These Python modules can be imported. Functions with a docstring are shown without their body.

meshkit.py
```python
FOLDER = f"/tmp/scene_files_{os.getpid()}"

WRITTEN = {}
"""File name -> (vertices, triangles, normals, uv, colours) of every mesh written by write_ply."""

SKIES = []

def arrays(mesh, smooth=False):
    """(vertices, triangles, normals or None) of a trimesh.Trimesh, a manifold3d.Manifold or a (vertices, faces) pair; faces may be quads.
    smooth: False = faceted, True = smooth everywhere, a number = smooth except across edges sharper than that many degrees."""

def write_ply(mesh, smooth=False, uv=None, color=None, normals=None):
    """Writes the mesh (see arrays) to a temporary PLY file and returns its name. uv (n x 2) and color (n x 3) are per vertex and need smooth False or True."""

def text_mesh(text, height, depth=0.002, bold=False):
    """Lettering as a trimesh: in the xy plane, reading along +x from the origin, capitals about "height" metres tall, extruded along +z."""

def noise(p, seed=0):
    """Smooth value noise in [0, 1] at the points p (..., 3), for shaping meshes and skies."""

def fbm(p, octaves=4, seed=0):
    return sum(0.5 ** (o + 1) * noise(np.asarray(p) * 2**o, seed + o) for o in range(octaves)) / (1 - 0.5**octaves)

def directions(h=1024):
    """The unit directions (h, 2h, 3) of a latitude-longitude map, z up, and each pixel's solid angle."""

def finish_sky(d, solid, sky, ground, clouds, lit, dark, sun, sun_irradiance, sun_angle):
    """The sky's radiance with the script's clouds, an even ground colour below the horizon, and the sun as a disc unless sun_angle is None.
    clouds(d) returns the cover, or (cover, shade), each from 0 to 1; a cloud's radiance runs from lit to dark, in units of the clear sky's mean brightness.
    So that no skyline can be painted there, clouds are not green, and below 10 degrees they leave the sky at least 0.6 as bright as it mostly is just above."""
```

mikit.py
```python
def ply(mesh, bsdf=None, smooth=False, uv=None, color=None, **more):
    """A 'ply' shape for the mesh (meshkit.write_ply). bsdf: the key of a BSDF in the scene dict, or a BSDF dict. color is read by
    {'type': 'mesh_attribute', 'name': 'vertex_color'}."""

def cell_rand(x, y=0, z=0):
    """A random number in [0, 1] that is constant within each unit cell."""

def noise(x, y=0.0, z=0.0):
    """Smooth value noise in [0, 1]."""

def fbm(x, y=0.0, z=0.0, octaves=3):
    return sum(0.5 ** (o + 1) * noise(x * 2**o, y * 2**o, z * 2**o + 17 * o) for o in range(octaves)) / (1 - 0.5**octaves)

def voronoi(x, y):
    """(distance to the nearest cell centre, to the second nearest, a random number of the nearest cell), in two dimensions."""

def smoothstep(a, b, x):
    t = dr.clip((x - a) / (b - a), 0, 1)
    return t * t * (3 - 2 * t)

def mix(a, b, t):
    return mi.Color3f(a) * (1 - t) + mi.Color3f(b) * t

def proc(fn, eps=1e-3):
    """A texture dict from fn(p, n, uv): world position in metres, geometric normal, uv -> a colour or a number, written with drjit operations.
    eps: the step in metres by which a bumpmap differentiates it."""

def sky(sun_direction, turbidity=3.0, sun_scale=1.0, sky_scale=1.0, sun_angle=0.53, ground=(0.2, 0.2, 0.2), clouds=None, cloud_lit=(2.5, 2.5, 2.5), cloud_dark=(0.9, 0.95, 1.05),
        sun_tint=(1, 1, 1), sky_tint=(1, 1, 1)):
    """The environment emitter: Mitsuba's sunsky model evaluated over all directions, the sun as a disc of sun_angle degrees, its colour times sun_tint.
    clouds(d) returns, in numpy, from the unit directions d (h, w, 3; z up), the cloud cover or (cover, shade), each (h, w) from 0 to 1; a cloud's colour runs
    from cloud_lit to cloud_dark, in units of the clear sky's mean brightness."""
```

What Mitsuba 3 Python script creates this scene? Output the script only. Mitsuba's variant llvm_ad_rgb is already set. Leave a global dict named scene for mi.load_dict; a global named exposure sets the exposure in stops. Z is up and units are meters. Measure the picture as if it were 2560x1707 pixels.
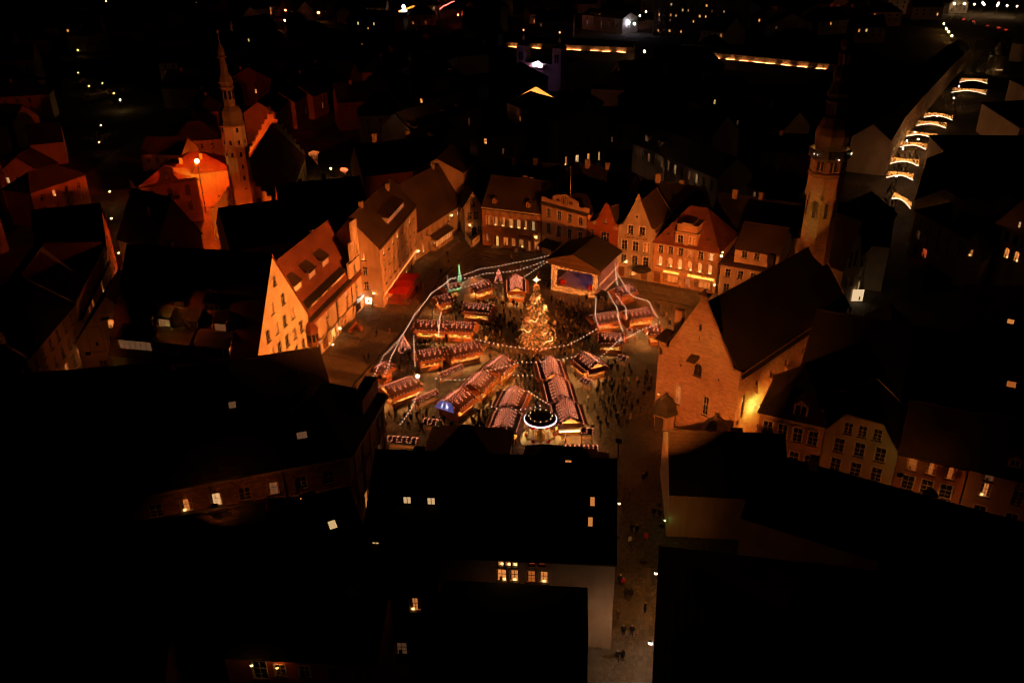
import math, random
import numpy as np, trimesh, shapely.geometry as sg, mitsuba as mi, drjit as dr
import manifold3d as m3
import mikit, meshkit
rnd = random.Random(11)
T = mi.ScalarTransform4f

# ------------------------------------------------------------------ camera, sky, exposure
CAM_H, PITCH, ROLL, FOV = 76.0, math.radians(26.45), math.radians(-0.67), 62.62
cp, sp, cr, sr = math.cos(PITCH), math.sin(PITCH), math.cos(ROLL), math.sin(ROLL)
FW = np.array([0, cp, -sp]); _R = np.array([1.0, 0, 0]); _D = np.array([0, -sp, -cp])
RT = cr * _R - sr * _D; DN = sr * _R + cr * _D
EYE = np.array([0, 0, CAM_H])
exposure = 0.0
scene, labels = {'type': 'scene'}, {}
scene['camera'] = {'type': 'perspective', 'fov': FOV, 'fov_axis': 'x', 'near_clip': 1.0, 'far_clip': 9000.0,
                   'to_world': T().look_at(origin=EYE.tolist(), target=(EYE + FW * 10).tolist(), up=(-DN).tolist())}
# a night sky: the physical sky turned far down, warm with the glow of the city
scene['sky'] = {**mikit.sky((0.3, -0.6, 0.25), turbidity=4, sun_scale=0.0, sky_scale=0.0011, sky_tint=(1.0, 0.42, 0.16), ground=(0.05, 0.05, 0.05)),
                'sampling_weight': 1.0}
SODIUM = (1.0, 0.20, 0.025); WARM = (1.0, 0.40, 0.11); STALL = (1.0, 0.39, 0.095); RED = (1.0, 0.09, 0.012)


def at(px, py, z=0.0):
    """the survey: the point at height z that the photograph (2560 x 1707) shows at px, py"""
    d = FW + (px - 1280) / 2105 * RT + (py - 853.5) / 2105 * DN
    return EYE + (z - CAM_H) / d[2] * d


def at2(px, py, z=0.0):
    return at(px, py, z)[:2]


def height_at(x, y, py):
    lo, hi = -20.0, 75.0
    for _ in range(50):
        m = (lo + hi) / 2
        v = np.array([x, y, m]) - EYE
        if v @ DN / (v @ FW) * 2105 + 853.5 > py: lo = m
        else: hi = m
    return lo


# ------------------------------------------------------------------ meshes
class MB:
    def __init__(s): s.v, s.f, s.n = [], [], 0
    def add(s, v, f):
        v = np.asarray(v, float); s.v.append(v); s.f.append(np.asarray(f, int) + s.n); s.n += len(v); return s
    def box(s, x0, x1, y0, y1, z0, z1):
        v = [(x, y, z) for x in (x0, x1) for y in (y0, y1) for z in (z0, z1)]
        return s.add(v, BOXF)
    def quad(s, a, b, c, d): return s.add([a, b, c, d], [(0, 1, 2), (0, 2, 3)])
    def tri(s, a, b, c): return s.add([a, b, c], [(0, 1, 2)])
    def slab(s, pts, t):
        """a flat polygon with vertical thickness t below it"""
        p = np.asarray(pts, float); k = len(p); q = p - np.array([0, 0, t])
        fan = [(0, i, i + 1) for i in range(1, k - 1)]
        f = fan + [(k + a, k + c, k + b) for a, b, c in fan]
        for i in range(k):
            j = (i + 1) % k; f += [(i, k + i, k + j), (i, k + j, j)]
        return s.add(np.vstack([p, q]), f)
    def prism(s, poly, y0, y1, axis='y'):
        """polygon in (x, z) extruded along y (or in (x, y) along z)"""
        v2, f = trimesh.creation.triangulate_polygon(sg.Polygon(poly), engine='earcut')
        k = len(v2)
        if axis == 'y':
            a = np.column_stack([v2[:, 0], np.full(k, y0), v2[:, 1]]); b = np.column_stack([v2[:, 0], np.full(k, y1), v2[:, 1]])
        else:
            a = np.column_stack([v2, np.full(k, y0)]); b = np.column_stack([v2, np.full(k, y1)])
        s.add(a, f); s.add(b, np.asarray(f)[:, ::-1])
        m = len(poly)
        for i in range(m):
            p, q = poly[i], poly[(i + 1) % m]
            if axis == 'y': s.quad((p[0], y0, p[1]), (q[0], y0, q[1]), (q[0], y1, q[1]), (p[0], y1, p[1]))
            else: s.quad((p[0], p[1], y0), (q[0], q[1], y0), (q[0], q[1], y1), (p[0], p[1], y1))
        return s
    def tube(s, p0, p1, r0, r1=None, n=6, cap=True):
        p0, p1 = np.asarray(p0, float), np.asarray(p1, float); r1 = r0 if r1 is None else r1
        d = p1 - p0; d = d / (np.linalg.norm(d) + 1e-12)
        a = np.cross(d, (0, 0, 1) if abs(d[2]) < 0.9 else (1, 0, 0)); a /= np.linalg.norm(a); b = np.cross(d, a)
        t = np.arange(n) * 2 * math.pi / n
        c = np.cos(t)[:, None] * a + np.sin(t)[:, None] * b
        v = np.vstack([p0 + c * r0, p1 + c * r1]); f = []
        for i in range(n):
            j = (i + 1) % n; f += [(i, j, n + j), (i, n + j, n + i)]
        if cap:
            for i in range(1, n - 1): f += [(0, i + 1, i), (n, n + i, n + i + 1)]
        return s.add(v, f)
    def lathe(s, prof, n=8, c=(0, 0), rot=0.0):
        """profile [(r, z)...] turned about the vertical through c"""
        t = np.arange(n) * 2 * math.pi / n + rot; v = []
        for r, z in prof: v.append(np.column_stack([c[0] + r * np.cos(t), c[1] + r * np.sin(t), np.full(n, z)]))
        f = []
        for k in range(len(prof) - 1):
            for i in range(n):
                j = (i + 1) % n; a, b = k * n, (k + 1) * n
                f += [(a + i, a + j, b + j), (a + i, b + j, b + i)]
        return s.add(np.vstack(v), f)
    def ball(s, c, r, sub=0, sq=(1, 1, 1)):
        v, f = OCT if sub == 0 else ICO
        return s.add(v * r * np.array(sq) + np.asarray(c, float), f)
    def done(s): return (np.vstack(s.v), np.vstack(s.f))


BOXF = [(0, 1, 3), (0, 3, 2), (4, 6, 7), (4, 7, 5), (0, 4, 5), (0, 5, 1), (2, 3, 7), (2, 7, 6), (0, 2, 6), (0, 6, 4), (1, 5, 7), (1, 7, 3)]
OCT = (np.array([(1, 0, 0), (-1, 0, 0), (0, 1, 0), (0, -1, 0), (0, 0, 1), (0, 0, -1.0)]),
       np.array([(0, 2, 4), (2, 1, 4), (1, 3, 4), (3, 0, 4), (2, 0, 5), (1, 2, 5), (3, 1, 5), (0, 3, 5)]))
_i = trimesh.creation.icosphere(1); ICO = (np.array(_i.vertices), np.array(_i.faces))


def bulbs(pts, r):
    """many small lamp bulbs as one mesh"""
    p = np.asarray(pts, float); k = len(p)
    rr = np.broadcast_to(np.asarray(r, float), (k,))
    v = (OCT[0][None] * rr[:, None, None] + p[:, None]).reshape(-1, 3)
    f = (OCT[1][None] + (np.arange(k) * 6)[:, None, None]).reshape(-1, 3)
    return v, f


def along(pts, step):
    """points every step metres along a polyline"""
    p = np.asarray(pts, float); seg = np.linalg.norm(np.diff(p, axis=0), axis=1); s = np.concatenate([[0], np.cumsum(seg)])
    t = np.arange(0, s[-1], step)
    return np.column_stack([np.interp(t, s, p[:, k]) for k in range(3)])


# ------------------------------------------------------------------ scene entries
used = {}


def fresh(key):
    if key not in used: used[key] = 0; return key
    used[key] += 1; return f'{key}_{used[key]:03d}'


def thing(name, label, cat, group=None, kind=None):
    k = fresh(name); labels[k] = {'label': label}
    if cat: labels[k]['category'] = cat
    if group: labels[k]['group'] = group
    if kind: labels[k]['kind'] = kind
    return k


def M4(o, u=(1, 0, 0), v=(0, 1, 0), w=(0, 0, 1)):
    m = np.eye(4); m[:3, 0], m[:3, 1], m[:3, 2], m[:3, 3] = u, v, w, o; return m


PLY = {}


def put(parent, part, mesh, mat, mtx=None, smooth=False, emit=None, sw=0.0, uv=None, color=None, kind=None, cache=None):
    """one shape entry: parent__part, or parent itself when part is None"""
    k = fresh(f'{parent}__{part}') if part else parent
    if cache is not None and cache in PLY: e = dict(PLY[cache])
    else:
        if isinstance(mesh, MB): mesh = mesh.done()
        if uv is not None and smooth is not True: smooth = False
        n = len(mesh[0]) if isinstance(mesh, tuple) else len(mesh.vertices)
        e = mikit.ply(mesh, None, smooth=smooth, uv=None if uv is None else np.tile(np.asarray(uv, float), (n, 1)), color=color)
        if cache is not None: PLY[cache] = dict(e)
    e['bsdf'] = {'type': 'ref', 'id': 'bulb' if emit is not None and mat == 'black' else mat}
    if mtx is not None: e['to_world'] = T(np.asarray(mtx, float))
    if emit is not None:
        e['emitter'] = {'type': 'area', 'radiance': {'type': 'rgb', 'value': [float(x) for x in emit]}, 'sampling_weight': float(sw)}
    scene[k] = e
    if kind: labels[k] = {**labels.get(k, {}), 'kind': kind}
    return k


def C(col, k): return tuple(c * k for c in col)


def glow_ball(key, c, r, rad, sw=1.0):
    """a lamp's shining globe"""
    scene[key] = {'type': 'sphere', 'center': [float(x) for x in c], 'radius': float(r), 'bsdf': {'type': 'ref', 'id': 'bulb'},
                  'emitter': {'type': 'area', 'radiance': {'type': 'rgb', 'value': [float(x) for x in rad]}, 'sampling_weight': float(sw)}}


# ------------------------------------------------------------------ materials
def bsdf(name, **d): scene[name] = d


def plain(name, rgb, rough=0.8, two=True, **k):
    b = {'type': 'principled', 'base_color': {'type': 'rgb', 'value': list(rgb)}, 'roughness': rough, 'specular': 0.3, **k}
    scene[name] = {'type': 'twosided', 'nested': b} if two else b


def procmat(name, fn, rough=0.85, bump=None, spec=0.3, scale=0.02):
    b = {'type': 'principled', 'base_color': mikit.proc(fn), 'roughness': rough, 'specular': spec}
    if bump is not None: b = {'type': 'bumpmap', 'arbitrary': mikit.proc(bump, eps=0.02), 'scale': scale, 'bsdf': b}
    scene[name] = {'type': 'twosided', 'nested': b}


def _plaster(p, n, uv):
    """uv holds the paint: red and green reflectance, blue follows"""
    f = mikit.fbm(p.x * 0.45, p.y * 0.45, p.z * 0.28, 4)
    s = mikit.noise(p.x * 2.2 + p.y * 1.7, p.z * 0.22, 3.0)
    k = 0.74 + 0.36 * f - 0.12 * mikit.smoothstep(0.62, 0.9, s)
    base = mi.Color3f(uv.x, uv.y, uv.y * uv.y / dr.maximum(uv.x, 0.05))
    return base * k


def _roof(p, n, uv):
    z = p.z / 0.32
    course = z - dr.floor(z)
    t = mikit.cell_rand(dr.floor((p.x + p.y * 0.7) / 0.25), dr.floor(z), dr.floor((p.y - p.x * 0.7) / 0.25))
    k = (0.62 + 0.38 * mikit.smoothstep(0.0, 0.35, course)) * (0.75 + 0.4 * t) * (0.7 + 0.6 * mikit.noise(p.x * 0.3, p.y * 0.3, p.z * 0.3))
    return mi.Color3f(uv.x, uv.y, uv.y * 0.8) * k


HA = (0.7009, 0.7133)       # the town hall's long axis


def _rubble(p, n, uv):
    """rough limestone in thin courses"""
    u = p.x * HA[0] + p.y * HA[1] + (p.x * HA[1] - p.y * HA[0]) * 0.83
    row = dr.floor(p.z / 0.24 + 0.5 * mikit.noise(u * 0.35, p.z * 0.5))
    c = u / (0.42 + 0.35 * mikit.cell_rand(row, 3.0)) + mikit.cell_rand(row, 7.0) * 5
    st = mikit.cell_rand(dr.floor(c), row, 5.0)
    fz = p.z / 0.24 + 0.5 * mikit.noise(u * 0.35, p.z * 0.5) - row
    fx = c - dr.floor(c)
    joint = mikit.smoothstep(0.0, 0.16, fz) * mikit.smoothstep(0.0, 0.09, fx)
    k = (0.72 + 0.34 * st) * (0.74 + 0.26 * joint) * (0.72 + 0.5 * mikit.fbm(u * 0.25, p.z * 0.25, 2.0))
    return mi.Color3f(uv.x, uv.y, uv.y * 0.8) * k


def _cobble(p, n, uv):
    x = p.x * 0.81 + p.y * 0.58; y = p.y * 0.81 - p.x * 0.58
    d1, d2, w = mikit.voronoi(x * 3.2, y * 4.4)
    joint = mikit.smoothstep(0.02, 0.22, d2 - d1)
    big = mikit.fbm(p.x * 0.11, p.y * 0.11, 1.0, 4)
    sl = mikit.cell_rand(dr.floor(x / 4.6), dr.floor(y / 4.6), 9.0)
    g = 0.17 * (0.4 + 0.6 * joint) * (0.62 + 0.5 * w) * (0.45 + 0.95 * big) * (0.8 + 0.35 * sl)
    return mi.Color3f(g * 1.08, g, g * 0.88)


def _slab(p, n, uv):
    x = (p.x * 0.98 - p.y * 0.18) / 0.55; y = (p.y * 0.98 + p.x * 0.18) / 0.8
    fx, fy = x - dr.floor(x), y - dr.floor(y)
    j = mikit.smoothstep(0.0, 0.06, fx) * mikit.smoothstep(0.0, 0.05, fy)
    g = 0.16 * (0.45 + 0.55 * j) * (0.75 + 0.45 * mikit.cell_rand(dr.floor(x), dr.floor(y), 4.0)) * (0.55 + 0.8 * mikit.fbm(p.x * 0.3, p.y * 0.3, 5.0))
    return mi.Color3f(g * 1.05, g, g * 0.92)


def _wood(p, n, uv):
    b = dr.floor(p.z / 0.16)
    g = mikit.noise((p.x + p.y) * 0.6, p.z * 14.0, b) * 0.5 + mikit.cell_rand(b, 2.0) * 0.5
    return mi.Color3f(uv.x, uv.y, uv.y * 0.55) * (0.6 + 0.7 * g)


def _brick(p, n, uv):
    u = p.x * 0.97 + p.y * 0.6
    row = dr.floor(p.z / 0.3); c = u / 0.55 + 0.5 * (row - 2 * dr.floor(row / 2))
    st = mikit.cell_rand(dr.floor(c), row, 5.0)
    fz, fx = p.z / 0.3 - row, c - dr.floor(c)
    j = mikit.smoothstep(0.0, 0.2, fz) * mikit.smoothstep(0.0, 0.1, fx)
    return mi.Color3f(uv.x, uv.y, uv.y * 0.75) * ((0.6 + 0.5 * st) * (0.55 + 0.45 * j))


def _grass(p, n, uv):
    g = mikit.fbm(p.x * 0.02, p.y * 0.02, 0.0, 4)
    return mi.Color3f(0.05, 0.05, 0.04) * (0.5 + g)


procmat('plaster', _plaster, 0.9)
procmat('tiles', _roof, 0.85)
procmat('rubble', _rubble, 0.95)
procmat('cobbles', _cobble, 0.72, spec=0.35)
procmat('slabs', _slab, 0.75)
procmat('timber', _wood, 0.8)
procmat('brickwork', _brick, 0.9)
procmat('earth', _grass, 0.95)
plain('black', (0.02, 0.02, 0.02))
scene['bulb'] = {'type': 'twosided', 'nested': {'type': 'diffuse', 'reflectance': {'type': 'rgb', 'value': [0.6, 0.5, 0.4]}}}      # frosted glass of lamps and bulbs
plain('iron', (0.025, 0.024, 0.023), 0.5)
plain('white_paint', (0.72, 0.70, 0.66), 0.6)
plain('dark_paint', (0.06, 0.05, 0.045), 0.6)
plain('brown_paint', (0.16, 0.09, 0.05), 0.7)
plain('glass', (0.012, 0.013, 0.015), 0.08, specular=0.6)
plain('curtain', (0.30, 0.20, 0.13), 0.95)
plain('stone_trim', (0.42, 0.38, 0.33), 0.9)
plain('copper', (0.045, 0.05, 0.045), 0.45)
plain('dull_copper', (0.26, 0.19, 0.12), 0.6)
plain('canvas_white', (0.62, 0.60, 0.56), 0.9)
plain('canvas_dark', (0.035, 0.037, 0.035), 0.85)
plain('canvas_red', (0.55, 0.03, 0.02), 0.85)
plain('blue_panel', (0.05, 0.07, 0.22), 0.5)
plain('stall_roof', (0.022, 0.010, 0.007), 0.9)
plain('stall_flap', (0.26, 0.115, 0.05), 0.8)
plain('needles', (0.03, 0.05, 0.025), 0.9)
plain('bark', (0.05, 0.035, 0.025), 0.95)
plain('leaf', (0.045, 0.05, 0.03), 0.9)
plain('sign_white', (0.75, 0.72, 0.66), 0.5)
plain('sign_dark', (0.03, 0.02, 0.018), 0.6)
plain('rubber', (0.02, 0.02, 0.02), 0.8)
plain('gilt', (0.6, 0.4, 0.12), 0.4)
plain('road', (0.07, 0.066, 0.06), 0.85)
scene['vcol'] = {'type': 'twosided', 'nested': {'type': 'diffuse', 'reflectance': {'type': 'mesh_attribute', 'name': 'vertex_color'}}}

# ------------------------------------------------------------------ windows
SIDES = {'F': lambda L, D: ((0, 0, 0), (1, 0, 0), (0, -1, 0)), 'R': lambda L, D: ((L, 0, 0), (0, 1, 0), (1, 0, 0)),
         'B': lambda L, D: ((L, D, 0), (-1, 0, 0), (0, 1, 0)), 'L': lambda L, D: ((0, D, 0), (0, -1, 0), (-1, 0, 0))}
LIT = {'o': (1.0, 0.33, 0.075), 'w': (1.0, 0.62, 0.27), 'c': (1.0, 0.25, 0.045), 'r': (1.0, 0.12, 0.03), 'y': (1.0, 0.55, 0.12), 'd': (1.0, 0.45, 0.2), 'p': (0.45, 0.25, 1.0), 's': (1.0, 0.42, 0.12)}
LEV = {'o': 0.55, 'w': 0.6, 'c': 0.34, 'r': 0.35, 'y': 1.3, 'd': 0.10, 'p': 0.6, 's': 0.6}
wseed = random.Random(5)


def win_hole(w):
    x, z, ww, h = w['x'], w['z'], w['w'], w['h']
    if w['style'] in ('arch', 'arch_dark'):
        r = ww / 2; t = [math.pi * k / 8 for k in range(9)]
        return [(x - r, z), (x + r, z)] + [(x + r * math.cos(a), z + h - r + r * math.sin(a)) for a in t[0:]]
    return [(x - ww / 2, z), (x + ww / 2, z), (x + ww / 2, z + h), (x - ww / 2, z + h)]


def window_parts(w, h, style, lit, var):
    """meshes of a window in its own frame: x across, y inwards, z up from the sill's middle"""
    out = []; a = w / 2; arch = style.startswith('arch')
    ztop = h - (w / 2 if arch else 0)
    fr = MB(); t = 0.07 if h > 1.0 else 0.05
    if style not in ('plain', 'slit'):
        y0, y1 = 0.10, 0.17
        fr.box(-a, -a + t, y0, y1, 0, ztop); fr.box(a - t, a, y0, y1, 0, ztop); fr.box(-a + t, a - t, y0, y1, 0, t)
        if not arch: fr.box(-a + t, a - t, y0, y1, h - t, h)
        zm = h * (0.58 if not arch else 0.5)
        nv = {'triple': 3, 'wide': 4, 'shop': 3}.get(style, 1)
        xs = [-a + w * k / (nv + 1) for k in range(1, nv + 1)] if nv > 1 else [0]
        if style == 'triple': xs = [-w / 6, w / 6]
        for x in xs: fr.box(x - 0.035, x + 0.035, y0 - 0.005, y1 - 0.005, t, h - t)
        if style != 'shop': fr.box(-a + t, a - t, y0 + 0.003, y1 - 0.003, zm - 0.035, zm + 0.035)
        if style in ('std', 'trim'):
            for sx in (-1, 1): fr.box(min(0, sx * (a - t)), max(0, sx * (a - t)), y0 + 0.01, y1 - 0.02, zm * 0.5 - 0.018, zm * 0.5 + 0.018)
        if style == 'trim':       # a painted surround that stands proud of the wall
            fr.box(-a - 0.14, -a, -0.04, 0.1, -0.05, h + 0.14); fr.box(a, a + 0.14, -0.04, 0.1, -0.05, h + 0.14); fr.box(-a, a, -0.04, 0.1, h, h + 0.14)
        out.append(('frame', fr, 'dark_paint' if style in ('shop', 'arch_dark') else 'white_paint', None))
    if style not in ('plain', 'slit', 'shop'):
        sl = MB().box(-a - 0.12, a + 0.12, -0.16, 0.1, -0.09, 0.0)
        out.append(('sill', sl, 'dark_paint', None))
    if style == 'hood' or style == 'hooded':
        pass
    yp = 0.19
    if arch:
        hole = win_hole(dict(x=0, z=0, w=w, h=h, style='arch'))
        v2, f = trimesh.creation.triangulate_polygon(sg.Polygon(hole), engine='earcut')
        pm = MB().add(np.column_stack([v2[:, 0], np.full(len(v2), yp), v2[:, 1]]), np.asarray(f))
        pm.add(np.column_stack([v2[:, 0], np.full(len(v2), yp + .01), v2[:, 1]]), np.asarray(f)[:, ::-1])
    else: pm = MB().box(-a, a, yp, yp + 0.012, 0, h)
    if lit == '.':
        out.append(('pane', pm, 'glass', None))
    else:
        lev = LEV[lit] * (0.55, 0.8, 1.0, 1.35)[var % 4]
        out.append(('pane', pm, 'black', C(LIT[lit], lev)))
        if style not in ('slit', 'plain') and w > 0.7:
            cw = (0.16, 0.30, 0.22, 0.1)[var % 4] * w
            cu = MB().box(-a, -a + cw, 0.172, 0.184, 0.1, h * 0.98); cu.box(a - cw * (0.6 + 0.4 * (var % 2)), a, 0.172, 0.184, 0.1, h * 0.98)
            if var % 3 == 0: cu.box(-a * 0.5, a * 0.1, 0.172, 0.184, 0.05, h * 0.34)
            out.append(('curtain', cu, 'curtain', None))
        if lit in 'os' and style != 'slit':      # candle arch or garland standing in the window
            cx = (0.22, -0.2, 0.05, 0.25)[var % 4] * w
            cd = MB().box(cx - 0.16, cx + 0.16, 0.06, 0.09, 0.12, 0.42)
            out.append(('candle_arch', cd, 'black', C((1.0, 0.62, 0.22), 2.2)))
    return out


def set_window(B, side, L, D, w, mtx):
    o, u, n = (np.array(q, float) for q in SIDES[side](L, D))
    p = o + u * w['x'] + np.array([0, 0, w['z']])
    m = mtx @ M4(p, u, -n)
    lit = w['lit']; var = wseed.randrange(4) if lit != '.' else 0
    k = fresh(B + ('__door' if w['style'] == 'door' else '__window'))
    sig = (round(w['w'], 2), round(w['h'], 2), w['style'], lit, var)
    if w['style'] == 'door':
        d = MB().box(-w['w'] / 2, -0.01, 0.1, 0.16, 0, w['h']).box(0.01, w['w'] / 2, 0.1, 0.16, 0, w['h'])
        for sx in (-1, 1):
            for zz in (0.2, 1.2): d.box(sx * w['w'] / 4 - w['w'] * 0.15, sx * w['w'] / 4 + w['w'] * 0.15, 0.07, 0.1, zz, min(zz + 0.8, w['h'] - 0.1))
        put(k, None, d, 'brown_paint', m, cache=('door', sig)); return
    for part, mesh, mat, em in window_parts(w['w'], w['h'], w['style'], lit, var):
        put(k, part, mesh, mat, m, emit=em, sw=0.0, cache=('win', part) + sig)


def row(side, z, h, n, w, lit='', m=1.2, style='std', x0=None, x1=None, xs=None):
    return dict(side=side, z=z, h=h, n=n, w=w, lit=lit, m=m, style=style, x0=x0, x1=x1, xs=xs)


def expand(rows, L, D):
    out = []
    for r in rows:
        W = L if r['side'] in 'FB' else D
        a = r['m'] if r['x0'] is None else r['x0']; b = W - r['m'] if r['x1'] is None else r['x1']
        xs = r['xs'] or [a + (b - a) * (k + 0.5) / r['n'] for k in range(r['n'])]
        for k, x in enumerate(xs):
            out.append(dict(side=r['side'], x=x, z=r['z'], w=r['w'], h=r['h'], style=r['style'], lit=(r['lit'] + '.' * 99)[k]))
    return out


def wall_faces(mb, outline, holes, basis, reveal=0.2):
    o, u, n = (np.array(q, float) for q in basis)
    P = sg.Polygon(outline, [h for h in holes])
    v2, f = trimesh.creation.triangulate_polygon(P, engine='earcut')
    z = np.array([0, 0, 1.0])
    mb.add(o + v2[:, :1] * u + v2[:, 1:2] * z, f)
    for h in holes:
        for i in range(len(h)):
            p, q = h[i], h[(i + 1) % len(h)]
            a = o + p[0] * u + p[1] * z; b = o + q[0] * u + q[1] * z
            if np.linalg.norm(a - b) > 1e-6: mb.quad(a, b, b - n * reveal, a - n * reveal)


PAINT = dict(white=(.66, .60), cream=(.62, .50), yellow=(.60, .40), pink=(.52, .27), red=(.38, .10), grey=(.36, .33), greengrey=(.40, .36),
             ochre=(.50, .33), brown=(.28, .17), dark=(.16, .12), rust=(.40, .17), tan=(.50, .40))
TILE = dict(red=(.20, .075), dark=(.07, .05), black=(.035, .03), grey=(.10, .09))


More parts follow.
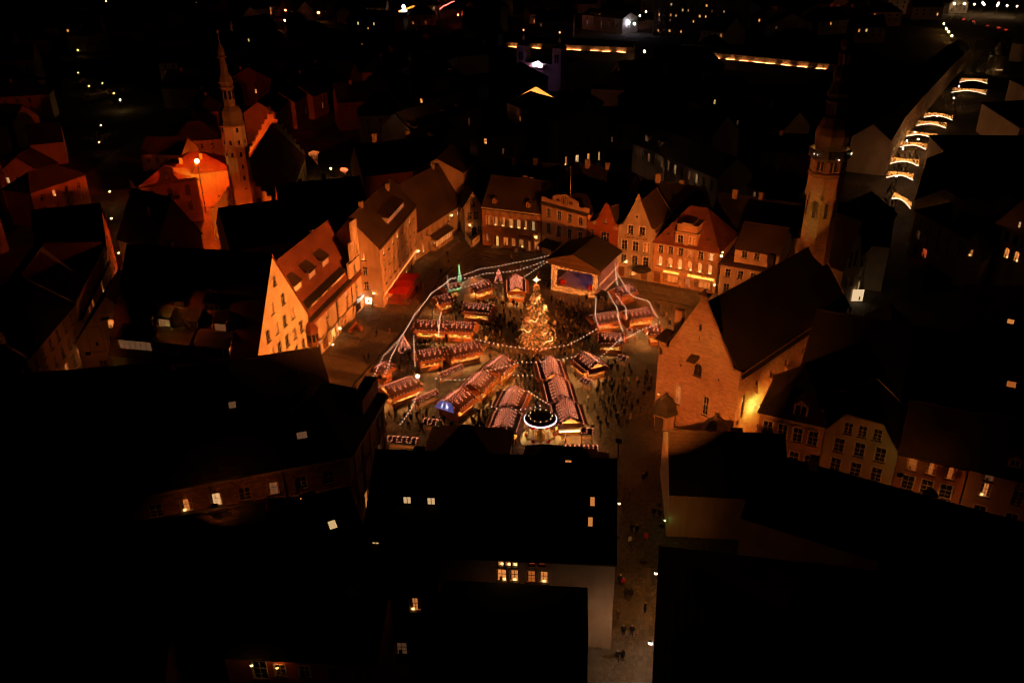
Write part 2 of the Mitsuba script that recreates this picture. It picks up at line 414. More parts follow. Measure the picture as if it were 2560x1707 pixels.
def house(name, label, A, B, depth, eave, ridge, roof='side', wall='cream', tile='dark', rows=(), front=None, cat='house', group=None,
          chimneys=(), dormers=(), oh=0.35, wallmat='plaster', cornice=None, back_eave=None, base=None, ridge_in=None, skylights=()):
    """front wall from A to B (its left and right ends seen from outside, metres), going depth back"""
    A, B = np.asarray(A, float)[:2], np.asarray(B, float)[:2]
    L = float(np.linalg.norm(B - A)); u = (B - A) / L; D = float(depth)
    mtx = M4((*A, 0), (*u, 0), (-u[1], u[0], 0))
    k = thing(name, label, cat, group)
    col = PAINT[wall] if isinstance(wall, str) else wall; tc = TILE[tile] if isinstance(tile, str) else tile
    ws = expand(rows, L, D); mb = MB()
    be = back_eave or eave
    rect = {s: [(0, 0), (W, 0), (W, eave), (0, eave)] for s, W in (('F', L), ('B', L), ('R', D), ('L', D))}
    if roof == 'side':
        rect['R'] = [(0, 0), (D, 0), (D, eave), (D / 2, ridge), (0, eave)]; rect['L'] = rect['R']
    if roof == 'front':
        rect['F'] = [(0, 0), (L, 0), (L, eave), (L / 2, ridge), (0, eave)]; rect['B'] = rect['F']
    if front is not None: rect['F'] = front
    for s in 'FRBL':
        hs = [win_hole(w) for w in ws if w['side'] == s and w['style'] != 'flush']
        wall_faces(mb, rect[s], hs, SIDES[s](L, D))
    if front is not None:       # a parapet gable has thickness
        f0 = MB()
        for i in range(len(front)):
            p, q = front[i], front[(i + 1) % len(front)]
            if max(p[1], q[1]) > eave - 0.01: f0.quad((p[0], 0, p[1]), (q[0], 0, q[1]), (q[0], 0.4, q[1]), (p[0], 0.4, p[1]))
        v2, f = trimesh.creation.triangulate_polygon(sg.Polygon(front), engine='earcut')
        f0.add(np.column_stack([v2[:, 0], np.full(len(v2), 0.4), v2[:, 1]]), f)
        mb.add(*f0.done())
    put(k, 'wall', mb, wallmat, mtx, uv=col)
    if base: put(k, 'plinth', MB().box(-0.05, L + 0.05, -0.06, 0.3, 0, base), 'stone_trim', mtx)
    for w in ws: set_window(k, w['side'], L, D, w, mtx)
    # roof
    rb = MB(); t = 0.22; y0 = 0.42 if front is not None else -oh
    if roof == 'side':
        sl = (ridge - eave) / (D / 2); e = eave - oh * sl + 0.05; R = ridge + 0.05
        rb.slab([(-0.15, -oh, e), (L + 0.15, -oh, e), (L + 0.15, D / 2, R), (-0.15, D / 2, R)], t)
        rb.slab([(-0.15, D / 2, R), (L + 0.15, D / 2, R), (L + 0.15, D + oh, e), (-0.15, D + oh, e)], t)
        rb.tube((-0.15, D / 2, R), (L + 0.15, D / 2, R), 0.16)
    elif roof == 'front':
        sl = (ridge - eave) / (L / 2); e = eave - oh * sl + 0.05; R = ridge + 0.05
        if front is not None: R -= 0.25; e -= 0.25
        rb.slab([(-oh, y0, e), (L / 2, y0, R), (L / 2, D + 0.15, R), (-oh, D + 0.15, e)], t)
        rb.slab([(L / 2, y0, R), (L + oh, y0, e), (L + oh, D + 0.15, e), (L / 2, D + 0.15, R)], t)
        rb.tube((L / 2, y0, R), (L / 2, D + 0.15, R), 0.16)
    elif roof == 'hip':
        ri = min(L, D) / 2 if ridge_in is None else ridge_in
        e = eave + 0.02; o_ = oh
        c = [(-o_, y0, e), (L + o_, y0, e), (L + o_, D + o_, e), (-o_, D + o_, e)]
        if L >= D: r0, r1 = (ri, D / 2, ridge), (L - ri, D / 2, ridge)
        else: r0, r1 = (L / 2, ri, ridge), (L / 2, D - ri, ridge)
        if L >= D:
            for q in ([c[0], c[1], r1, r0], [c[1], c[2], r1], [c[2], c[3], r0, r1], [c[3], c[0], r0]): rb.slab(q, t)
        else:
            for q in ([c[0], c[1], r0], [c[1], c[2], r1, r0], [c[2], c[3], r1], [c[3], c[0], r0, r1]): rb.slab(q, t)
    elif roof == 'shed':
        rb.slab([(-0.15, -oh, eave), (L + 0.15, -oh, eave), (L + 0.15, D + oh, ridge), (-0.15, D + oh, ridge)], t)
        rb.box(0, L, D - 0.3, D, eave, ridge - 0.25)
        rb.tri((0, 0, eave), (0, D, eave), (0, D, ridge)).tri((L, 0, eave), (L, D, ridge), (L, D, eave))
    elif roof == 'flat':
        rb.box(-0.1, L + 0.1, -0.1, D + 0.1, eave, eave + 0.3)
    rk = put(k, 'roof', rb, 'tiles', mtx, uv=tc)
    if cornice: put(k, 'cornice', MB().box(-0.12, L + 0.12, -0.32, -0.002, eave - 0.32, eave - 0.02).box(-0.06, L + 0.06, -0.16, -0.002, eave - 0.5, eave - 0.325), 'stone_trim' if cornice is True else cornice, mtx)
    for (cx, cy, cw, ch) in chimneys:
        zb = roof_z(roof, L, D, eave, ridge, cx, cy)
        c_ = MB().box(cx - cw / 2, cx + cw / 2, cy - 0.35, cy + 0.35, zb - 0.8, zb + ch).box(cx - cw / 2 - .08, cx + cw / 2 + .08, cy - 0.43, cy + 0.43, zb + ch - 0.2, zb + ch - 0.06)
        put(k, 'chimney', c_, 'plaster', mtx, uv=PAINT['tan'])
    for d in dormers: dormer(k, mtx, roof, L, D, eave, ridge, **d)
    for (sx, sy, sw_, lit) in skylights:
        z0, z1 = roof_z(roof, L, D, eave, ridge, sx, sy), roof_z(roof, L, D, eave, ridge, sx, sy + 0.8)
        x0 = roof_z(roof, L, D, eave, ridge, sx + sw_, sy)
        q = [(sx, sy, z0 + .16), (sx + sw_, sy, x0 + .16), (sx + sw_, sy + .8, x0 + z1 - z0 + .16), (sx, sy + .8, z1 + .16)]
        put(k, 'skylight', MB().slab(q, 0.1), 'glass' if lit == '.' else 'black', mtx, emit=None if lit == '.' else C(LIT[lit], LEV[lit]))
    return k, mtx, L


def roof_z(roof, L, D, eave, ridge, x, y):
    if roof == 'side': return eave + (ridge - eave) * (1 - abs(y - D / 2) / (D / 2))
    if roof == 'front': return eave + (ridge - eave) * (1 - abs(x - L / 2) / (L / 2))
    if roof == 'hip':
        m = min(L, D) / 2; return eave + (ridge - eave) * min(1, min(x, L - x, y, D - y) / m)
    if roof == 'shed': return eave + (ridge - eave) * y / D
    return eave


def dormer(k, mtx, roof, L, D, eave, ridge, x, z, w, h, lit='.', side='F', style='triple', kind='shed', wall='brown', deep=None):
    """a dormer whose front stands on the slope at height z; x along that side"""
    run = D / 2 if roof in ('side', 'hip') and side in 'FB' else (L / 2 if side in 'LR' else D / 2)
    sl = (ridge - eave) / run
    y0 = (z - eave) / sl; y1 = deep or min((z + h - eave) / sl + 0.4, run)
    o, u, n = (np.array(q, float) for q in SIDES[side](L, D))
    m = mtx @ M4(o + u * x, u, -n)
    d = fresh(k + '__dormer'); col = PAINT[wall]
    wb = MB(); a = w / 2 + 0.15; zt = z + h + 0.15
    hole = [(-w / 2, z + .1), (w / 2, z + .1), (w / 2, z + h), (-w / 2, z + h)]
    if kind == 'arch':
        t = [math.pi * q / 8 for q in range(9)]
        out = [(-a, z), (a, z)] + [(a * math.cos(q), z + 0.25 + a * math.sin(q)) for q in t]
        hole = [(-w / 2, z + .12), (w / 2, z + .12)] + [(w / 2 * math.cos(q), z + 0.25 + w / 2 * math.sin(q)) for q in t]
    elif kind == 'gable': out = [(-a, z - .2), (a, z - .2), (a, zt), (0, zt + a * 0.85), (-a, zt)]
    else: out = [(-a, z - .2), (a, z - .2), (a, zt), (-a, zt)]
    wall_faces(wb, out, [hole], ((0, y0, 0), (1, 0, 0), (0, -1, 0)), 0.12)
    for i in range(len(out)):
        p, q = out[i], out[(i + 1) % len(out)]
        if kind == 'shed' and min(p[1], q[1]) > z: continue
        wb.quad((p[0], y0, p[1]), (q[0], y0, q[1]), (q[0], y1 + 0.6, q[1]), (p[0], y1 + 0.6, p[1]))
    put(d, 'wall', wb, 'plaster', m, uv=col)
    rb = MB()
    if kind == 'shed': rb.slab([(-a - .12, y0 - .3, zt + .05), (a + .12, y0 - .3, zt + .05), (a + .12, y1 + 1.6, zt + .05 + (y1 + 1.9 - y0) * sl * .4), (-a - .12, y1 + 1.6, zt + .05 + (y1 + 1.9 - y0) * sl * .4)], .14)
    elif kind == 'gable':
        top = zt + a * .85 + .1
        for s in (-1, 1): rb.slab([(s * (a + .15), y0 - .2, zt - .05), (0, y0 - .2, top), (0, y1 + 1.2, top), (s * (a + .15), y1 + 1.2, zt - .05)], .12)
    if rb.n: put(d, 'roof', rb, 'tiles', m, uv=TILE['dark'])
    fm = MB()
    for q in ([-w / 2 + w * i / (3 if style == 'triple' else 2) for i in range(1, 3 if style == 'triple' else 2)] + [-w / 2 + .03, w / 2 - .03]): fm.box(q - .04, q + .04, y0 + .04, y0 + .09, z + .1, z + h)
    fm.box(-w / 2, w / 2, y0 + .045, y0 + .085, z + .1, z + .17).box(-w / 2, w / 2, y0 + .045, y0 + .085, z + h - .07, z + h)
    if style == 'six':
        for i in range(1, 6): fm.box(-w / 2 + w * i / 6 - .04, -w / 2 + w * i / 6 + .04, y0 + .04, y0 + .09, z + .1, z + h)
    put(d, 'frame', fm, 'white_paint', m)
    pm = MB().box(-w / 2, w / 2, y0 + .1, y0 + .11, z + .1, z + h + (w / 2 - h + .25 if kind == 'arch' else 0))
    put(d, 'pane', pm, 'glass' if lit == '.' else 'black', m, emit=None if lit == '.' else C(LIT[lit], LEV[lit]))
    return d


def letters(parent, part, text, p, u, n, h, mat='sign_dark', emit=None, depth=0.05, bold=False, stretch=None):
    """raised lettering on a wall, centred at p"""
    tm = meshkit.text_mesh(text, h, depth, bold); v = np.array(tm.vertices)
    w = v[:, 0].max() - v[:, 0].min(); v[:, 0] -= v[:, 0].min() + w / 2
    if stretch: v[:, 0] *= stretch / w
    u = np.array([*u, 0.0]); nn = np.array([*n, 0.0])
    return put(parent, part, (v, np.array(tm.faces)), mat, M4(p, u, (0, 0, 1), nn), emit=emit)

# ------------------------------------------------------------------ the ground
def sheet(name, pts, z, mat, label, kind='structure'):
    k = thing(name, label, None, kind=kind)
    v2, f = trimesh.creation.triangulate_polygon(sg.Polygon([tuple(map(float, p[:2])) for p in pts]), engine='earcut')
    put(k, None, (np.column_stack([v2, np.full(len(v2), z)]), np.asarray(f)), mat)
    return k


sheet('ground', [(-4000, -600), (4000, -600), (4000, 7000), (-4000, 7000)], -0.02, 'earth', 'dark ground between the blocks of the old town')
sheet('cobbled_square', [(-120, 40), (120, 40), (160, 300), (-160, 420)], 0.0, 'cobbles', 'cobbled town hall square and the cobbled lanes around it')
# smooth slab footways of the lane in front and along the square's north-west side, with kerbs
GUT = dict(a=at2(1500, 1706), b=at2(1535, 1500), c=at2(1570, 1280))


def strip(name, left, right, label, h=0.12, mat='slabs'):
    k = thing(name, label, None, kind='structure')
    mb = MB(); n = len(left)
    for i in range(n - 1):
        a, b, c, d = [np.array([*q, h]) for q in (left[i], right[i], right[i + 1], left[i + 1])]
        mb.quad(a, b, c, d)
        for p, q in ((a, d), (b, c)): mb.quad(p, q, q - (0, 0, h + .01), p - (0, 0, h + .01))
    put(k, None, mb, mat); return k


strip('footway', [at2(1440, 1740), at2(1500, 1500), at2(1540, 1282), at2(1552, 1190)], [at2(1488, 1740), at2(1521, 1500), at2(1553, 1282), at2(1563, 1190)],
      'slab footway with a kerb along the left side of the lane')
strip('footway', [at2(1586, 1740), at2(1590, 1600), at2(1598, 1500), at2(1610, 1420)], [at2(1640, 1740), at2(1634, 1600), at2(1628, 1500), at2(1626, 1420)],
      'slab footway along the right side of the lane, below the white wall lamp')
strip('footway', [(-36.9, 152), (-31.6, 176), (-27.2, 172), (-22.7, 200.5), (-14, 223)], [(-31.5, 151), (-27.2, 172), (-24.0, 171.5), (-18.9, 198.5), (-11.5, 219)],
      'slab footway in front of the cafes on the left side of the square', 0.08)
strip('footway', [(-6.2, 208.5), (8.4, 201.4), (24.2, 185.6), (46, 173.2)], [(-7.2, 205.0), (6.6, 198.6), (22.6, 182.8), (44.2, 170.3)],
      'slab footway in front of the gabled houses at the far side of the square', 0.08)
gutter = thing('gutter', 'dark stone drainage channels crossing the cobbled square', None, kind='structure')
gm = MB()
for pts in ([(1180, 625), (1097, 700), (1045, 790), (920, 920), (860, 990)], [(1205, 640), (1300, 660), (1400, 700)], [(1630, 745), (1700, 760), (1760, 775)], [(1920, 690), (2060, 740)]):
    w = [at2(*p) for p in pts]
    for a, b in zip(w, w[1:]):
        d = (b - a) / np.linalg.norm(b - a); n = np.array([-d[1], d[0]]) * 0.22
        gm.quad(*[np.array([*q, 0.006]) for q in (a - n, a + n, b + n, b - n)])
put(gutter, None, gm, 'iron')
for i, (px, py) in enumerate([(1608, 1405), (1648, 1262), (1655, 1315), (968, 755)]):
    c = at(px, py); k = thing('manhole_cover', ['round iron manhole cover in the lamp glow of the lane', 'iron manhole cover further up the lane, near its right side', 'iron manhole cover beside the green-lit corner of the lane', 'iron manhole cover near the red terrace'][i], 'manhole cover')
    put(k, None, MB().lathe([(0.0, .012), (.42, .012), (.45, .0)], 16, c[:2]), 'iron')

# ------------------------------------------------------------------ left side of the square
d2 = np.array([.208, .978]); nR = np.array([.978, -.208])      # along the facades, and out towards the square
P2 = np.array([-38.8, 142.3])
g0, g1 = P2 + d2 * -19.2, P2 + d2 * 2.0
L1rows = [row('F', 20.6, 1.7, 1, 1.1, m=9), row('F', 16.2, 2.0, 2, 1.25, 'd.', m=6.4), row('F', 12.2, 2.1, 4, 1.3, '.d.d', m=4.2),
          row('F', 8.3, 2.2, 6, 1.35, '.c..d.', m=1.6), row('F', 4.6, 2.2, 6, 1.35, '..d...', m=1.6)]
k1, m1, LL1 = house('gabled_house', 'broad pale house with tall plain gable and a huge dark roof full of dormers', g0, g1, 27, 10.7, 26.3, 'front', 'white', 'red', L1rows,
    dormers=[dict(side='L', x=x, z=11.2, w=6.2, h=1.9, style='six', wall='white', lit='d' if i == 0 else '.') for i, x in enumerate((5.0, 12.2, 19.4))] +
            [dict(side='L', x=x, z=14.9, w=2.1, h=1.5, lit='d' if i % 2 else '.', wall='brown') for i, x in enumerate((4.5, 9.7, 14.9, 20.1))] +
            [dict(side='L', x=x, z=17.7, w=w_, h=1.2, wall='dark') for x, w_ in ((6.5, 2.7), (12, 1.4), (18, 2.7))] +
            [dict(side='L', x=x, z=20.2, w=1.3, h=0.5, kind='arch', style='std', wall='dark') for x in (6, 9.6, 14.6, 18)],
    chimneys=[(6.2, 22, 1.2, 1.6), (10.6, 18.5, 1.0, 1.2)])
e0, e1 = P2 + d2 * 2.02, P2 + d2 * 33
L2F = [(0, 0), (31, 0), (31, 12.6), (29.4, 12.6), (29.4, 16.4), (27.6, 16.4), (27.6, 20.4), (24.4, 20.4), (24.4, 16.4), (22.6, 16.4), (22.6, 12.6), (21.0, 12.6), (21.0, 8.6), (0, 8.6)]
k2, m2, _ = house('cafe_house', 'long pale house with shop fronts, attic windows and a stepped gable at its end', e0, e1, 13, 8.6, 19.5, 'side', 'white', 'red',
    [row('F', 6.1, 1.9, 4, 1.15, 'od.w', m=0.5, x1=21, style='std'), row('F', 3.6, 1.9, 4, 1.15, '....', m=0.5, x1=21), row('F', 6.1, 1.9, 2, 1.15, '.c', x0=21.8, x1=30.4), row('F', 3.6, 1.9, 2, 1.15, '..', x0=21.8, x1=30.4),
     row('F', 9.4, 1.8, 2, 1.1, '..', x0=22.2, x1=30), row('F', 13.2, 1.7, 1, 1.1, '.', x0=24, x1=28),
     row('F', 0.4, 2.3, 1, 2.6, 'y', xs=[2.4], style='shop'), row('F', 0.2, 2.6, 1, 2.2, '.', xs=[6.2], style='door'), row('F', 0.35, 2.4, 1, 2.3, 'y', xs=[10.4], style='shop'),
     row('F', 0.2, 2.7, 1, 3.2, 'c', xs=[15.4], style='shop'), row('F', 0.4, 2.2, 1, 3.0, '.', xs=[24], style='shop'), row('F', 0.3, 2.4, 1, 1.2, 'w', xs=[29.3], style='shop')],
    front=L2F, dormers=[dict(side='F', x=x, z=13.6, w=3.0, h=1.5, lit='d' if i else 'o', wall='brown', style='triple') for i, x in enumerate((3.4, 10.0, 16.6))], chimneys=[(9, 7.5, 1.2, 1.0), (20, 7, 1.0, 1.2)])
ab = MB().box(0.2, 20.8, 0.9, 3.0, 8.55, 11.1); put(k2, 'attic_wall', ab, 'plaster', m2, uv=PAINT['white'])
put(k2, 'attic_roof', MB().slab([(0, 0.4, 11.2), (21, 0.4, 11.2), (21, 4.6, 13.0), (0, 4.6, 13.0)], .15), 'tiles', m2, uv=TILE['black'])
put(k2, 'ledge_roof', MB().slab([(-.1, -.5, 8.75), (21.2, -.5, 8.75), (21.2, .9, 9.5), (-.1, .9, 9.5)], .15), 'tiles', m2, uv=TILE['black'])
for i, x in enumerate((2.6, 7.6, 12.6, 17.6)):
    for dx in (-.75, 0, .75):
        kk = fresh(k2 + '__attic_window')
        put(kk, 'frame', MB().box(x + dx - .36, x + dx - .30, .84, .9, 9.7, 10.9).box(x + dx + .30, x + dx + .36, .84, .9, 9.7, 10.9).box(x + dx - .3, x + dx + .3, .84, .9, 10.84, 10.9).box(x + dx - .3, x + dx + .3, .84, .9, 9.7, 9.76), 'white_paint', m2)
        put(kk, 'pane', MB().box(x + dx - .3, x + dx + .3, .87, .895, 9.76, 10.84), 'black' if i == 3 else 'glass', m2, emit=C(LIT['o'], .7) if i == 3 else None)
put(k2, 'string_course', MB().box(0, 31, -.1, -.002, 3.1, 3.28).box(21, 31, -.12, -.002, 8.7, 8.95).box(21, 31, -.1, -.002, 12.3, 12.55), 'dark_paint', m2)
for x in (25.2, 26.8, 23.2, 28.8): put(k2, 'pilaster', MB().box(x - .25, x + .25, -.18, -.002, 12.6, 19.8 if 24.4 < x < 27.6 else 15.9), 'plaster', m2, uv=PAINT['white'])
put(k2, 'downpipe', MB().tube((12.9, -.1, .2), (12.9, -.1, 8.4), .07).tube((21.1, -.1, .2), (21.1, -.1, 8.4), .07), 'iron', m2)


def on2(x, z, out=0.0): return np.array([*(e0 + d2 * x + nR * out), z])


# an oriel bay hangs at the joint of the two facades
ok_ = thing('oriel_bay', 'dark carved oriel bay with a domed cap hanging between the gable and the long facade', 'oriel')
om = M4(on2(-0.6, 0, .55)); put(ok_, 'body', MB().lathe([(.0, 3.6), (.5, 4.0), (1.15, 4.5), (1.15, 7.3), (1.3, 7.4)], 8, rot=.2), 'brown_paint', om)
put(ok_, 'cap', MB().lathe([(1.4, 7.4), (1.3, 8.0), (.9, 8.6), (.35, 9.0), (0, 9.2)], 8, rot=.2), 'tiles', om, smooth=40, uv=TILE['red'])
for q in range(8):
    a = q * math.pi / 4 + .2 + math.pi / 8; c_, s_ = math.cos(a), math.sin(a); r = 1.15 * math.cos(math.pi / 8) + .02
    put(ok_, 'pane', MB().box(-.3, .3, -.02, .02, 5.3, 6.8), 'glass', om @ M4((c_ * r, s_ * r, 0), (-s_, c_, 0), (c_, s_, 0)))
# signs and shop fronts
sg_ = thing('cafe_sign', 'glowing white script sign on the dark fascia of the corner cafe', 'sign')
put(sg_, 'fascia', MB().box(-4.4, 4.4, 0.02, .14, 2.55, 3.05), 'dark_paint', M4(on2(26, 0), (*d2, 0), (*nR, 0)))
letters(sg_, 'lettering', 'Troika', on2(25.2, 2.5, .22), d2, nR, .95, emit=(1.6, 1.35, 1.0), stretch=4.2)
sg_ = thing('shop_sign', 'backlit yellow signboard with dark lettering above a shop window', 'sign')
put(sg_, 'board', MB().box(-1.5, 1.5, .02, .12, 2.75, 3.25), 'black', M4(on2(10.4, 0), (*d2, 0), (*nR, 0)), emit=(1.8, 1.1, .3), sw=.3)
letters(sg_, 'lettering', 'REVAL', on2(10.4, 2.86, .13), d2, nR, .26, mat='black', stretch=2.0)
sg_ = thing('shop_sign', 'pair of dark shop signboards with pale lettering, nearest end of the row', 'sign')
put(sg_, 'board', MB().box(-1.4, -.1, .02, .12, 2.8, 3.3).box(.1, 1.4, .02, .12, 2.8, 3.3), 'dark_paint', M4(on2(2.4, 0), (*d2, 0), (*nR, 0)))
letters(sg_, 'lettering', 'RESTORAN', on2(3.15, 2.95, .13), d2, nR, .24, emit=(.5, .36, .24), stretch=1.1)
for x, nm in ((2.4, 'nearest'), (10.4, 'middle'), (15.4, 'furthest')):
    k = thing('window_garland', f'garland of small lights round the {nm} lit shop window of the pale cafe house', 'string lights')
    h = 1.3 if x < 12 else 1.6
    pts = along([(-h, 0, .4), (-h, 0, 2.75), (h, 0, 2.75), (h, 0, .4)], .16)
    put(k, None, bulbs(pts[::2], .085), 'black', M4(on2(x, 0, .06), (*d2, 0), (*nR, 0)), emit=(2.2, .55, .18), sw=.2)
lt = thing('lit_notice', 'small bright white showcase at the cafe corner', 'showcase'); put(lt, None, MB().box(-.35, .35, 0, .12, .9, 2.6), 'black', M4(on2(30.4, 0, .02), (*d2, 0), (*nR, 0)), emit=(2.2, 1.5, .7), sw=.3)
lt = thing('lit_notice', 'round white glowing lamp in the shop doorway beside the red-lit bench', 'lamp'); put(lt, None, MB().ball((0, 0, 1.6), .3, 1), 'black', M4(on2(12.6, 0, .4)), emit=(3.2, 2.0, .9), sw=.6)
lt = thing('lit_notice', 'upright blue-white display by the downpipe of the cafe house', 'display'); put(lt, None, MB().box(-.2, .2, 0, .1, .3, 1.9), 'black', M4(on2(20.6, 0, .3), (*d2, 0), (*nR, 0)), emit=(1.5, 1.3, 1.5), sw=.3)

# next: the tall house with a chamfered end
P3 = np.array([-28.2, 170.1]); d3 = np.array([-23.5 + 28.2, 199.5 - 170.1]); d3 /= np.linalg.norm(d3); n3 = np.array([d3[1], -d3[0]])
lit3 = ['.c.w...o', '.o..w...', '...c..w.']
k3, m3_, _ = house('corner_house', 'tall plain house with rows of small and arched windows and a long flat attic dormer', P3, P3 + d3 * 31, 12, 14.1, 20.5, 'side', 'tan', 'dark',
    [row('F', 11.4, 1.6, 8, .95, 'o.oo..o.'), row('F', 8.0, 2.4, 8, 1.0, '........', style='arch'), row('F', 4.7, 2.2, 8, 1.0, '.....w.c', style='arch'), row('F', .6, 2.3, 7, 1.2, 'o.w.o.w', style='std'),
     row('L', 11, 1.7, 2, 1.0, '.o'), row('L', 7.6, 1.9, 2, 1.0, '..'), row('L', 4.2, 1.9, 2, 1.0, '..'), row('L', .9, 2.0, 2, 1.1, '.d')],
    dormers=[dict(side='F', x=18, z=15.4, w=13, h=1.4, style='six', wall='white', lit='d')], chimneys=[(8, 6, 1.2, 1.2), (25, 5, 1.2, 1.5)], cornice='dark_paint')
k = thing('lit_notice', 'bright white square showcase low on the chamfered corner', 'showcase')
put(k, 'glow', MB().box(-.75, .75, 0, .12, .8, 2.3), 'black', M4((*(P3 + n3 * -3.4 - d3 * .02), 0), (*-n3, 0), (*-d3, 0)), emit=(3.4, 2.4, 1.2), sw=.4)
put(k, 'poster', MB().box(-.22, .22, .125, .14, 1.3, 1.75), 'brown_paint', M4((*(P3 + n3 * -3.4 - d3 * .02), 0), (*-n3, 0), (*-d3, 0)))
P4 = np.array([-23.4, 200.2]); d4 = np.array([9.7, 22.8]); d4 /= np.linalg.norm(d4); n4 = np.array([d4[1], -d4[0]])
k4, m4_, _ = house('long_low_house', 'long two-storey house with a big plain roof at the square\'s far left corner', P4, P4 + d4 * 25.5, 13, 7.6, 17.5, 'side', 'tan', 'dark',
    [row('F', 4.6, 1.7, 8, 1.1, '.......o', m=1), row('F', .8, 2.0, 7, 1.2, 'o.o....', m=1)], chimneys=[(14, 8, 1.1, 1.2), (22, 6.4, .9, 1.2), (3, 8, 1, 1)])
bb = thing('glazed_bay', 'glazed bay with lean-to roof and a row of lit panes, on the long house', 'bay')
bm = M4((*(P4 + d4 * 11.5), 0), (*d4, 0), (*-n4, 0))
put(bb, 'wall', MB().box(-5, 5, -1.6, -.002, 0, 1.1).box(-5, 5, -1.6, -.002, 2.7, 3.0), 'plaster', bm, uv=PAINT['tan'])
put(bb, 'roof', MB().slab([(-5.2, -2, 3.0), (5.2, -2, 3.0), (5.2, .0, 4.2), (-5.2, 0, 4.2)], .12), 'tiles', bm, uv=TILE['dark'])
for i in range(9):
    x = -4.6 + i * 1.03
    put(bb, 'pane', MB().box(x, x + .86, -1.5, -1.48, 1.1, 2.7), 'black', bm, emit=C(LIT['o'], .5 + .35 * (i % 3 == 0)))
put(bb, 'mullion', MB().box(-4.95, -4.62, -1.62, -1.44, 1.1, 2.7), 'brown_paint', bm)
for i in range(9): put(bb, 'mullion', MB().box(-4.6 + i * 1.03 + .86, -4.6 + i * 1.03 + 1.03, -1.62, -1.44, 1.1, 2.7), 'brown_paint', bm)
kb = thing('bright_bay', 'small bright bay window with a hipped cap on the corner of the long house', 'bay')
bm2 = M4((*(P4 + d4 * 24.2), 0), (*d4, 0), (*-n4, 0))
put(kb, 'body', MB().box(-1.2, 1.2, -1.1, 0, 2.9, 3.7).box(-1.2, 1.2, -1.1, 0, 5.3, 5.6), 'plaster', bm2, uv=PAINT['tan'])
put(kb, 'glow', MB().box(-1.1, 1.1, -1.0, -.05, 3.7, 5.3), 'black', bm2, emit=(1.8, 1.1, .45), sw=.3)
put(kb, 'mullion', MB().box(-1.2, -1.05, -1.1, 0, 3.7, 5.3).box(1.05, 1.2, -1.1, 0, 3.7, 5.3).box(-.4, -.3, -1.1, -1, 3.7, 5.3).box(.3, .4, -1.1, -1, 3.7, 5.3), 'white_paint', bm2)
put(kb, 'cap', MB().lathe([(1.8, 5.6), (.1, 7.0)], 4, rot=math.pi / 4), 'tiles', bm2 @ M4((0, -.55, 0)), uv=TILE['red'])
# a tall dark block behind that corner
house('tall_side_house', 'tall plain house at the mouth of the lane behind the long low house', P4 + d4 * 27, P4 + d4 * 27 + np.array([3, 16]), 14, 15.5, 19, 'side', 'tan', 'black', [row('F', 3 + 3 * i, 1.9, 4, 1.0, '') for i in range(4)])

# ------------------------------------------------------------------ far side of the square: the row of old houses
fA = house('narrow_gable_house', 'narrow grey-green gabled house with an arched door and a white barge board', (-12.3, 216.6), (-7.8, 217.8), 11, 8.2, 12.0, 'front', 'greengrey', 'dark',
    [row('F', 8.1, 1.3, 1, 1.5, '.', m=1.4, style='std'), row('F', 4.7, 2.1, 2, 1.35, '..', m=.5), row('F', .2, 2.4, 1, 1.3, '.', xs=[2.5], style='arch_dark'), row('F', .9, 1.9, 1, 1.0, '.', xs=[4.0])])
put(fA[0], 'barge_board', MB().slab([(-.4, -.42, 8.05), (2.33, -.42, 12.4), (2.33, -.38, 12.4), (-.4, -.38, 8.05)], .22).slab([(2.33, -.42, 12.4), (5.06, -.42, 8.05), (5.06, -.38, 8.05), (2.33, -.38, 12.4)], .22), 'white_paint', fA[1])
put(fA[0], 'medallion', MB().lathe([(.0, 0), (.42, 0), (.42, .1), (.0, .1)], 12), 'white_paint', fA[1] @ M4((2.33, -.4, 11.2), (1, 0, 0), (0, 0, 1), (0, -1, 0)))
uB = (np.array([7.5, 203.6]) - (-7.4, 210.1)); LB = np.linalg.norm(uB); uB /= LB; nB = np.array([uB[1], -uB[0]])
fB = house('pink_house', 'pink two-storey house with plaster medallions, lit windows and light garlands round its shop doors', (-7.4, 210.1), (7.5, 203.6), 13, 10.4, 17, 'side', 'pink', 'dark',
    [row('F', 5.7, 2.4, 7, 1.5, 'cooooow', m=.9, style='trim'), row('F', 1.2, 2.2, 1, 1.4, 'd', xs=[1.3]), row('F', .1, 2.9, 1, 1.5, 'y', xs=[4.2], style='shop'),
     row('F', .7, 2.2, 1, 1.5, 'c', xs=[6.6], style='std'), row('F', .7, 2.2, 1, 1.5, 'c', xs=[8.7]), row('F', .7, 2.2, 1, 1.5, 'o', xs=[10.9]), row('F', .1, 2.6, 1, 1.3, 'c', xs=[13.1], style='shop'), row('F', .7, 2.2, 1, 1.4, 'c', xs=[15.2])],
    dormers=[dict(side='F', x=x, z=11.3, w=.9, h=1.0, wall='rust', kind='gable', style='std') for x in (3.2, 12.6)], cornice='white_paint', chimneys=[(9, 7.6, 1.1, 1.6), (11, 7.2, .8, 1.2)])
for i in range(7):
    x = .9 + (LB - 1.8) * (i + .5) / 7
    put(fB[0], 'medallion', MB().lathe([(0, 0), (.68, 0), (.68, .05), (0, .05)], 10), 'plaster', fB[1] @ M4((x, -.05, 9.25), (1, 0, 0), (0, 0, 1), (0, -1, 0)), uv=PAINT['tan'])


def onB(x, z, out): return np.array([*(np.array([-7.4, 210.1]) + uB * x + nB * out), z])


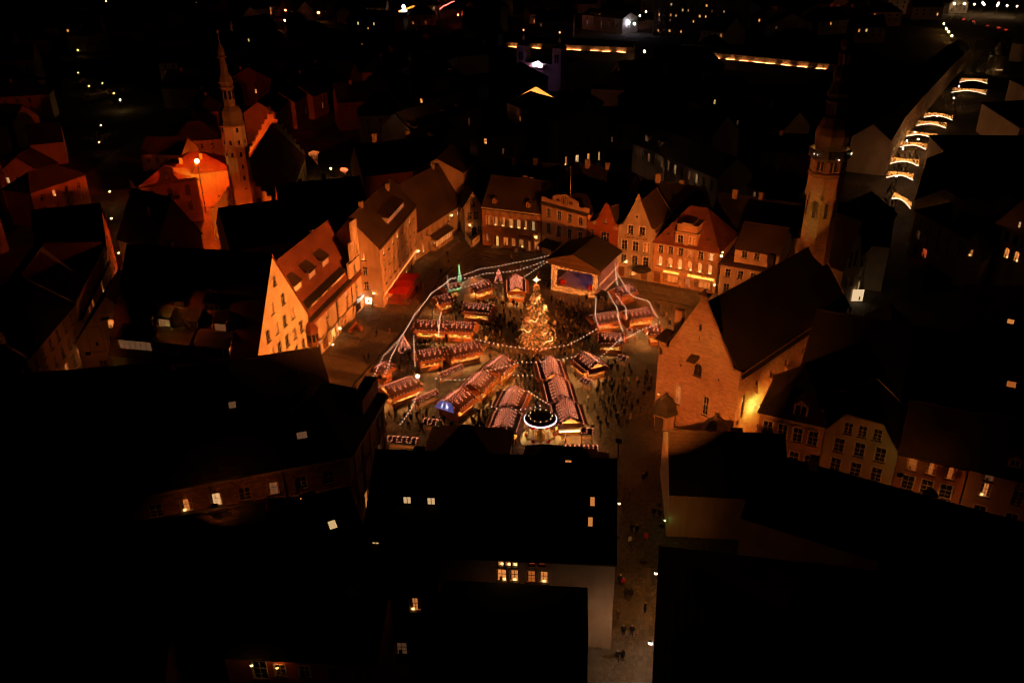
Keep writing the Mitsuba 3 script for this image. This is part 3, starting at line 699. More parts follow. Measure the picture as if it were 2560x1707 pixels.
letters(fB[0], 'lettering', 'RAEAPTEEK', onB(12.2, 3.55, .03), uB, nB, .62, stretch=3.6)
letters(fB[0], 'lettering', 'Apteek', onB(4.6, 4.55, .03), uB, nB, .26, mat='brown_paint')
letters(fB[0], 'lettering', 'Raeapteek', onB(4.2, 4.0, .03), uB, nB, .24, mat='brown_paint')
for i, (x, w, nm) in enumerate(((4.2, 1.0, 'bright yellow doorway'), (6.6, .9, 'first window right of the bright doorway'), (8.7, .9, 'second window right of the bright doorway'), (10.9, .9, 'lit window left of the blue banner'), (13.1, .85, 'door with the blue banner'), (15.2, .85, 'window below the wall lantern'))):
    k = thing('window_garland', f'pink-white bulbs round the {nm}, pink house', 'string lights')
    put(k, None, bulbs(along([(-w, 0, .4), (-w, 0, 3.0), (w, 0, 3.0), (w, 0, .4)], .5), .11), 'black', M4(onB(x, 0, .08), (*uB, 0), (*nB, 0)), emit=(2.6, .9, .5), sw=.15)
k = thing('blue_banner', 'tall blue banner standing at the pink house door', 'banner'); put(k, None, MB().box(-.3, .3, -.06, .06, .15, 3.0), 'black', M4(onB(12.9, 0, .6), (*uB, 0), (*nB, 0)), emit=(.05, .02, .5), sw=.1)
k = thing('door_step', 'stone step in front of the bright yellow doorway', 'step'); put(k, None, MB().box(-1.3, 1.3, 0, 1.3, .08, .22).box(-1.0, 1.0, 0, .9, .22, .36), 'stone_trim', M4(onB(4.2, 0, .02), (*uB, 0), (*nB, 0)))
k = thing('pavement_sign', 'small sandwich board on the footway of the pink house', 'sandwich board'); put(k, None, MB().slab([(-.4, -.3, .1), (.4, -.3, .1), (.4, 0, 1.1), (-.4, 0, 1.1)], .05).slab([(-.4, .3, .1), (-.4, 0, 1.1), (.4, 0, 1.1), (.4, .3, .1)], .05), 'sign_white', M4(onB(10.3, 0, 1.6), (*uB, 0), (*nB, 0)))
# terrace fence of the narrow house
k = thing('terrace_fence', 'pale banner fence round the terrace of the narrow gabled house', 'fence')
for i, (a, b) in enumerate(((at2(1163, 598), at2(1178, 620)), (at2(1181, 620), at2(1200, 603)))):
    d = b - a; l = np.linalg.norm(d); u = d / l
    put(k, 'panel', MB().box(0, l, -.04, .04, .15, 2.0), 'sign_white', M4((*a, 0), (*u, 0), (-u[1], u[0], 0)))
    put(k, 'post', MB().box(-.12, -.04, -.06, .06, 0, 2.2), 'iron', M4((*a, 0), (*u, 0), (-u[1], u[0], 0)))
    if i == 1: letters(k, 'lettering', 'KOMPRESSOR', np.array([*(a + u * l / 2 + np.array([u[1], -u[0]]) * .05), 1.2]), u, (u[1], -u[0]), .34, mat='brown_paint', stretch=2.2)
# yellow house with a parapet
uC = np.array([18.6 - 7.8, 193.2 - 203.6]); LC = np.linalg.norm(uC); uC /= LC; nC = np.array([uC[1], -uC[0]])
CF = [(0, 0), (LC, 0), (LC, 14.9), (LC - 1.6, 14.9), (LC - 1.6, 14.6), (LC * .78, 14.6), (LC * .78, 15.7), (LC * .5, 16.9), (LC * .24, 15.9), (LC * .24, 14.7), (1.4, 14.7), (1.4, 14.9), (0, 14.9)]
fC = house('yellow_house', 'yellow classical house with a low parapet gable bearing dark letters and hooded windows', (7.8, 203.6), (18.6, 193.2), 13, 13.4, 15.8, 'hip', 'yellow', 'dark',
    [row('F', 10.2, 2.1, 4, 1.25, '....', m=.7, style='trim'), row('F', 5.9, 2.6, 4, 1.3, '....', m=.7, style='trim'), row('F', .4, 2.6, 3, 1.4, '...', m=2)], front=CF)
put(fC[0], 'cornice', MB().slab([(-.15, -.7, 13.3), (LC + .15, -.7, 13.3), (LC + .15, 0, 13.75), (-.15, 0, 13.75)], .25), 'tiles', fC[1], uv=TILE['grey'])
put(fC[0], 'cornice_band', MB().box(0, LC, -.25, -.002, 12.7, 12.95), 'plaster', fC[1], uv=PAINT['yellow'])
for i in range(4):
    x = .7 + (LC - 1.4) * (i + .5) / 4
    put(fC[0], 'window_hood', MB().box(x - 1.15, x + 1.15, -.4, -.002, 9.2, 9.42), 'stone_trim', fC[1])
put(fC[0], 'string_course', MB().box(0, LC, -.18, -.002, 4.7, 4.95), 'stone_trim', fC[1])
put(fC[0], 'downpipe', MB().tube((.1, -.2, .1), (.1, -.2, 12.6), .09).tube((LC - .1, -.2, .1), (LC - .1, -.2, 12.6), .09), 'dark_paint', fC[1])
pc = np.array([7.8, 203.6])
for x, s in ((.36, 'M'), (.50, 'E'), (.635, 'M')): letters(fC[0], 'lettering', s, np.array([*(pc + uC * LC * x + nC * .03), 14.75 if s != 'E' else 14.7]), uC, nC, .85 if s != 'E' else 1.15, bold=True)
put(fC[0], 'wreath', MB().lathe([(.95, 0), (1.1, 0), (1.1, .06), (.95, .06)], 16), 'brown_paint', fC[1] @ M4((LC * .5, -.02, 15.25), (1, 0, 0), (0, 0, 1), (0, -1, 0)))
k = thing('flagpole', 'thin pale flagpole on the roof of the yellow house', 'flagpole'); put(k, None, MB().tube((14.6, 199.3, 14.5), (14.6, 199.3, 23.5), .07, .04), 'white_paint')
k = thing('awning', 'dark pavement awning in front of the yellow house', 'awning')
am = M4((*(pc + uC * 4.2), 0), (*uC, 0), (*-nC, 0)); put(k, 'canopy', MB().slab([(-3, -3.2, 3.2), (3, -3.2, 3.2), (2.6, -.1, 4.4), (-2.6, -.1, 4.4)], .08), 'canvas_dark', am)
for s in (-1, 1): put(k, 'post', MB().tube((s * 2.9, -3.1, 0), (s * 2.9, -3.1, 3.2), .05), 'iron', am)
# red gabled house
RA, RB = np.array([18.65, 193.15]), np.array([25.0, 187.3]); uD = (RB - RA); LD = np.linalg.norm(uD); uD /= LD; nD = np.array([uD[1], -uD[0]])
DF = [(0, 0), (LD, 0), (LD, 12.0), (LD - .2, 12.6), (LD - 1.1, 12.9), (LD * .62, 17.1), (LD * .58, 17.3), (LD * .54, 17.1), (2.5, 12.9), (1.9, 12.4), (1.7, 11.9), (0, 11.9)]
fD = house('red_gable_house', 'narrow dark red house with a pointed gable and white scrolls at its shoulders', RA, RB, 12, 11.8, 15.8, 'front', 'red', 'dark',
    [row('F', 12.3, 1.1, 1, 1.0, 'd', xs=[LD * .57], style='arch_dark'), row('F', 7.8, 2.3, 1, 2.4, '.', xs=[LD * .57], style='triple'), row('F', 8.2, 2.0, 1, 1.0, '.', xs=[1.0]), row('F', .3, 2.4, 2, 1.6, '..', m=.8, style='shop')], front=DF)
for x in (1.9, LD - .6): put(fD[0], 'scroll', MB().lathe([(.16, 0), (.5, 0), (.5, .16), (.16, .16)], 14), 'stone_trim', fD[1] @ M4((x, -.1, 11.9), (1, 0, 0), (0, 0, 1), (0, -1, 0)))
k = thing('blue_sign', 'broken blue-violet lettering glowing on the red house behind the stage roof', 'sign')
for i, (x, h, e) in enumerate(((2.2, .5, (.35, .3, .75)), (3.0, .9, (.16, .13, .95)), (3.8, .75, (.2, .1, .3)), (4.6, .7, (.3, .15, .3)), (5.0, .85, (.3, .27, .7)))):
    put(k, 'letter', MB().box(-.2, .2, 0, .08, 0, h), 'black', M4((*(RA + uD * x + nD * .06), 5.5), (*uD, 0), (*nD, 0)), emit=e)
# pale gable with script lettering
EA, EB = np.array([25.1, 187.2]), np.array([32.9, 183.3]); uE = (EB - EA); LE = np.linalg.norm(uE); uE /= LE; nE = np.array([uE[1], -uE[0]])
EF = [(0, 0), (LE, 0), (LE, 12.9), (LE - .9, 13.0), (LE * .57, 19.0), (LE * .57, 19.4), (LE * .43, 19.4), (LE * .43, 19.0), (1.0, 13.0), (0, 12.9)]
fE = house('pale_gable_house', 'tall pale grey gabled house with a small finial and script lettering under its attic windows', EA, EB, 14, 12.7, 18.6, 'front', 'greengrey', 'dark',
    [row('F', 11.0, 2.1, 2, 1.35, '..', m=1.6, style='trim'), row('F', 7.0, 2.4, 3, 1.4, '..c', m=.3, style='trim'), row('F', 3.6, 2.3, 3, 1.4, '...', m=.3, style='trim'),
     row('F', .2, 2.5, 1, 1.5, '.', xs=[1.2], style='door'), row('F', .8, 1.9, 1, 1.4, 'o', xs=[4.0], style='trim'), row('F', .2, 2.4, 1, 1.3, '.', xs=[6.8], style='door')], front=EF)
put(fE[0], 'finial', MB().lathe([(.75, 19.4), (.75, 19.7), (.3, 20.0), (.45, 20.3), (0, 20.9)], 4, (LE * .5, .2), math.pi / 4), 'stone_trim', fE[1])
put(fE[0], 'hatch', MB().box(LE * .5 - .65, LE * .5 + .65, -.08, -.002, 14.2, 16.2), 'stone_trim', fE[1]); put(fE[0], 'hatch_hole', MB().box(LE * .5 - .22, LE * .5 + .22, -.1, -.082, 15.1, 15.6), 'black', fE[1])
letters(fE[0], 'lettering', 'Tudengimaja', np.array([*(EA + uE * LE * .5 + nE * .03), 10.05]), uE, nE, .62, mat='brown_paint', stretch=5.4)
k = thing('canopy', 'round-backed dark canopy on posts at the pale gable house door', 'canopy'); am = M4((*(EA + uE * 6.6 + nE * 1.6), 0), (*uE, 0), (*-nE, 0))
put(k, 'roof', MB().lathe([(2.4, 3.3), (1.6, 3.9), (0, 4.2)], 8), 'canvas_dark', am)
for s in (-1, 1): put(k, 'post', MB().tube((s * 1.9, -1.4, 0), (s * 1.9, -1.4, 3.3), .06), 'iron', am)
# the restaurant
FA, FB = np.array([33.0, 183.25]), np.array([46.1, 175.7]); uF = FB - FA; LF = np.linalg.norm(uF); uF /= LF; nF = np.array([uF[1], -uF[0]])
fF = house('restaurant_house', 'broad ochre restaurant house with arched lit windows and a two-window frontispiece on its red roof', FA, FB, 14, 10.0, 17.5, 'hip', 'ochre', 'red',
    [row('F', 7.7, 1.8, 6, 1.15, '...d w'.replace(' ', '.'), m=.5, style='trim'), row('F', 4.4, 2.4, 6, 1.3, 'ssssss', m=.5, style='arch'),
     row('F', .2, 2.5, 1, 1.6, '.', xs=[1.2], style='door'), row('F', .8, 1.9, 1, 4.0, 'c', xs=[4.7], style='shop'), row('F', .2, 2.4, 1, 1.5, 'd', xs=[8.6], style='shop'), row('F', .8, 1.9, 1, 4.2, 'c', xs=[12.3], style='shop')],
    ridge_in=5.5, cornice=True, chimneys=[(8.4, 9.6, 1.1, 2.8), (5.6, 9, .8, .8)], dormers=[dict(side='F', x=2.6, z=11.4, w=.9, h=.35, kind='arch', style='std', wall='dark'), dict(side='F', x=12.2, z=11.4, w=.9, h=.35, kind='arch', style='std', wall='dark')])
fp = MB(); x0, x1 = 4.8, 10.0
wall_faces(fp, [(x0, 10.02), (x1, 10.02), (x1, 13.2), (x0, 13.2)], [[(5.4, 10.7), (6.7, 10.7), (6.7, 12.5), (5.4, 12.5)], [(8.1, 10.7), (9.4, 10.7), (9.4, 12.5), (8.1, 12.5)]], ((0, .1, 0), (1, 0, 0), (0, -1, 0)))
fp.box(x0, x0 + .2, .1, 5, 10.02, 13.2).box(x1 - .2, x1, .1, 5, 10.02, 13.2).box(x0 + .3, x1 - .3, .25, 5.5, 13.2, 15.0)
put(fF[0], 'frontispiece', fp, 'plaster', fF[1], uv=PAINT['ochre'])
put(fF[0], 'frontispiece_cornice', MB().box(x0 - .3, x1 + .3, -.25, 5, 13.2, 13.4).box(x0 + .05, x1 - .05, -.05, 5.5, 15.0, 15.2).box(x0 + 1.4, x1 - 1.4, .2, 5, 15.2, 15.5), 'stone_trim', fF[1])
put(fF[0], 'pilaster', MB().box(7.1, 7.7, -.06, -.002, 3.4, 10).box(7.1, 7.7, .0, .098, 10.02, 13.2), 'plaster', fF[1], uv=PAINT['tan'])
put(fF[0], 'string_course', MB().box(0, LF, -.12, -.002, 7.0, 7.25).box(0, LF, -.14, -.002, 3.75, 4.0), 'plaster', fF[1], uv=PAINT['tan'])
for x, l in ((6.05, '.'), (8.75, 'r')): set_window(fF[0], 'F', LF, 14, dict(x=x, z=10.7, w=1.3, h=1.8, style='trim', lit=l), fF[1] @ M4((0, .1, 0)))


def onF(x, z, out): return np.array([*(FA + uF * x + nF * out), z])


k = thing('restaurant_sign', 'glowing yellow block letters in two words above the restaurant icicle lights', 'sign')
letters(k, 'lettering', 'RESTORAN', onF(4.6, 3.12, .18), uF, nF, .42, emit=(3.2, 1.5, .22), stretch=3.6, bold=True)
letters(k, 'lettering', 'KAERAJAAN', onF(11.6, 3.12, .18), uF, nF, .58, emit=(3.2, 1.5, .22), stretch=6.0, bold=True)
k = thing('icicle_lights', 'curtain of golden icicle lights above the restaurant windows', 'string lights')
pts = [(x, .0, 2.98 - q * .14 - rnd.random() * .06) for x in np.arange(.1, LF - .1, .19) for q in range(rnd.choice((2, 3, 4)))]
put(k, None, bulbs(pts, .065), 'black', M4((*(FA + nF * .25), 0), (*uF, 0), (*nF, 0)), emit=(2.2, .85, .08), sw=1.5)
for i, (x, w, nm) in enumerate(((4.7, 2.1, 'left show window'), (8.6, .85, 'entrance'), (12.3, 2.2, 'right show window'))):
    k = thing('window_garland', f'red and white garland of lights in the {nm} of the restaurant', 'string lights')
    p_ = along([(-w, 0, .5), (-w, 0, 2.5), (-w * .5, 0, 2.2), (0, 0, 2.5), (w * .5, 0, 2.15), (w, 0, 2.5), (w, 0, .5)], .2) + np.array([[rnd.uniform(-.05, .05), rnd.uniform(-.02, .1), rnd.uniform(-.12, .12)] for _ in range(99)])[:len(along([(-w, 0, .5), (-w, 0, 2.5), (-w * .5, 0, 2.2), (0, 0, 2.5), (w * .5, 0, 2.15), (w, 0, 2.5), (w, 0, .5)], .2))]
    put(k, None, bulbs(p_[::2], .1), 'black', M4(onF(x, 0, .06), (*uF, 0), (*nF, 0)), emit=(2.2, .6, .3), sw=.2)
for i in range(6):
    x = .5 + (LF - 1) * (i + .5) / 6
    k = thing('window_garland', 'garland of bulbs round an arched upper window of the restaurant', 'string lights', 'garlands on the arched restaurant windows')
    t = [math.pi * q / 7 for q in range(8)]
    put(k, None, bulbs(along([(.62, 0, 5.4)] + [(.62 * math.cos(a), 0, 6.2 + .62 * math.sin(a)) for a in t] + [(-.62, 0, 5.4)], .36), .09), 'black', M4(onF(x, 0, .04), (*uF, 0), (*nF, 0)), emit=(2.4, .8, .35), sw=.1, cache='archgarland')
k = thing('lit_notice', 'white lit menu case beside the restaurant entrance', 'showcase'); put(k, 'glow', MB().box(-.35, .35, -.06, .06, 1.0, 2.3), 'black', M4(onF(7.2, 0, 1.0), (*uF, 0), (*nF, 0)), emit=(2.4, 1.9, 1.7), sw=.3); put(k, 'post', MB().box(-.05, .05, -.05, .05, 0, 1.0), 'iron', M4(onF(7.2, 0, 1.0)))
# house to the right of the lane
GA = FA + uF * 15.6; GB = FA + uF * 28
fG = house('cream_house', 'low cream house beside the tall street lamp, partly hidden by the town hall', GA, GB, 12, 7.6, 8.6, 'shed', 'cream', 'dark', [row('F', 4.7, 1.9, 4, 1.2, '....', m=.6, style='trim'), row('F', 1.0, 2.0, 4, 1.3, '....', m=.6)])
house('cream_house', 'taller cream house standing back behind the low cream house, with its own tiled roof', GA + uF * 2.6 - nF * 1.8, GB - nF * 1.8, 11, 11.2, 15.5, 'side', 'cream', 'dark', [row('F', 9.0, 1.6, 3, 1.2, '...', m=.8, style='trim')])
# plain roofs rising behind the row
for (a, b, dp, ev, rg, lb) in (((-5, 226), (11, 219), 15, 11, 17, 'dark-roofed house behind the pink house'), ((13, 215), (27, 203), 14, 12, 19, 'dark-roofed house behind the yellow and the red house'),
                               ((30, 201), (44, 193), 13, 11, 18, 'dark-roofed house behind the pale gable house'), ((47, 192), (64, 182), 14, 10, 17, 'dark-roofed house behind the restaurant')):
    house('rear_house', lb, a, b, dp, ev, rg, 'side', 'tan', 'black', chimneys=[(4, 6.5, 1.2, 2.0), (10, 7, 1.0, 1.6)])

# ------------------------------------------------------------------ the town hall
ha = np.array(HA); hb = np.array([-.7133, .7009]); HO = np.array([34.65, 112.35]); HW, HL = 14.9, 37.5
TA, TB = HO + hb * HW, HO
TF = [(0, 0), (HW, 0), (HW, 14.3), (HW - 1.3, 14.5), (HW * .54, 23.9), (HW * .54, 24.6), (HW * .46, 24.6), (HW * .46, 23.9), (2.0, 15.2), (1.9, 14.1), (1.2, 14.1), (1.2, 15.0), (0, 15.0)]
th, tm, _ = house('town_hall', 'medieval limestone town hall with a tall floodlit gable end and a steep black roof', TA, TB, HL, 13.9, 23.6, 'front', (.50, .37), 'black',
    [row('F', 4.6, 3.4, 2, .95, 'd.', xs=[4.4, 9.6], style='std'), row('F', 11.0, 2.2, 1, 1.4, '.', xs=[7.6], style='arch_dark'), row('F', 18.9, 1.1, 1, .5, '.', xs=[7.3], style='slit'), row('F', 17.0, 1.0, 1, .16, '.', xs=[7.3], style='slit'),
     row('F', 11.5, .45, 2, .4, '..', xs=[4.4, 11.4], style='slit'),
     row('R', 5.4, 4.2, 1, .8, '.', xs=[2.2], style='slit'), row('R', 9.6, 1.0, 6, .8, '......', xs=[6, 10.5, 15.5, 21.5, 27, 31.5], style='slit'), row('R', 4.4, .9, 4, .7, '....', xs=[1.2, 18, 29, 33], style='slit')],
    front=TF, wallmat='rubble', cat='town hall')
for i in (6, 10.5, 15.5, 21.5, 27, 31.5):      # weathered triangular niches under the loopholes
    put(th, 'sill_wedge', MB().slab([(HW, i - .5, 9.6), (HW + .02, i + .5, 9.6), (HW + .38, i, 9.05)], .9), 'rubble', tm, uv=(.30, .22))
for x in (4.4, 9.6): put(th, 'window_surround', MB().box(x - .85, x - .5, -.06, .08, 4.4, 8.2).box(x + .5, x + .85, -.06, .08, 4.4, 8.2).box(x - .5, x + .5, -.06, .08, 8.02, 8.2), 'stone_trim', tm)
put(th, 'hoist_beam', MB().slab([(6.2, -1.5, 13.9), (7.8, -1.5, 13.9), (7.8, .1, 14.6), (6.2, .1, 14.6)], .14).box(7.3, 7.5, -2.6, .1, 14.5, 14.7), 'dark_paint', tm)
put(th, 'ridge_block', MB().box(HW * .45, HW * .55, -.3, 1.0, 24.6, 25.0).slab([(HW * .44, -.4, 25.0), (HW * .56, -.4, 25.0), (HW * .5, .3, 26.0)], .1), 'rubble', tm, uv=(.5, .37))
put(th, 'turret_roof', MB().box(-.5, 1.6, -.5, 1.4, 15.0, 15.15).slab([(-.6, -.6, 15.15), (1.7, -.6, 15.15), (1.7, 2.6, 15.9), (-.6, 2.6, 15.9)], .15), 'dark_paint', tm)
put(th, 'end_chimney', MB().box(-1.0, .4, 5.5, 6.5, 13.5, 18.2), 'rubble', tm, uv=(.5, .37)); put(th, 'end_chimney', MB().box(-.6, .5, HL - 2.2, HL - 1.2, 13.5, 19.8), 'rubble', tm, uv=(.5, .37))
for nm, x, y in (('near', 3.0, -1.3), ('far', 12.4, -1.3)):
    k = thing('cellar_porch', 'small porch with an ogee roof against the town hall gable, ' + ('at the square end' if nm == 'near' else 'half hidden by near roof'), 'porch')
    pmx = tm @ M4((x, y, 0))
    put(k, 'wall', MB().lathe([(1.75, 0), (1.75, 3.3)], 6, rot=.2), 'plaster', pmx, uv=PAINT['tan'])
    put(k, 'roof', MB().lathe([(2.3, 3.2), (1.9, 3.8), (1.75, 4.6), (1.2, 5.4), (.4, 5.9), (.12, 6.4), (.25, 6.6), (0, 6.9)], 6, rot=.2), 'copper', pmx, smooth=20)
    put(k, 'door', MB().box(-.75, .75, -1.7, -1.5, .1, 2.7), 'dark_paint', pmx)
# the tower
tx, ty = HO + hb * HW / 2 + ha * 36.6
tw = thing('town_hall_tower', 'slender octagonal limestone tower with arched openings and a lit gallery under a dark copper spire', 'tower')
R8 = math.radians(22.5 + 44.5)
tmx = M4((tx, ty, 0))
sh = MB().lathe([(2.75, 12), (2.7, 36.6)], 8, rot=R8); put(tw, 'shaft', sh, 'rubble', tmx, uv=(.46, .33))
put(tw, 'band', MB().lathe([(2.95, 36.0), (3.05, 36.3), (3.2, 36.4), (3.2, 36.8), (2.95, 37.0)], 8, rot=R8), 'rubble', tmx, uv=(.30, .21))
put(tw, 'upper_stage', MB().lathe([(2.98, 33.2), (2.95, 39.2)], 8, rot=R8), 'rubble', tmx, uv=(.5, .36))
ga = MB().lathe([(3.0, 39.0), (3.3, 39.3), (3.5, 39.5), (3.5, 40.9), (3.42, 40.9), (3.42, 39.7), (2.2, 39.7)], 8, rot=R8)
put(tw, 'gallery', ga, 'copper', tmx)
for q in range(8):
    a = R8 + q * math.pi / 4 + math.pi / 8; c_, s_ = math.cos(a), math.sin(a)
    fm = tmx @ M4((0, 0, 0), (-s_, c_, 0), (c_, s_, 0))
    r0 = 2.72 * math.cos(math.pi / 8); r1 = 2.96 * math.cos(math.pi / 8)
    # blind arch on two corbels
    t = [math.pi * i / 6 for i in range(7)]
    am_ = MB()
    for i in range(6):
        p, n_ = t[i], t[i + 1]
        am_.add([(.95 * math.cos(p), r1 - .1, 33.2 + .95 * math.sin(p)), (1.2 * math.cos(p), r1 - .1, 33.2 + 1.2 * math.sin(p)), (1.2 * math.cos(n_), r1 - .1, 33.2 + 1.2 * math.sin(n_)), (.95 * math.cos(n_), r1 - .1, 33.2 + .95 * math.sin(n_)),
                 (.95 * math.cos(p), r1 + .16, 33.2 + .95 * math.sin(p)), (1.2 * math.cos(p), r1 + .16, 33.2 + 1.2 * math.sin(p)), (1.2 * math.cos(n_), r1 + .16, 33.2 + 1.2 * math.sin(n_)), (.95 * math.cos(n_), r1 + .16, 33.2 + .95 * math.sin(n_))],
                [(4, 5, 6), (4, 6, 7), (0, 1, 5), (0, 5, 4), (3, 2, 6), (3, 6, 7), (0, 4, 7), (0, 7, 3), (1, 2, 6), (1, 6, 5)])
    for s in (-1, 1): am_.box(s * 1.07 - .15, s * 1.07 + .15, r1 - .1, r1 + .18, 32.4, 33.2)
    put(tw, 'arch', am_, 'stone_trim', fm)
    wn = fresh(tw + '__window')
    put(wn, 'frame', MB().box(-.42, -.3, r0 - .05, r0 + .08, 29.0, 31.8).box(.3, .42, r0 - .05, r0 + .08, 29.0, 31.8).box(-.3, .3, r0 - .05, r0 + .08, 31.7, 31.95), 'stone_trim', fm)
    put(wn, 'pane', MB().box(-.3, .3, r0 - .03, r0 + .03, 29.0, 31.7), 'black', fm)
    wl = 'glow_' if False else None
    put(wn, 'lamp', MB().ball((0, r0 + .16, 28.95), .1), 'black', fm, emit=(9, 5.5, 2.6), sw=.05)
    wn = fresh(tw + '__window')
    for s in (-.35, .35): put(wn, 'pane', MB().box(s - .22, s + .22, r1 - .05, r1 + .03, 37.3, 38.9), 'black', fm)
    put(wn, 'frame', MB().box(-.64, -.57, r1 - .05, r1 + .1, 37.2, 39).box(.57, .64, r1 - .05, r1 + .1, 37.2, 39).box(-.07, .07, r1 - .05, r1 + .1, 37.2, 39), 'stone_trim', fm)
    for s in (-1.05, -.5, .05, .6): put(tw, 'baluster', MB().box(s, s + .12, 3.5 * math.cos(math.pi / 8) + .0, 3.5 * math.cos(math.pi / 8) + .05, 39.7, 40.7), 'iron', fm, cache='bal' )
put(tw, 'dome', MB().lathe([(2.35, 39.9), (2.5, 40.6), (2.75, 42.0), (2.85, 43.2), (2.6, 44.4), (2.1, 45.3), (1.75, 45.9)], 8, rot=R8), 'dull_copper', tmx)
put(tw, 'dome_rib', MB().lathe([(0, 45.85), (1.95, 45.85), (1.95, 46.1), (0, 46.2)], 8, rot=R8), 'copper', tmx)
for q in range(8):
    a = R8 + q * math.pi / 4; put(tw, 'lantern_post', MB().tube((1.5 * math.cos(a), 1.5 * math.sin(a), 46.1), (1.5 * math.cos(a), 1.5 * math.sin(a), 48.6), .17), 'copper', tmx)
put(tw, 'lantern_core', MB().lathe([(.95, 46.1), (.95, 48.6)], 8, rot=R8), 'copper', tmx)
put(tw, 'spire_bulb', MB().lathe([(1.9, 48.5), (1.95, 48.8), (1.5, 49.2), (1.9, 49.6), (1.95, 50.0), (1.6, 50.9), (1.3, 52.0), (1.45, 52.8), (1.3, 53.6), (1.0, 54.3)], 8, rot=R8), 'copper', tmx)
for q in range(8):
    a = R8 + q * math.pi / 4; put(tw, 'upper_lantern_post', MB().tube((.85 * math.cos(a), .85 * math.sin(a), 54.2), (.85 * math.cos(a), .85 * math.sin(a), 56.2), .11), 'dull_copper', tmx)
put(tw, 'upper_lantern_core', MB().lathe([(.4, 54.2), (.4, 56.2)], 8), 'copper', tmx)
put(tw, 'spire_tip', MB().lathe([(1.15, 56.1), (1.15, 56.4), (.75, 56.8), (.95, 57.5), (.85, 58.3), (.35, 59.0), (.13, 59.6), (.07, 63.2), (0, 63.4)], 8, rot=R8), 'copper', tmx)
put(tw, 'weathervane_ball', MB().ball((0, 0, 63.6), .34, 1), 'gilt', tmx)

# ------------------------------------------------------------------ church with the red-lit tower
cw, ce = np.array([-70.5, 217.3]), np.array([-77.9, 280.2]); cd = (ce - cw) / np.linalg.norm(ce - cw); cq = np.array([cd[1], -cd[0]])
CW = 18.6; cA, cB = cw - cq * CW / 2, cw + cq * CW / 2


def stepped(W, eave, top, n, cap):
    pts = [(0, 0), (W, 0)]; half = (W - cap) / 2
    for i in range(n): x = W - half * i / n; z = eave + (top - eave) * (i + .6) / n; pts += [(x, z), (x - half / n, z)]
    pts += [(W / 2 + cap / 2, top + .9), (W / 2 - cap / 2, top + .9)]
    for i in reversed(range(n)): x = half * i / n; z = eave + (top - eave) * (i + .6) / n; pts += [(x + half / n, z), (x, z)]
    return pts


ch, cm, _ = house('church', 'white church with stepped gables and a high steep roof, lit deep red', cA, cB, 61, 7.6, 18.2, 'front', 'white', 'red', [row('F', 1.5, 3.6, 2, 1.4, '..', xs=[3.4, 15.2], style='arch_dark'), row('F', 8, 1.6, 2, .9, '..', xs=[5.0, 13.6], style='slit'), row('R', 1.2, 4.5, 8, 1.3, '........', style='arch_dark', m=3)],
    front=stepped(CW, 7.8, 17.6, 7, 1.9), cat='church')
pe = stepped(CW, 8.2, 20.2, 7, 1.9); put(ch, 'east_gable', MB().prism(pe, 60.9, 61.6), 'plaster', cm, uv=PAINT['white'])
put(ch, 'east_turret', MB().lathe([(.35, 21.0), (.35, 22.6), (.6, 22.7), (0, 24.2)], 6, (CW / 2, 61.2)), 'copper', cm)
tp = cw - cd * 1.2
spx = at2(598, 400, 20); ctx, cty = tp[0], tp[1]
ct = thing('church_tower', 'slim octagonal white church tower glowing red with a tall tiered dark spire', 'tower'); ctm = M4((ctx, cty, 0)); r0 = math.radians(22.5 - 6)
Zc = lambda py: height_at(ctx, cty, py)
put(ct, 'shaft', MB().lathe([(3.0, 0), (2.95, Zc(312))], 8, rot=r0), 'plaster', ctm, uv=(.62, .56))
for py in (470, 440, 412, 382, 352, 322):
    z = Zc(py)
    for q in range(8):
        if q % 2 and py not in (382, 352): continue
        a = r0 + q * math.pi / 4 + math.pi / 8; r_ = 2.96 * math.cos(math.pi / 8)
        wn = fresh(ct + '__window'); fm = ctm @ M4((0, 0, 0), (-math.sin(a), math.cos(a), 0), (math.cos(a), math.sin(a), 0))
        put(wn, None, MB().box(-.28, .28, r_ - .06, r_ + .015, z - .55, z + .55), 'black', fm)
z = Zc(312)
put(ct, 'spire_hood', MB().lathe([(3.3, z - .1), (3.35, z + .2), (3.0, z + .7), (2.75, z + 1.4), (2.9, z + 2.6), (2.7, z + 3.6), (2.0, z + 4.4), (1.55, z + 4.8)], 8, rot=r0), 'dull_copper', ctm)
z1 = z + 4.8; z2 = Zc(220)
put(ct, 'lantern', MB().lathe([(1.55, z1), (1.5, z2)], 8, rot=r0), 'dull_copper', ctm)
for q in range(8):
    a = r0 + q * math.pi / 4 + math.pi / 8; fm = ctm @ M4((0, 0, 0), (-math.sin(a), math.cos(a), 0), (math.cos(a), math.sin(a), 0)); r_ = 1.52 * math.cos(math.pi / 8)
    put(ct, 'lantern_opening', MB().box(-.33, .33, r_ - .1, r_ + .01, z1 + 1.0, z2 - .6), 'black', fm)
z3 = Zc(178); z4 = Zc(145); z5 = Zc(128); z6 = Zc(78)
put(ct, 'spire_middle', MB().lathe([(1.9, z2), (1.95, z2 + .3), (1.6, z2 + .7), (1.85, z2 + 1.6), (1.6, z2 + 2.6), (1.0, z3 - .3), (1.0, z3)], 8, rot=r0), 'dull_copper', ctm)
put(ct, 'upper_lantern', MB().lathe([(1.0, z3), (.9, z3 + 1.6), (.75, z4 - .6), (.75, z4)], 8, rot=r0), 'dull_copper', ctm)
put(ct, 'spire_tip', MB().lathe([(1.25, z4), (1.25, z4 + .3), (.85, z4 + .6), (.95, z5), (.5, z5 + 1.2), (.12, z5 + 2.2), (.07, z6 - .3)], 8, rot=r0), 'dull_copper', ctm)
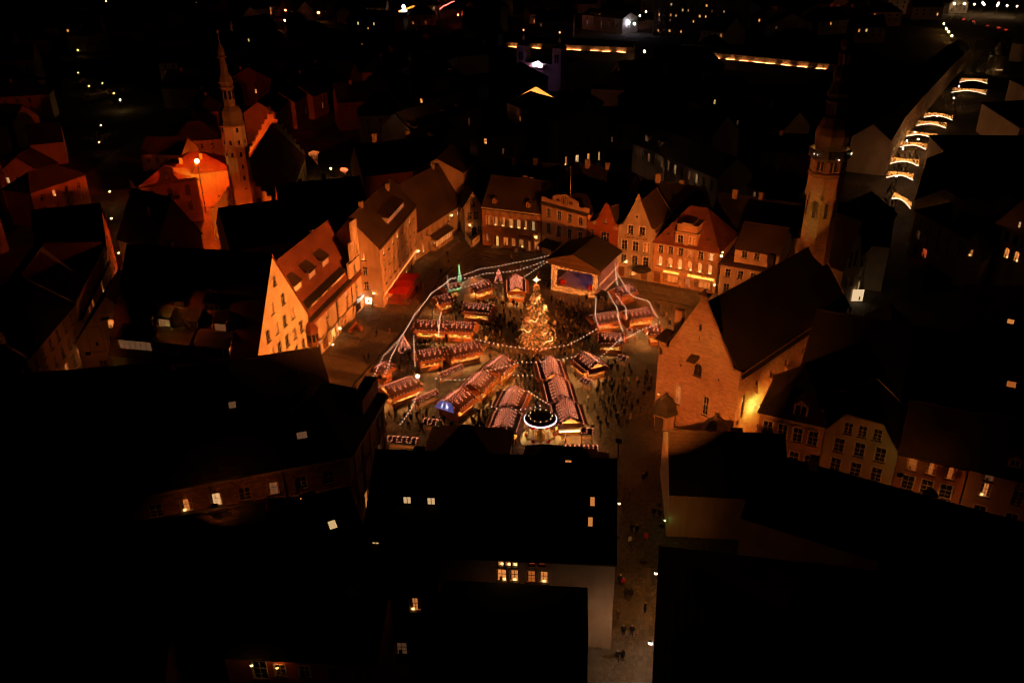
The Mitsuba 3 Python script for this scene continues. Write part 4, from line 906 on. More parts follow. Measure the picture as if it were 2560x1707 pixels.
put(ct, 'ball', MB().ball((0, 0, z6), .35, 1), 'gilt', ctm)

# red-lit mansion left of the church
mA, mB_ = at2(347, 470, 12), at2(492, 448, 12)
md = (mB_ - mA); mL = np.linalg.norm(md); md /= mL; mn = np.array([md[1], -md[0]])
MF = [(0, 0), (mL, 0), (mL, 12.6), (mL * .62 + .9, 12.6), (mL * .62 + .6, 13.5), (mL * .62, 14.0), (mL * .62, 16.2), (mL * .5, 17.2), (mL * .38, 16.2), (mL * .38, 14.0), (mL * .38 - .6, 13.5), (mL * .38 - .9, 12.6), (0, 12.6)]
mk, mm_, _ = house('mansion', 'ornate mansion with a curved gable and arched windows, bathed in red light', mA, mB_, 15, 12.0, 14.5, 'hip', 'tan', 'red',
    [row('F', 8.0, 2.8, 3, 1.35, '...', m=.6, style='arch_dark'), row('F', 3.6, 2.7, 3, 1.5, 'w..', m=.6, style='trim'), row('F', 12.9, 2.6, 1, 1.3, '.', xs=[mL / 2], style='arch_dark')], front=MF)
put(mk, 'cornice', MB().box(-.2, mL + .2, -.5, -.002, 11.6, 11.95).box(-.1, mL + .1, -.25, -.002, 2.6, 2.9).box(-.1, mL + .1, -.2, -.002, 1.6, 1.8), 'stone_trim', mm_)
put(mk, 'gable_hood', MB().slab([(mL * .35, -.4, 16.1), (mL * .5, -.4, 17.2), (mL * .5, .5, 17.2), (mL * .35, .5, 16.1)], .2).slab([(mL * .5, -.4, 17.2), (mL * .65, -.4, 16.1), (mL * .65, .5, 16.1), (mL * .5, .5, 17.2)], .2), 'stone_trim', mm_)
put(mk, 'balcony', MB().box(mL * .36, mL * .64, -1.2, -.002, 7.5, 7.75).box(mL * .36, mL * .64, -1.2, -1.12, 7.75, 8.7), 'iron', mm_)
put(mk, 'pilaster', MB().box(0, .6, -.12, -.002, 2.9, 11.6).box(mL * .33, mL * .33 + .3, -.1, -.002, 2.9, 11.6).box(mL * .64, mL * .64 + .3, -.1, -.002, 2.9, 11.6), 'plaster', mm_, uv=PAINT['tan'])
house('red_roof_house', 'low-roofed house behind the mansion, its slopes faintly red', mA + np.array([1, 17]), mB_ + np.array([5, 17]), 16, 10.5, 15, 'hip', 'tan', 'red', chimneys=[(5, 4, 1.0, 1.8), (11, 5, .9, 1.6)])

# tall house fronts on the lane past the church
for i, (a, b, ev, rg, rf, lb) in enumerate(((at2(690, 300, 9), at2(730, 262, 9), 12, 16, 'side', 'first pale tall front on the lane behind the church, nearest the stepped gable'), (at2(738, 268, 9), at2(775, 240, 9), 11, 15, 'side', 'second front on the lane behind the church, with rows of lit ledges'),
                                       (at2(782, 246, 9), at2(818, 232, 9), 10, 14, 'side', 'furthest low front on the lane behind the church'))):
    house('lane_house', lb, a, b, 12, ev, rg, rf, 'tan', 'black', [row('F', 7.0, 2.4, 4, 1.2, '....', m=1), row('F', 3.2, 2.6, 4, 1.3, '..d.', m=1)])

# ------------------------------------------------------------------ left edge: lane with fronts facing right
W0, W1, W2, W3 = np.array([-82.4, 113.0]), np.array([-81.5, 125.5]), np.array([-84.2, 148.6]), np.array([-92.0, 180.5])
house('lane_house', 'lowest house of the left lane, at the picture edge, with two dark windows', W0, W1, 14, 9.5, 15, 'side', 'tan', 'black', [row('F', 6.0, 2, 3, 1.3, '...', m=1), row('F', 2.4, 2, 3, 1.3, '...', m=1)])
house('lane_house', 'three-storey house of the left lane with two rows of dark windows, near its corner lamp', W1, W2, 14, 11.5, 17, 'side', 'tan', 'black', [row('F', 8.2, 2, 6, 1.3, '......', m=1), row('F', 4.8, 2, 6, 1.3, 'd.....', m=1), row('F', 1.2, 2.2, 6, 1.4, '...o.o', m=1)])
lk, lm, _ = house('lane_house', 'long house of the left lane with tall close-set pilasters and a continuous ledge', W2, W3, 15, 12.0, 18, 'side', 'tan', 'black', [row('F', 8.6, 2.6, 9, 1.2, '.........', m=1), row('F', 4.0, 2.8, 9, 1.2, '..oo..o..', m=1), row('F', .6, 2.4, 9, 1.4, '...o....o', m=1)])
put(lk, 'ledge', MB().box(0, 33, -.7, -.002, 7.6, 7.85).box(0, 33, -.5, -.002, 3.2, 3.4), 'dark_paint', lm)
for i in range(10): put(lk, 'pilaster', MB().box(.6 + i * 3.5, 1.3 + i * 3.5, -.22, -.002, 7.85, 11.9), 'plaster', lm, uv=PAINT['tan'])
house('lane_house', 'pointed gable house at the bend of the left lane', W3 + np.array([-.2, .6]), W3 + np.array([-5.5, 15]), 14, 10.5, 19, 'front', 'tan', 'black', [row('F', 11, 1.5, 1, 1.0, '.', m=3), row('F', 7, 1.9, 3, 1.1, '...', m=1), row('F', 3, 2, 3, 1.1, '...', m=1)])
# the white gabled house in front of the lane
wa, wb = np.array([-79.4, 137.6]), np.array([-66.0, 140.6])
wk, wm, _ = house('niche_gable_house', 'dim pale gabled house with blind niches and one lit arched window', wa, wb, 15, 8.6, 17.0, 'front', 'cream', 'black',
    [row('F', 10.5, 1.7, 1, 1.2, 'o', xs=[6.6], style='arch'), row('F', 6.6, 2.6, 1, 1.8, '.', xs=[6.6], style='arch_dark'), row('F', 7.2, .8, 2, .5, '..', xs=[3.4, 9.8], style='slit'), row('F', 2.0, 2.2, 3, 1.4, '...', m=2)])
for x, h in ((3.4, 11.0), (6.6, 13.6), (9.8, 11.0)):
    put(wk, 'niche_frame', MB().box(x - 1.35, x - 1.15, -.1, -.002, 6.2, h).box(x + 1.15, x + 1.35, -.1, -.002, 6.2, h).box(x - 1.35, x + 1.35, -.2, -.002, 5.95, 6.2).box(x - 1.35, x + 1.35, -.1, -.002, h, h + .2), 'stone_trim', wm)
put(wk, 'hoist', MB().box(5.2, 6.6, -1.0, -.002, 12.6, 12.8), 'dark_paint', wm)
for x in (9.0, 10.0, 4.0): put(wk, 'rooflight', MB().slab([(13.4 * .78, x, 8.6 + 8.4 * .44 + .3), (13.4 * .85, x, 8.6 + 8.4 * .30 + .3), (13.4 * .85, x + .7, 8.6 + 8.4 * .30 + .3), (13.4 * .78, x + .7, 8.6 + 8.4 * .44 + .3)], .08), 'canvas_white', wm)
# big dark roofs between the broad gable house and the left lane, and behind it
house('rear_house', 'steep pointed black roof between the red mansion and the broad gable house', at2(390, 640, 9), at2(505, 600, 9), 14, 11, 21, 'front', 'tan', 'black', chimneys=[(4, 5, 1.0, 1.4)])
house('rear_house', 'black roof with a yellowish chimney at the back of the broad gable house', np.array([-62, 176]), np.array([-41, 186]), 20, 12, 18.5, 'side', 'tan', 'black', chimneys=[(9, 9, .9, 2.0), (14, 8, .8, 1.4)], skylights=[(4, 3, 1.4, '.')])
house('rear_house', 'wide dark roof with a satellite dish between the red church and the square', np.array([-56, 199]), np.array([-36, 206]), 18, 11.5, 17.5, 'side', 'tan', 'black', chimneys=[(6, 8, 1.0, 1.8), (12, 9, 1, 1.6)])
house('rear_house', 'dark long roof beyond the square, left of the tall plain wall', np.array([-42, 236]), np.array([-17, 246]), 16, 12, 19, 'side', 'tan', 'black', chimneys=[(6, 8, 1.4, 2.6), (16, 8, 1.2, 2.4)])

# ------------------------------------------------------------------ right row behind the town hall's south wall
r0p = np.array([36.9, 107.6]); rd = np.array([64.5, 93.2]) - r0p; rL = np.linalg.norm(rd); rd /= rL; rn = np.array([rd[1], -rd[0]])


def onR(s): return r0p + rd * s


rk1, rm1, _ = house('row_house', 'ochre house with a pedimented dormer and triangular window hoods beside the floodlit wall', onR(0), onR(9.3), 12, 10.4, 16, 'hip', 'ochre', 'black', [row('F', 6.6, 2.4, 4, 1.35, '....', m=.3, style='trim'), row('F', 2.6, 2.2, 4, 1.35, '....', m=.3, style='trim')],
    dormers=[dict(side='F', x=5.6, z=10.6, w=1.7, h=2.1, kind='gable', style='std', wall='ochre'), dict(side='F', x=2.4, z=12.0, w=.6, h=.2, kind='arch', style='std', wall='dark'), dict(side='F', x=8.2, z=11.6, w=.6, h=.2, kind='arch', style='std', wall='dark')], cornice=True)
for i in range(4):
    x = .3 + 8.7 * (i + .5) / 4; put(rk1, 'window_hood', MB().slab([(x - 1.0, -.35, 9.25), (x, -.35, 9.75), (x, 0, 9.75), (x - 1.0, 0, 9.25)], .14).slab([(x, -.35, 9.75), (x + 1.0, -.35, 9.25), (x + 1.0, 0, 9.25), (x, 0, 9.75)], .14), 'stone_trim', rm1)
put(rk1, 'string_course', MB().box(0, 9.3, -.15, -.002, 5.6, 5.8).box(0, 9.3, -.12, -.002, 5.0, 5.15), 'stone_trim', rm1)
RF = [(0, 0), (10, 0), (10, 8.6), (7.3, 12.7), (2.4, 13.0), (0, 9.6)]
house('row_house', 'pale house with a cropped gable and iron wall anchors, three windows to a row', onR(9.4), onR(19.4), 13, 9.2, 13.2, 'front', 'white', 'black', [row('F', 9.9, 1.8, 3, 1.15, '...', xs=[3.0, 4.9, 6.9]), row('F', 6.6, 2.3, 3, 1.4, '...', m=.8, style='trim'), row('F', 3.2, 2.3, 3, 1.4, '...', m=.8, style='trim'), row('F', .5, 2.0, 3, 1.4, '...', m=.8)], front=RF)
house('row_house', 'low pink house with three windows full of fairy lights under its eaves', onR(19.5), onR(28.2), 13, 9.0, 14, 'side', 'pink', 'black', [row('F', 6.4, 2.0, 3, 1.3, 'ccc', m=.7), row('F', 3.2, 2.3, 3, 1.5, '...', m=.7, style='trim'), row('F', .4, 2.2, 3, 1.5, '...', m=.7)])
house('row_house', 'grey house with one glowing orange window above the corner lantern', onR(28.4), onR(37.2), 13, 9.2, 14.5, 'side', 'tan', 'black', [row('F', 7.6, 1.2, 2, 1.3, 'd.', m=.5), row('F', 5.0, 2.2, 2, 1.35, 'o.', m=.5), row('F', 1.0, 2.5, 2, 1.5, '..', m=.5, style='trim')], dormers=[dict(side='F', x=5, z=10, w=1.2, h=1.2, kind='gable', style='std', wall='tan')])
house('row_house', 'dark gabled house at the right edge, last of the row', onR(37.4), onR(48), 13, 8.5, 16, 'front', 'tan', 'black', [row('F', 6.8, 1.8, 2, 1.3, '..', m=2), row('F', 3.8, 2.0, 3, 1.4, '...', m=1), row('F', .6, 2.0, 3, 1.4, '...', m=1)])
house('rear_house', 'pitch-black roof behind the right row with one pair of glowing panes', onR(3) - rn * 14, onR(40) - rn * 14, 24, 10, 17, 'side', 'tan', 'black', skylights=[(29, 5, 1.2, 'c')])
house('rear_house', 'pitch-black roof beyond the town hall with a small lit skylight', np.array([74, 128]), np.array([112, 104]), 30, 11, 19, 'hip', 'tan', 'black', skylights=[(8, 6, 1.0, 'o')])
house('rear_house', 'small bright-cheeked gable peeping over the dark roof at the town hall\'s far end', np.array([67.5, 143.5]), np.array([74.5, 141]), 8, 6.0, 8.8, 'front', 'tan', 'black')

# ------------------------------------------------------------------ black roofs in front
su = np.array([.996, -.09]); sl_ = np.array([.981, -.193]); ss = np.array([.193, .981])       # across and along the lane in front
B1 = np.array([11.1, 72.0]); n1, nm1, _ = house('near_house', 'large black-roofed house in front with two lit dormers and a lit bay of windows', B1 - su * 28.5, B1, 20, 13.0, 19.6, 'side', 'tan', 'black',
    [row('F', 9.4, 1.7, 4, 1.1, 'ooco', xs=[15.9, 17.3, 19.2, 20.6]), row('F', 11.6, .9, 3, .6, 'ooo', xs=[15.8, 16.6, 17.4], style='std'), row('F', 12.0, .7, 2, .6, 'rr', xs=[19.3, 20.4], style='std'),
     row('R', 9.2, 2.0, 6, 1.1, '......', m=1), row('R', 5.6, 2.0, 6, 1.1, '......', m=1), row('R', 1.4, 2.2, 6, 1.4, '.o....', m=1)],
    dormers=[dict(side='F', x=4.6, z=16.0, w=.95, h=1.25, lit='w', style='std', wall='dark'), dict(side='F', x=7.4, z=16.0, w=.95, h=1.25, lit='w', style='std', wall='dark'), dict(side='F', x=1.6, z=13.3, w=.8, h=.6, lit='w', style='std', wall='dark')],
    skylights=[(25.4, 3.2, .5, 'o'), (25.6, 5.2, .5, 'o'), (22.6, 9.5, .7, 'o')], chimneys=[(5, 11, 1.2, .6), (20, 11, 1.2, .6)])
house('near_house', 'low hipped black roof peak showing behind the long ridge in the middle foreground', np.array([-13.5, 100]), np.array([-1.5, 98.6]), 11, 6.0, 10.4, 'hip', 'tan', 'black', ridge_in=5.4)
house('near_house', 'second low black roof bump behind the middle ridge, below the carousel', np.array([1.0, 99.5]), np.array([12.6, 97.2]), 6, 6.0, 8.8, 'hip', 'tan', 'black', ridge_in=3.0)
B2 = np.array([5.9, 49.5]); house('near_house', 'black-roofed house at the bottom edge, left of the lane', B2 - su * 15.5, B2, 20.6, 11.0, 15.0, 'side', 'tan', 'black', [row('R', 7.6, 2.0, 5, 1.1, '.....', m=1), row('R', 4.4, 2.0, 5, 1.1, '.....', m=1), row('R', 1.2, 2.2, 5, 1.3, '.o...', m=1)])
# the long street block with a bend, at the left
ba = np.array([-47.4, 84.2]); bb_ = np.array([-21.8, 92.6])
kf, mf, _ = house('bent_block', 'long dim brick block under a huge black roof, left of the middle', ba, bb_, 33, 13.6, 20.6, 'hip', (.34, .22), 'black',
    [row('F', 9.6, 1.9, 7, 1.5, '.ow.d..', m=1), row('F', 6.0, 2.3, 7, 1.5, 'd..o.oo', m=1), row('F', 2.0, 2.6, 7, 1.6, '.......', m=1)], wallmat='brickwork', ridge_in=15, skylights=[(13, 9, .9, 'd'), (21, 3.2, 1.3, 'd')], chimneys=[(4, 14, 1.4, 1.6), (9, 18, 1.4, 2.0), (22, 19, 1.6, .8)])
put(kf, 'ledge', MB().box(0, 26.9, -.18, -.002, 8.7, 8.95).box(0, 26.9, -.3, -.002, 13.0, 13.3), 'stone_trim', mf)
for x in (9.5, 18.5): put(kf, 'downpipe', MB().tube((x, -.12, 0), (x, -.12, 13), .08), 'iron', mf)
kc, mc, Lc = house('corner_block', 'classical corner block with pedimented windows turning into the square', np.array([-21.75, 92.7]), np.array([-19.2, 108.2]), 13, 13.6, 18.6, 'hip', 'tan', 'black', [row('F', 9.6, 2.6, 2, 1.4, '..', xs=[5.0, 12.2], style='trim'), row('F', 5.4, 2.6, 2, 1.4, '.d', xs=[5.0, 12.2], style='trim'), row('F', 1.2, 2.8, 2, 1.5, 'o.', xs=[5.0, 12.2])], ridge_in=6)
put(kc, 'cornice', MB().box(-.2, Lc + .2, -.7, -.002, 13.0, 13.45).box(-.1, Lc + .1, -.3, -.002, 8.6, 8.9).box(-.1, Lc + .1, -.25, -.002, 4.5, 4.7), 'stone_trim', mc)
for x in (5.0, 12.2): put(kc, 'pediment', MB().slab([(x - 1.3, -.55, 12.4), (x, -.55, 13.0), (x, 0, 13.0), (x - 1.3, 0, 12.4)], .16).slab([(x, -.55, 13.0), (x + 1.3, -.55, 12.4), (x + 1.3, 0, 12.4), (x, 0, 13.0)], .16).slab([(x - 1.3, -.5, 8.2), (x, -.5, 8.75), (x, 0, 8.75), (x - 1.3, 0, 8.2)], .16).slab([(x, -.5, 8.75), (x + 1.3, -.5, 8.2), (x + 1.3, 0, 8.2), (x, 0, 8.75)], .16), 'stone_trim', mc)
for x in (2.2, 8.6, 14.6): put(kc, 'pilaster', MB().box(x - .4, x + .4, -.2, -.002, 4.7, 13), 'plaster', mc, uv=PAINT['tan'])
put(kc, 'attic', MB().box(8.5, Lc, .6, 2.4, 13.6, 16.6), 'plaster', mc, uv=PAINT['tan'])
set_window(kc, 'F', Lc, 13, dict(x=12.6, z=14.1, w=1.3, h=1.9, style='trim', lit='d'), mc @ M4((0, .6, 0)))
house('near_house', 'black roof wedge at the left edge above the bent block', np.array([-74, 96]), np.array([-48.5, 100]), 18, 12, 19, 'side', 'tan', 'black', chimneys=[(5, 9, 1.4, 1.2), (17, 8, 1.4, 1.4)])
house('near_house', 'black ridge in front of the bent block', np.array([-45.0, 73.3]), np.array([-29.0, 77.8]), 14, 8, 12, 'side', 'tan', 'black', [row('R', 3, 2, 3, 1.2, '...')])
house('near_house', 'black roof with a row of humped chimneys, right of the gap with the light string', np.array([-27.2, 77.3]), np.array([-18.2, 82.3]), 12, 8, 12, 'side', 'tan', 'black', chimneys=[(3.2, 6.6, 1.2, .8), (5.4, 6.6, 1.6, .9)], skylights=[(6.5, 2.2, .9, 'w')])
house('near_house', 'black roof at the left edge with one faint rusty slope', np.array([-82, 70]), np.array([-58, 77]), 14, 8, 12.5, 'side', 'rust', 'black')
house('near_house', 'wide black roof in the bottom left corner', np.array([-62, 44]), np.array([-33, 52]), 22, 9, 14, 'hip', 'rust', 'black', skylights=[(12, 6, .8, '.')])
ck, cmm, _ = house('courtyard_house', 'dark red courtyard house with plain windows and a glowing wall lamp, at the bottom edge', np.array([-30.5, 64.3]), np.array([-14.4, 63.0]), 12.5, 8.0, 10.6, 'side', (.42, .12), 'black', [row('F', 5.2, 1.7, 4, 1.1, '....', xs=[5.8, 8.4, 11.4, 14.2], style='trim'), row('F', 4.6, 2.6, 1, 1.5, '.', xs=[3.6], style='trim'), row('F', 2.0, 1.8, 3, 1.2, '...', xs=[6.2, 8.9, 11.6], style='trim')])
house('courtyard_house', 'narrow red tower-like house with a white-framed window over the courtyard flagstones', np.array([-15.3, 70.9]), np.array([-8.6, 70.6]), 7.4, 10.4, 12.5, 'side', (.42, .12), 'black', [row('F', 7.4, 1.9, 2, 1.35, '.o', xs=[1.9, 4.2]), row('F', 4.3, 2.0, 2, 1.35, '..', xs=[1.9, 4.2], style='trim'), row('F', .7, 1.9, 1, 1.4, 'd', xs=[2.2], style='trim')])
# right of the lane
house('near_house', 'great black roof at the bottom right, its lane wall lit by a white lamp', np.array([11.2, 46]), np.array([41, 40.2]), 34, 8.6, 13.5, 'hip', 'cream', 'black', [row('L', 2, 2.2, 6, 1.2, '......', m=2)])
house('near_house', 'black roof with humped chimneys in front of the town hall corner', np.array([21.0, 92]), np.array([36.5, 90.4]), 15, 7.5, 12.4, 'side', 'tan', 'black', chimneys=[(9.2, 8, 1.6, .7), (13.4, 8, 1.4, .7)])
house('near_house', 'long black roof edge cutting off the feet of the right row', np.array([29.4, 86.9]), np.array([64.2, 66.5]), 14, 7.5, 13.0, 'side', 'tan', 'black', chimneys=[(6.6, 6.8, 1.0, 1.8), (21, 6.5, 1.2, .8)], dormers=[dict(side='B', x=20, z=8.6, w=1.2, h=1.4, kind='gable', style='std', wall='dark')])
ra, rb_ = at2(2160, 1533, 7.5), at2(2640, 1725, 7.5)
house('near_house', 'dark red-brown house in the bottom right corner with two pairs of glowing orange panes', ra, rb_, 20, 9.5, 15, 'side', (.30, .12), 'black', [row('F', 6.3, 1.6, 5, 1.25, 'oo...', xs=[1.9, 4.6, 8.0, 11.0, 14], style='std'), row('F', 2.6, 1.7, 4, 1.2, 'y...', xs=[6.4, 9.5, 12.5, 15.5])])
house('near_house', 'flat black roof between the bottom right houses', np.array([42, 62]), np.array([72, 46]), 14, 6.5, 9.5, 'side', 'tan', 'black')
house('near_house', 'black roof beyond the right row at the picture edge', np.array([70, 92]), np.array([95, 78]), 24, 9, 16, 'hip', 'tan', 'black')

# ------------------------------------------------------------------ market huts
STALLS = []


def hut(label, p0, p1, width, zr=3.7, lamps='FBR', lev=1.0, serp=True, panel=None, group=None, solid=False):
    """a plank hut; p0, p1 the ends of its ridge in the photograph; lamps: which counters are lit"""
    a, b = at2(*p0, zr), at2(*p1, zr); u = b - a; L = float(np.linalg.norm(u)); u /= L; c = (a + b) / 2
    v = np.array([-u[1], u[0]])
    if v[1] > 0: u, v = -u, -v                      # +y of the hut looks towards the viewer
    m = M4((*c, 0), (*u, 0), (*v, 0)); h = L / 2; W = width / 2; ze = zr - W * .62
    STALLS.append((c, u, v, h + .9, W + 1.0))
    k = thing('market_hut', label, 'market hut', group or 'wooden huts of the christmas market')
    bx, by = h - .25, W - .35
    wl = MB()
    for s in (-1, 1): wl.box(-bx, bx, s * by - .05, s * by + .05, 0, 1.05); wl.box(s * bx - .05, s * bx + .05, -by, by, 0, 1.05 if (s > 0 and 'R' in lamps) or (s < 0 and 'L' in lamps) else ze)
    for sx in (-1, 1):
        for sy in (-1, 1): wl.box(sx * bx - .09, sx * bx + .09, sy * by - .09, sy * by + .09, 0, ze + .05)
        wl.tri((sx * bx, -by, ze), (sx * bx, by, ze), (sx * bx, 0, zr - .15))
    if 'F' not in lamps: wl.box(-bx, bx, by - .05, by + .05, 1.05, ze)
    if 'B' not in lamps: wl.box(-bx, bx, -by - .05, -by + .05, 1.05, ze)
    put(k, 'wall', wl, 'timber', m, uv=(.30, .14))
    put(k, 'counter', MB().box(-bx, bx, by + .05, by + .45, 1.0, 1.08).box(-bx, bx, -by - .45, -by - .05, 1.0, 1.08), 'timber', m, uv=(.34, .18))
    # goods heaped on the counters
    gd = MB(); gr = random.Random(len(STALLS)); gv = []
    for s in (-1, 1):
        for i in range(int(L * 3)):
            x = gr.uniform(-bx + .15, bx - .15); y = s * (by + gr.uniform(-.5, .35)); w_ = gr.uniform(.08, .2); h_ = gr.uniform(.08, .3)
            gd.box(x - w_, x + w_, y - w_ * .7, y + w_ * .7, 1.09, 1.09 + h_); gv.append(gr.choice([(.5, .35, .2), (.5, .08, .05), (.6, .55, .45), (.3, .2, .1), (.12, .2, .1), (.55, .4, .1)]))
    put(k, 'goods', gd, 'vcol', m, color=np.repeat(np.array(gv), 8, 0), kind='stuff')
    R = MB()
    for s in (-1, 1):
        n_ = max(4, int((W + .2) / .38)); 
        for i in range(n_):           # lapped roof boards
            y0_, y1_ = (W + .2) * i / n_, (W + .2) * (i + 1) / n_; z0_, z1_ = zr - .62 * y0_, zr - .62 * y1_ + .0
            R.slab([(-h - .3, s * y0_, z0_ + .0), (h + .3, s * y0_, z0_), (h + .3, s * (y1_ + .03), z1_ + .05), (-h - .3, s * (y1_ + .03), z1_ + .05)], .07)
    R.box(-h - .32, h + .32, -.08, .08, zr + .0, zr + .09)
    put(k, 'roof', R, 'stall_roof', m)
    for s in (-1, 1):                  # propped shutters all round
        put(k, 'flap', MB().slab([(-h - .1, s * (W + .15), ze - .05), (h + .1, s * (W + .15), ze - .05), (h + .1, s * (W + .85), ze - .28), (-h - .1, s * (W + .85), ze - .28)], .05), 'stall_flap', m)
        put(k, 'end_flap', MB().slab([(s * (h + .2), -W + .1, ze + .35), (s * (h + .2), W - .1, ze + .35), (s * (h + 1.0), W - .1, ze - .15), (s * (h + 1.0), -W + .1, ze - .15)], .05), 'stall_flap', m)
    for s, q in ((1, 'F'), (-1, 'B')):
        if q in lamps: put(k, 'lamp', MB().box(-bx + .1, bx - .1, s * (by - .25) - .12, s * (by - .25) + .12, ze - .22, ze - .14), 'black', m, emit=C(STALL, 95 * lev), sw=1.6 * lev)
    for s, q in ((1, 'R'), (-1, 'L')):
        if q in lamps: put(k, 'lamp', MB().box(s * (h + .35) - .1, s * (h + .35) + .1, -by + .2, by - .2, ze - .16, ze - .08), 'black', m, emit=C(STALL, 90 * lev), sw=1.4 * lev)
    if panel: put(k, 'end_panel', MB().tri((panel * (h + .32), -W, ze), (panel * (h + .32), W, ze), (panel * (h + .1), 0, zr)), 'blue_panel', m)
    # the light chain: a meander over both slopes, and one along the eaves
    if serp:
        n_ = max(2, int(L / 1.05)); pts = []
        for i in range(n_ * 2 + 1):
            x = -h + .25 + (L - .5) * i / (n_ * 2)
            s = -1 if i % 2 else 1
            ys = [s * q for q in (W * .78, W * .4, 0)] if i == 0 else [-s * W * .72, 0, s * W * .72]
            dx = (L - .5) / (n_ * 2)
            if i == 0: continue
            x0_ = x - dx
            pts += [(x0_ + dx * .1, -s * W * .45), (x0_ + dx * .28, -s * W * .72), (x0_ + dx * .52, -s * W * .62), (x0_ + dx * .62, 0), (x0_ + dx * .7, s * W * .4)]
        p = np.array([(x, y, zr - .62 * abs(y) + .12) for x, y in pts])
        put(k, 'light_chain', bulbs(along(p, .40), .092), 'black', m, emit=(2.5, .62, .3), sw=.05)
    ev = [p for s in (-1, 1) for p in along([(-h, s * (W + .12), ze + .06), (h, s * (W + .12), ze + .06)], .33)] + [p for s in (-1, 1) for p in along([(s * (h + .25), -W, ze + .1), (s * (h + .25), 0, zr + .1), (s * (h + .25), W, ze + .1)], .4)]
    put(k, 'eaves_chain', bulbs(ev[::2], .085), 'black', m, emit=(2.4, .6, .28), sw=.05)
    return k, m, h, W


HUTS = [
    ('hut wrapped in green garlands beside the white tent', (1112, 713), (1150, 703), 3.0, 'F', .6), ('hut right of the green-garlanded one, with a broad lit front', (1176, 712), (1217, 699), 3.8, 'FR', 1.0),
    ('small hut left of the green-garlanded one, its lit corner towards the terrace', (1091, 741), (1124, 734), 3.4, 'FR', .9), ('hut in the second row under the crossing bulb string, brightest along its front', (1163, 756), (1228, 762), 3.8, 'F', 1.3),
    ('left one of the two long huts side by side, left of the tree', (1040, 800), (1116, 803), 3.9, 'F', 1.2), ('right one of the two long huts side by side, left of the tree', (1120, 803), (1184, 806), 3.9, 'F', 1.4),
    ('hut with a white lit corner, nearest the tree on the left', (1116, 868), (1192, 852), 4.0, 'FL', 1.1), ('hut left of the one with the white lit corner', (1042, 878), (1102, 868), 3.8, 'F', .6),
    ('small red-fronted hut by itself at the left edge of the market', (944, 917), (969, 903), 2.4, 'R', .8), ('big hut at the left front with a glaring lamp on its far end', (962, 965), (1034, 938), 4.4, 'FLR', 1.0),
    ('hut with a blue end panel of white animal figures', (1118, 1000), (1160, 968), 4.4, 'FL', 1.1), ('hut behind the blue-panelled hut', (1178, 958), (1211, 925), 4.2, 'FL', .9), ('hut behind two others in the diagonal row, closest to the tree front', (1229, 914), (1262, 886), 4.2, 'FL', .9),
    ('upper of the two middle huts with chevron light chains', (1268, 1008), (1290, 962), 4.3, 'FL', .7), ('lower of the two middle huts, beside the carousel', (1254, 1062), (1270, 1017), 4.4, 'LF', 1.0),
    ('topmost of the three huts in the right column', (1371, 889), (1384, 932), 4.2, 'LB', .8), ('middle one of the three huts in the right column', (1390, 940), (1403, 988), 4.3, 'LB', .8), ('lowest of the three huts in the right column, with a glaring front awning', (1411, 994), (1425, 1043), 4.4, 'LRFB', 1.3),
    ('hut by itself right of the tree with a brown front flap', (1458, 878), (1492, 906), 4.2, 'FLR', 1.0), ('hut in the right group, the one nearest the town hall gable corner', (1500, 832), (1557, 834), 3.9, 'F', 1.0),
    ('dark-fronted hut with a red lit banner, right group', (1483, 787), (1542, 778), 3.8, 'F', .35), ('hut in the right group with a pale glowing side wall', (1564, 777), (1622, 768), 3.9, 'FL', 1.0),
    ('small kiosk at the right end of the right group', (1622, 815), (1648, 815), 3.2, 'FR', .9), ('hut beside the stage, its brown side towards the square', (1541, 721), (1578, 710), 3.6, 'B', .3), ('hut above the tree star with a tree-shaped light chain', (1291, 718), (1290, 686), 4.0, 'RLF', 1.0)]
hk = {}
for i, (lb, p0, p1, w, lm_, lv) in enumerate(HUTS): hk[i] = hut(lb + ' ' * 0, p0, p1, w, lamps=lm_, lev=lv)
# what single huts carry
k, m, h, W = hk[0]
gp = [(rnd.uniform(-h - .3, h + .3), s * (W + .2 + rnd.uniform(-.12, .12)), 2.75 + rnd.uniform(-.12, .12)) for s in (-1, 1) for _ in range(80)] + [(-h - .2 + rnd.uniform(-.1, .1), rnd.uniform(-W, W), 3.2 + rnd.uniform(-.3, .3)) for _ in range(60)]
gk = thing('green_garland', 'turquoise-green light garland and tall light cone on the roof of a hut', 'string lights')
put(gk, 'garland', bulbs(gp, .07), 'black', m, emit=(.12, 1.3, .4), sw=.05)
gp = [(-h + .1 + r * math.cos(a), r * math.sin(a), 3.6 + z) for z in np.arange(0, 4.2, .05) for r, a in [((.34 - z * .065) * 1.0, z * 17)]]
put(gk, 'cone', bulbs(gp, .08), 'black', m, emit=(.08, 1.3, .55), sw=.05)
k, m, h, W = hk[10]
for s_, e in ((-1, 1), (1, 1)):
    pass
end = -1 if (m @ np.array([-h, 0, 0, 1]))[1] < (m @ np.array([h, 0, 0, 1]))[1] else 1
pk = fresh(k + '__end_panel'); ze_ = 3.7 - W * .62
put(pk, None, MB().slab([(end * (h + .36), -W - .1, ze_ - .05), (end * (h + .36), W + .1, ze_ - .05), (end * (h + .12), W * .32, 3.5), (end * (h + .12), -W * .32, 3.5)], .06) if False else
    MB().add([(end * (h + 1.05), -W + .1, ze_ - .1), (end * (h + 1.05), W - .1, ze_ - .1), (end * (h + .25), W * .5, 3.55), (end * (h + .25), -W * .5, 3.55)], [(0, 1, 2), (0, 2, 3)]), 'black', m, emit=(.035, .05, .17), sw=.05)
labels[pk] = {'label': 'deep blue sloping end panel with white figures'}
fg = MB()
ang = math.atan2(3.55 - ze_ + .1, .8)


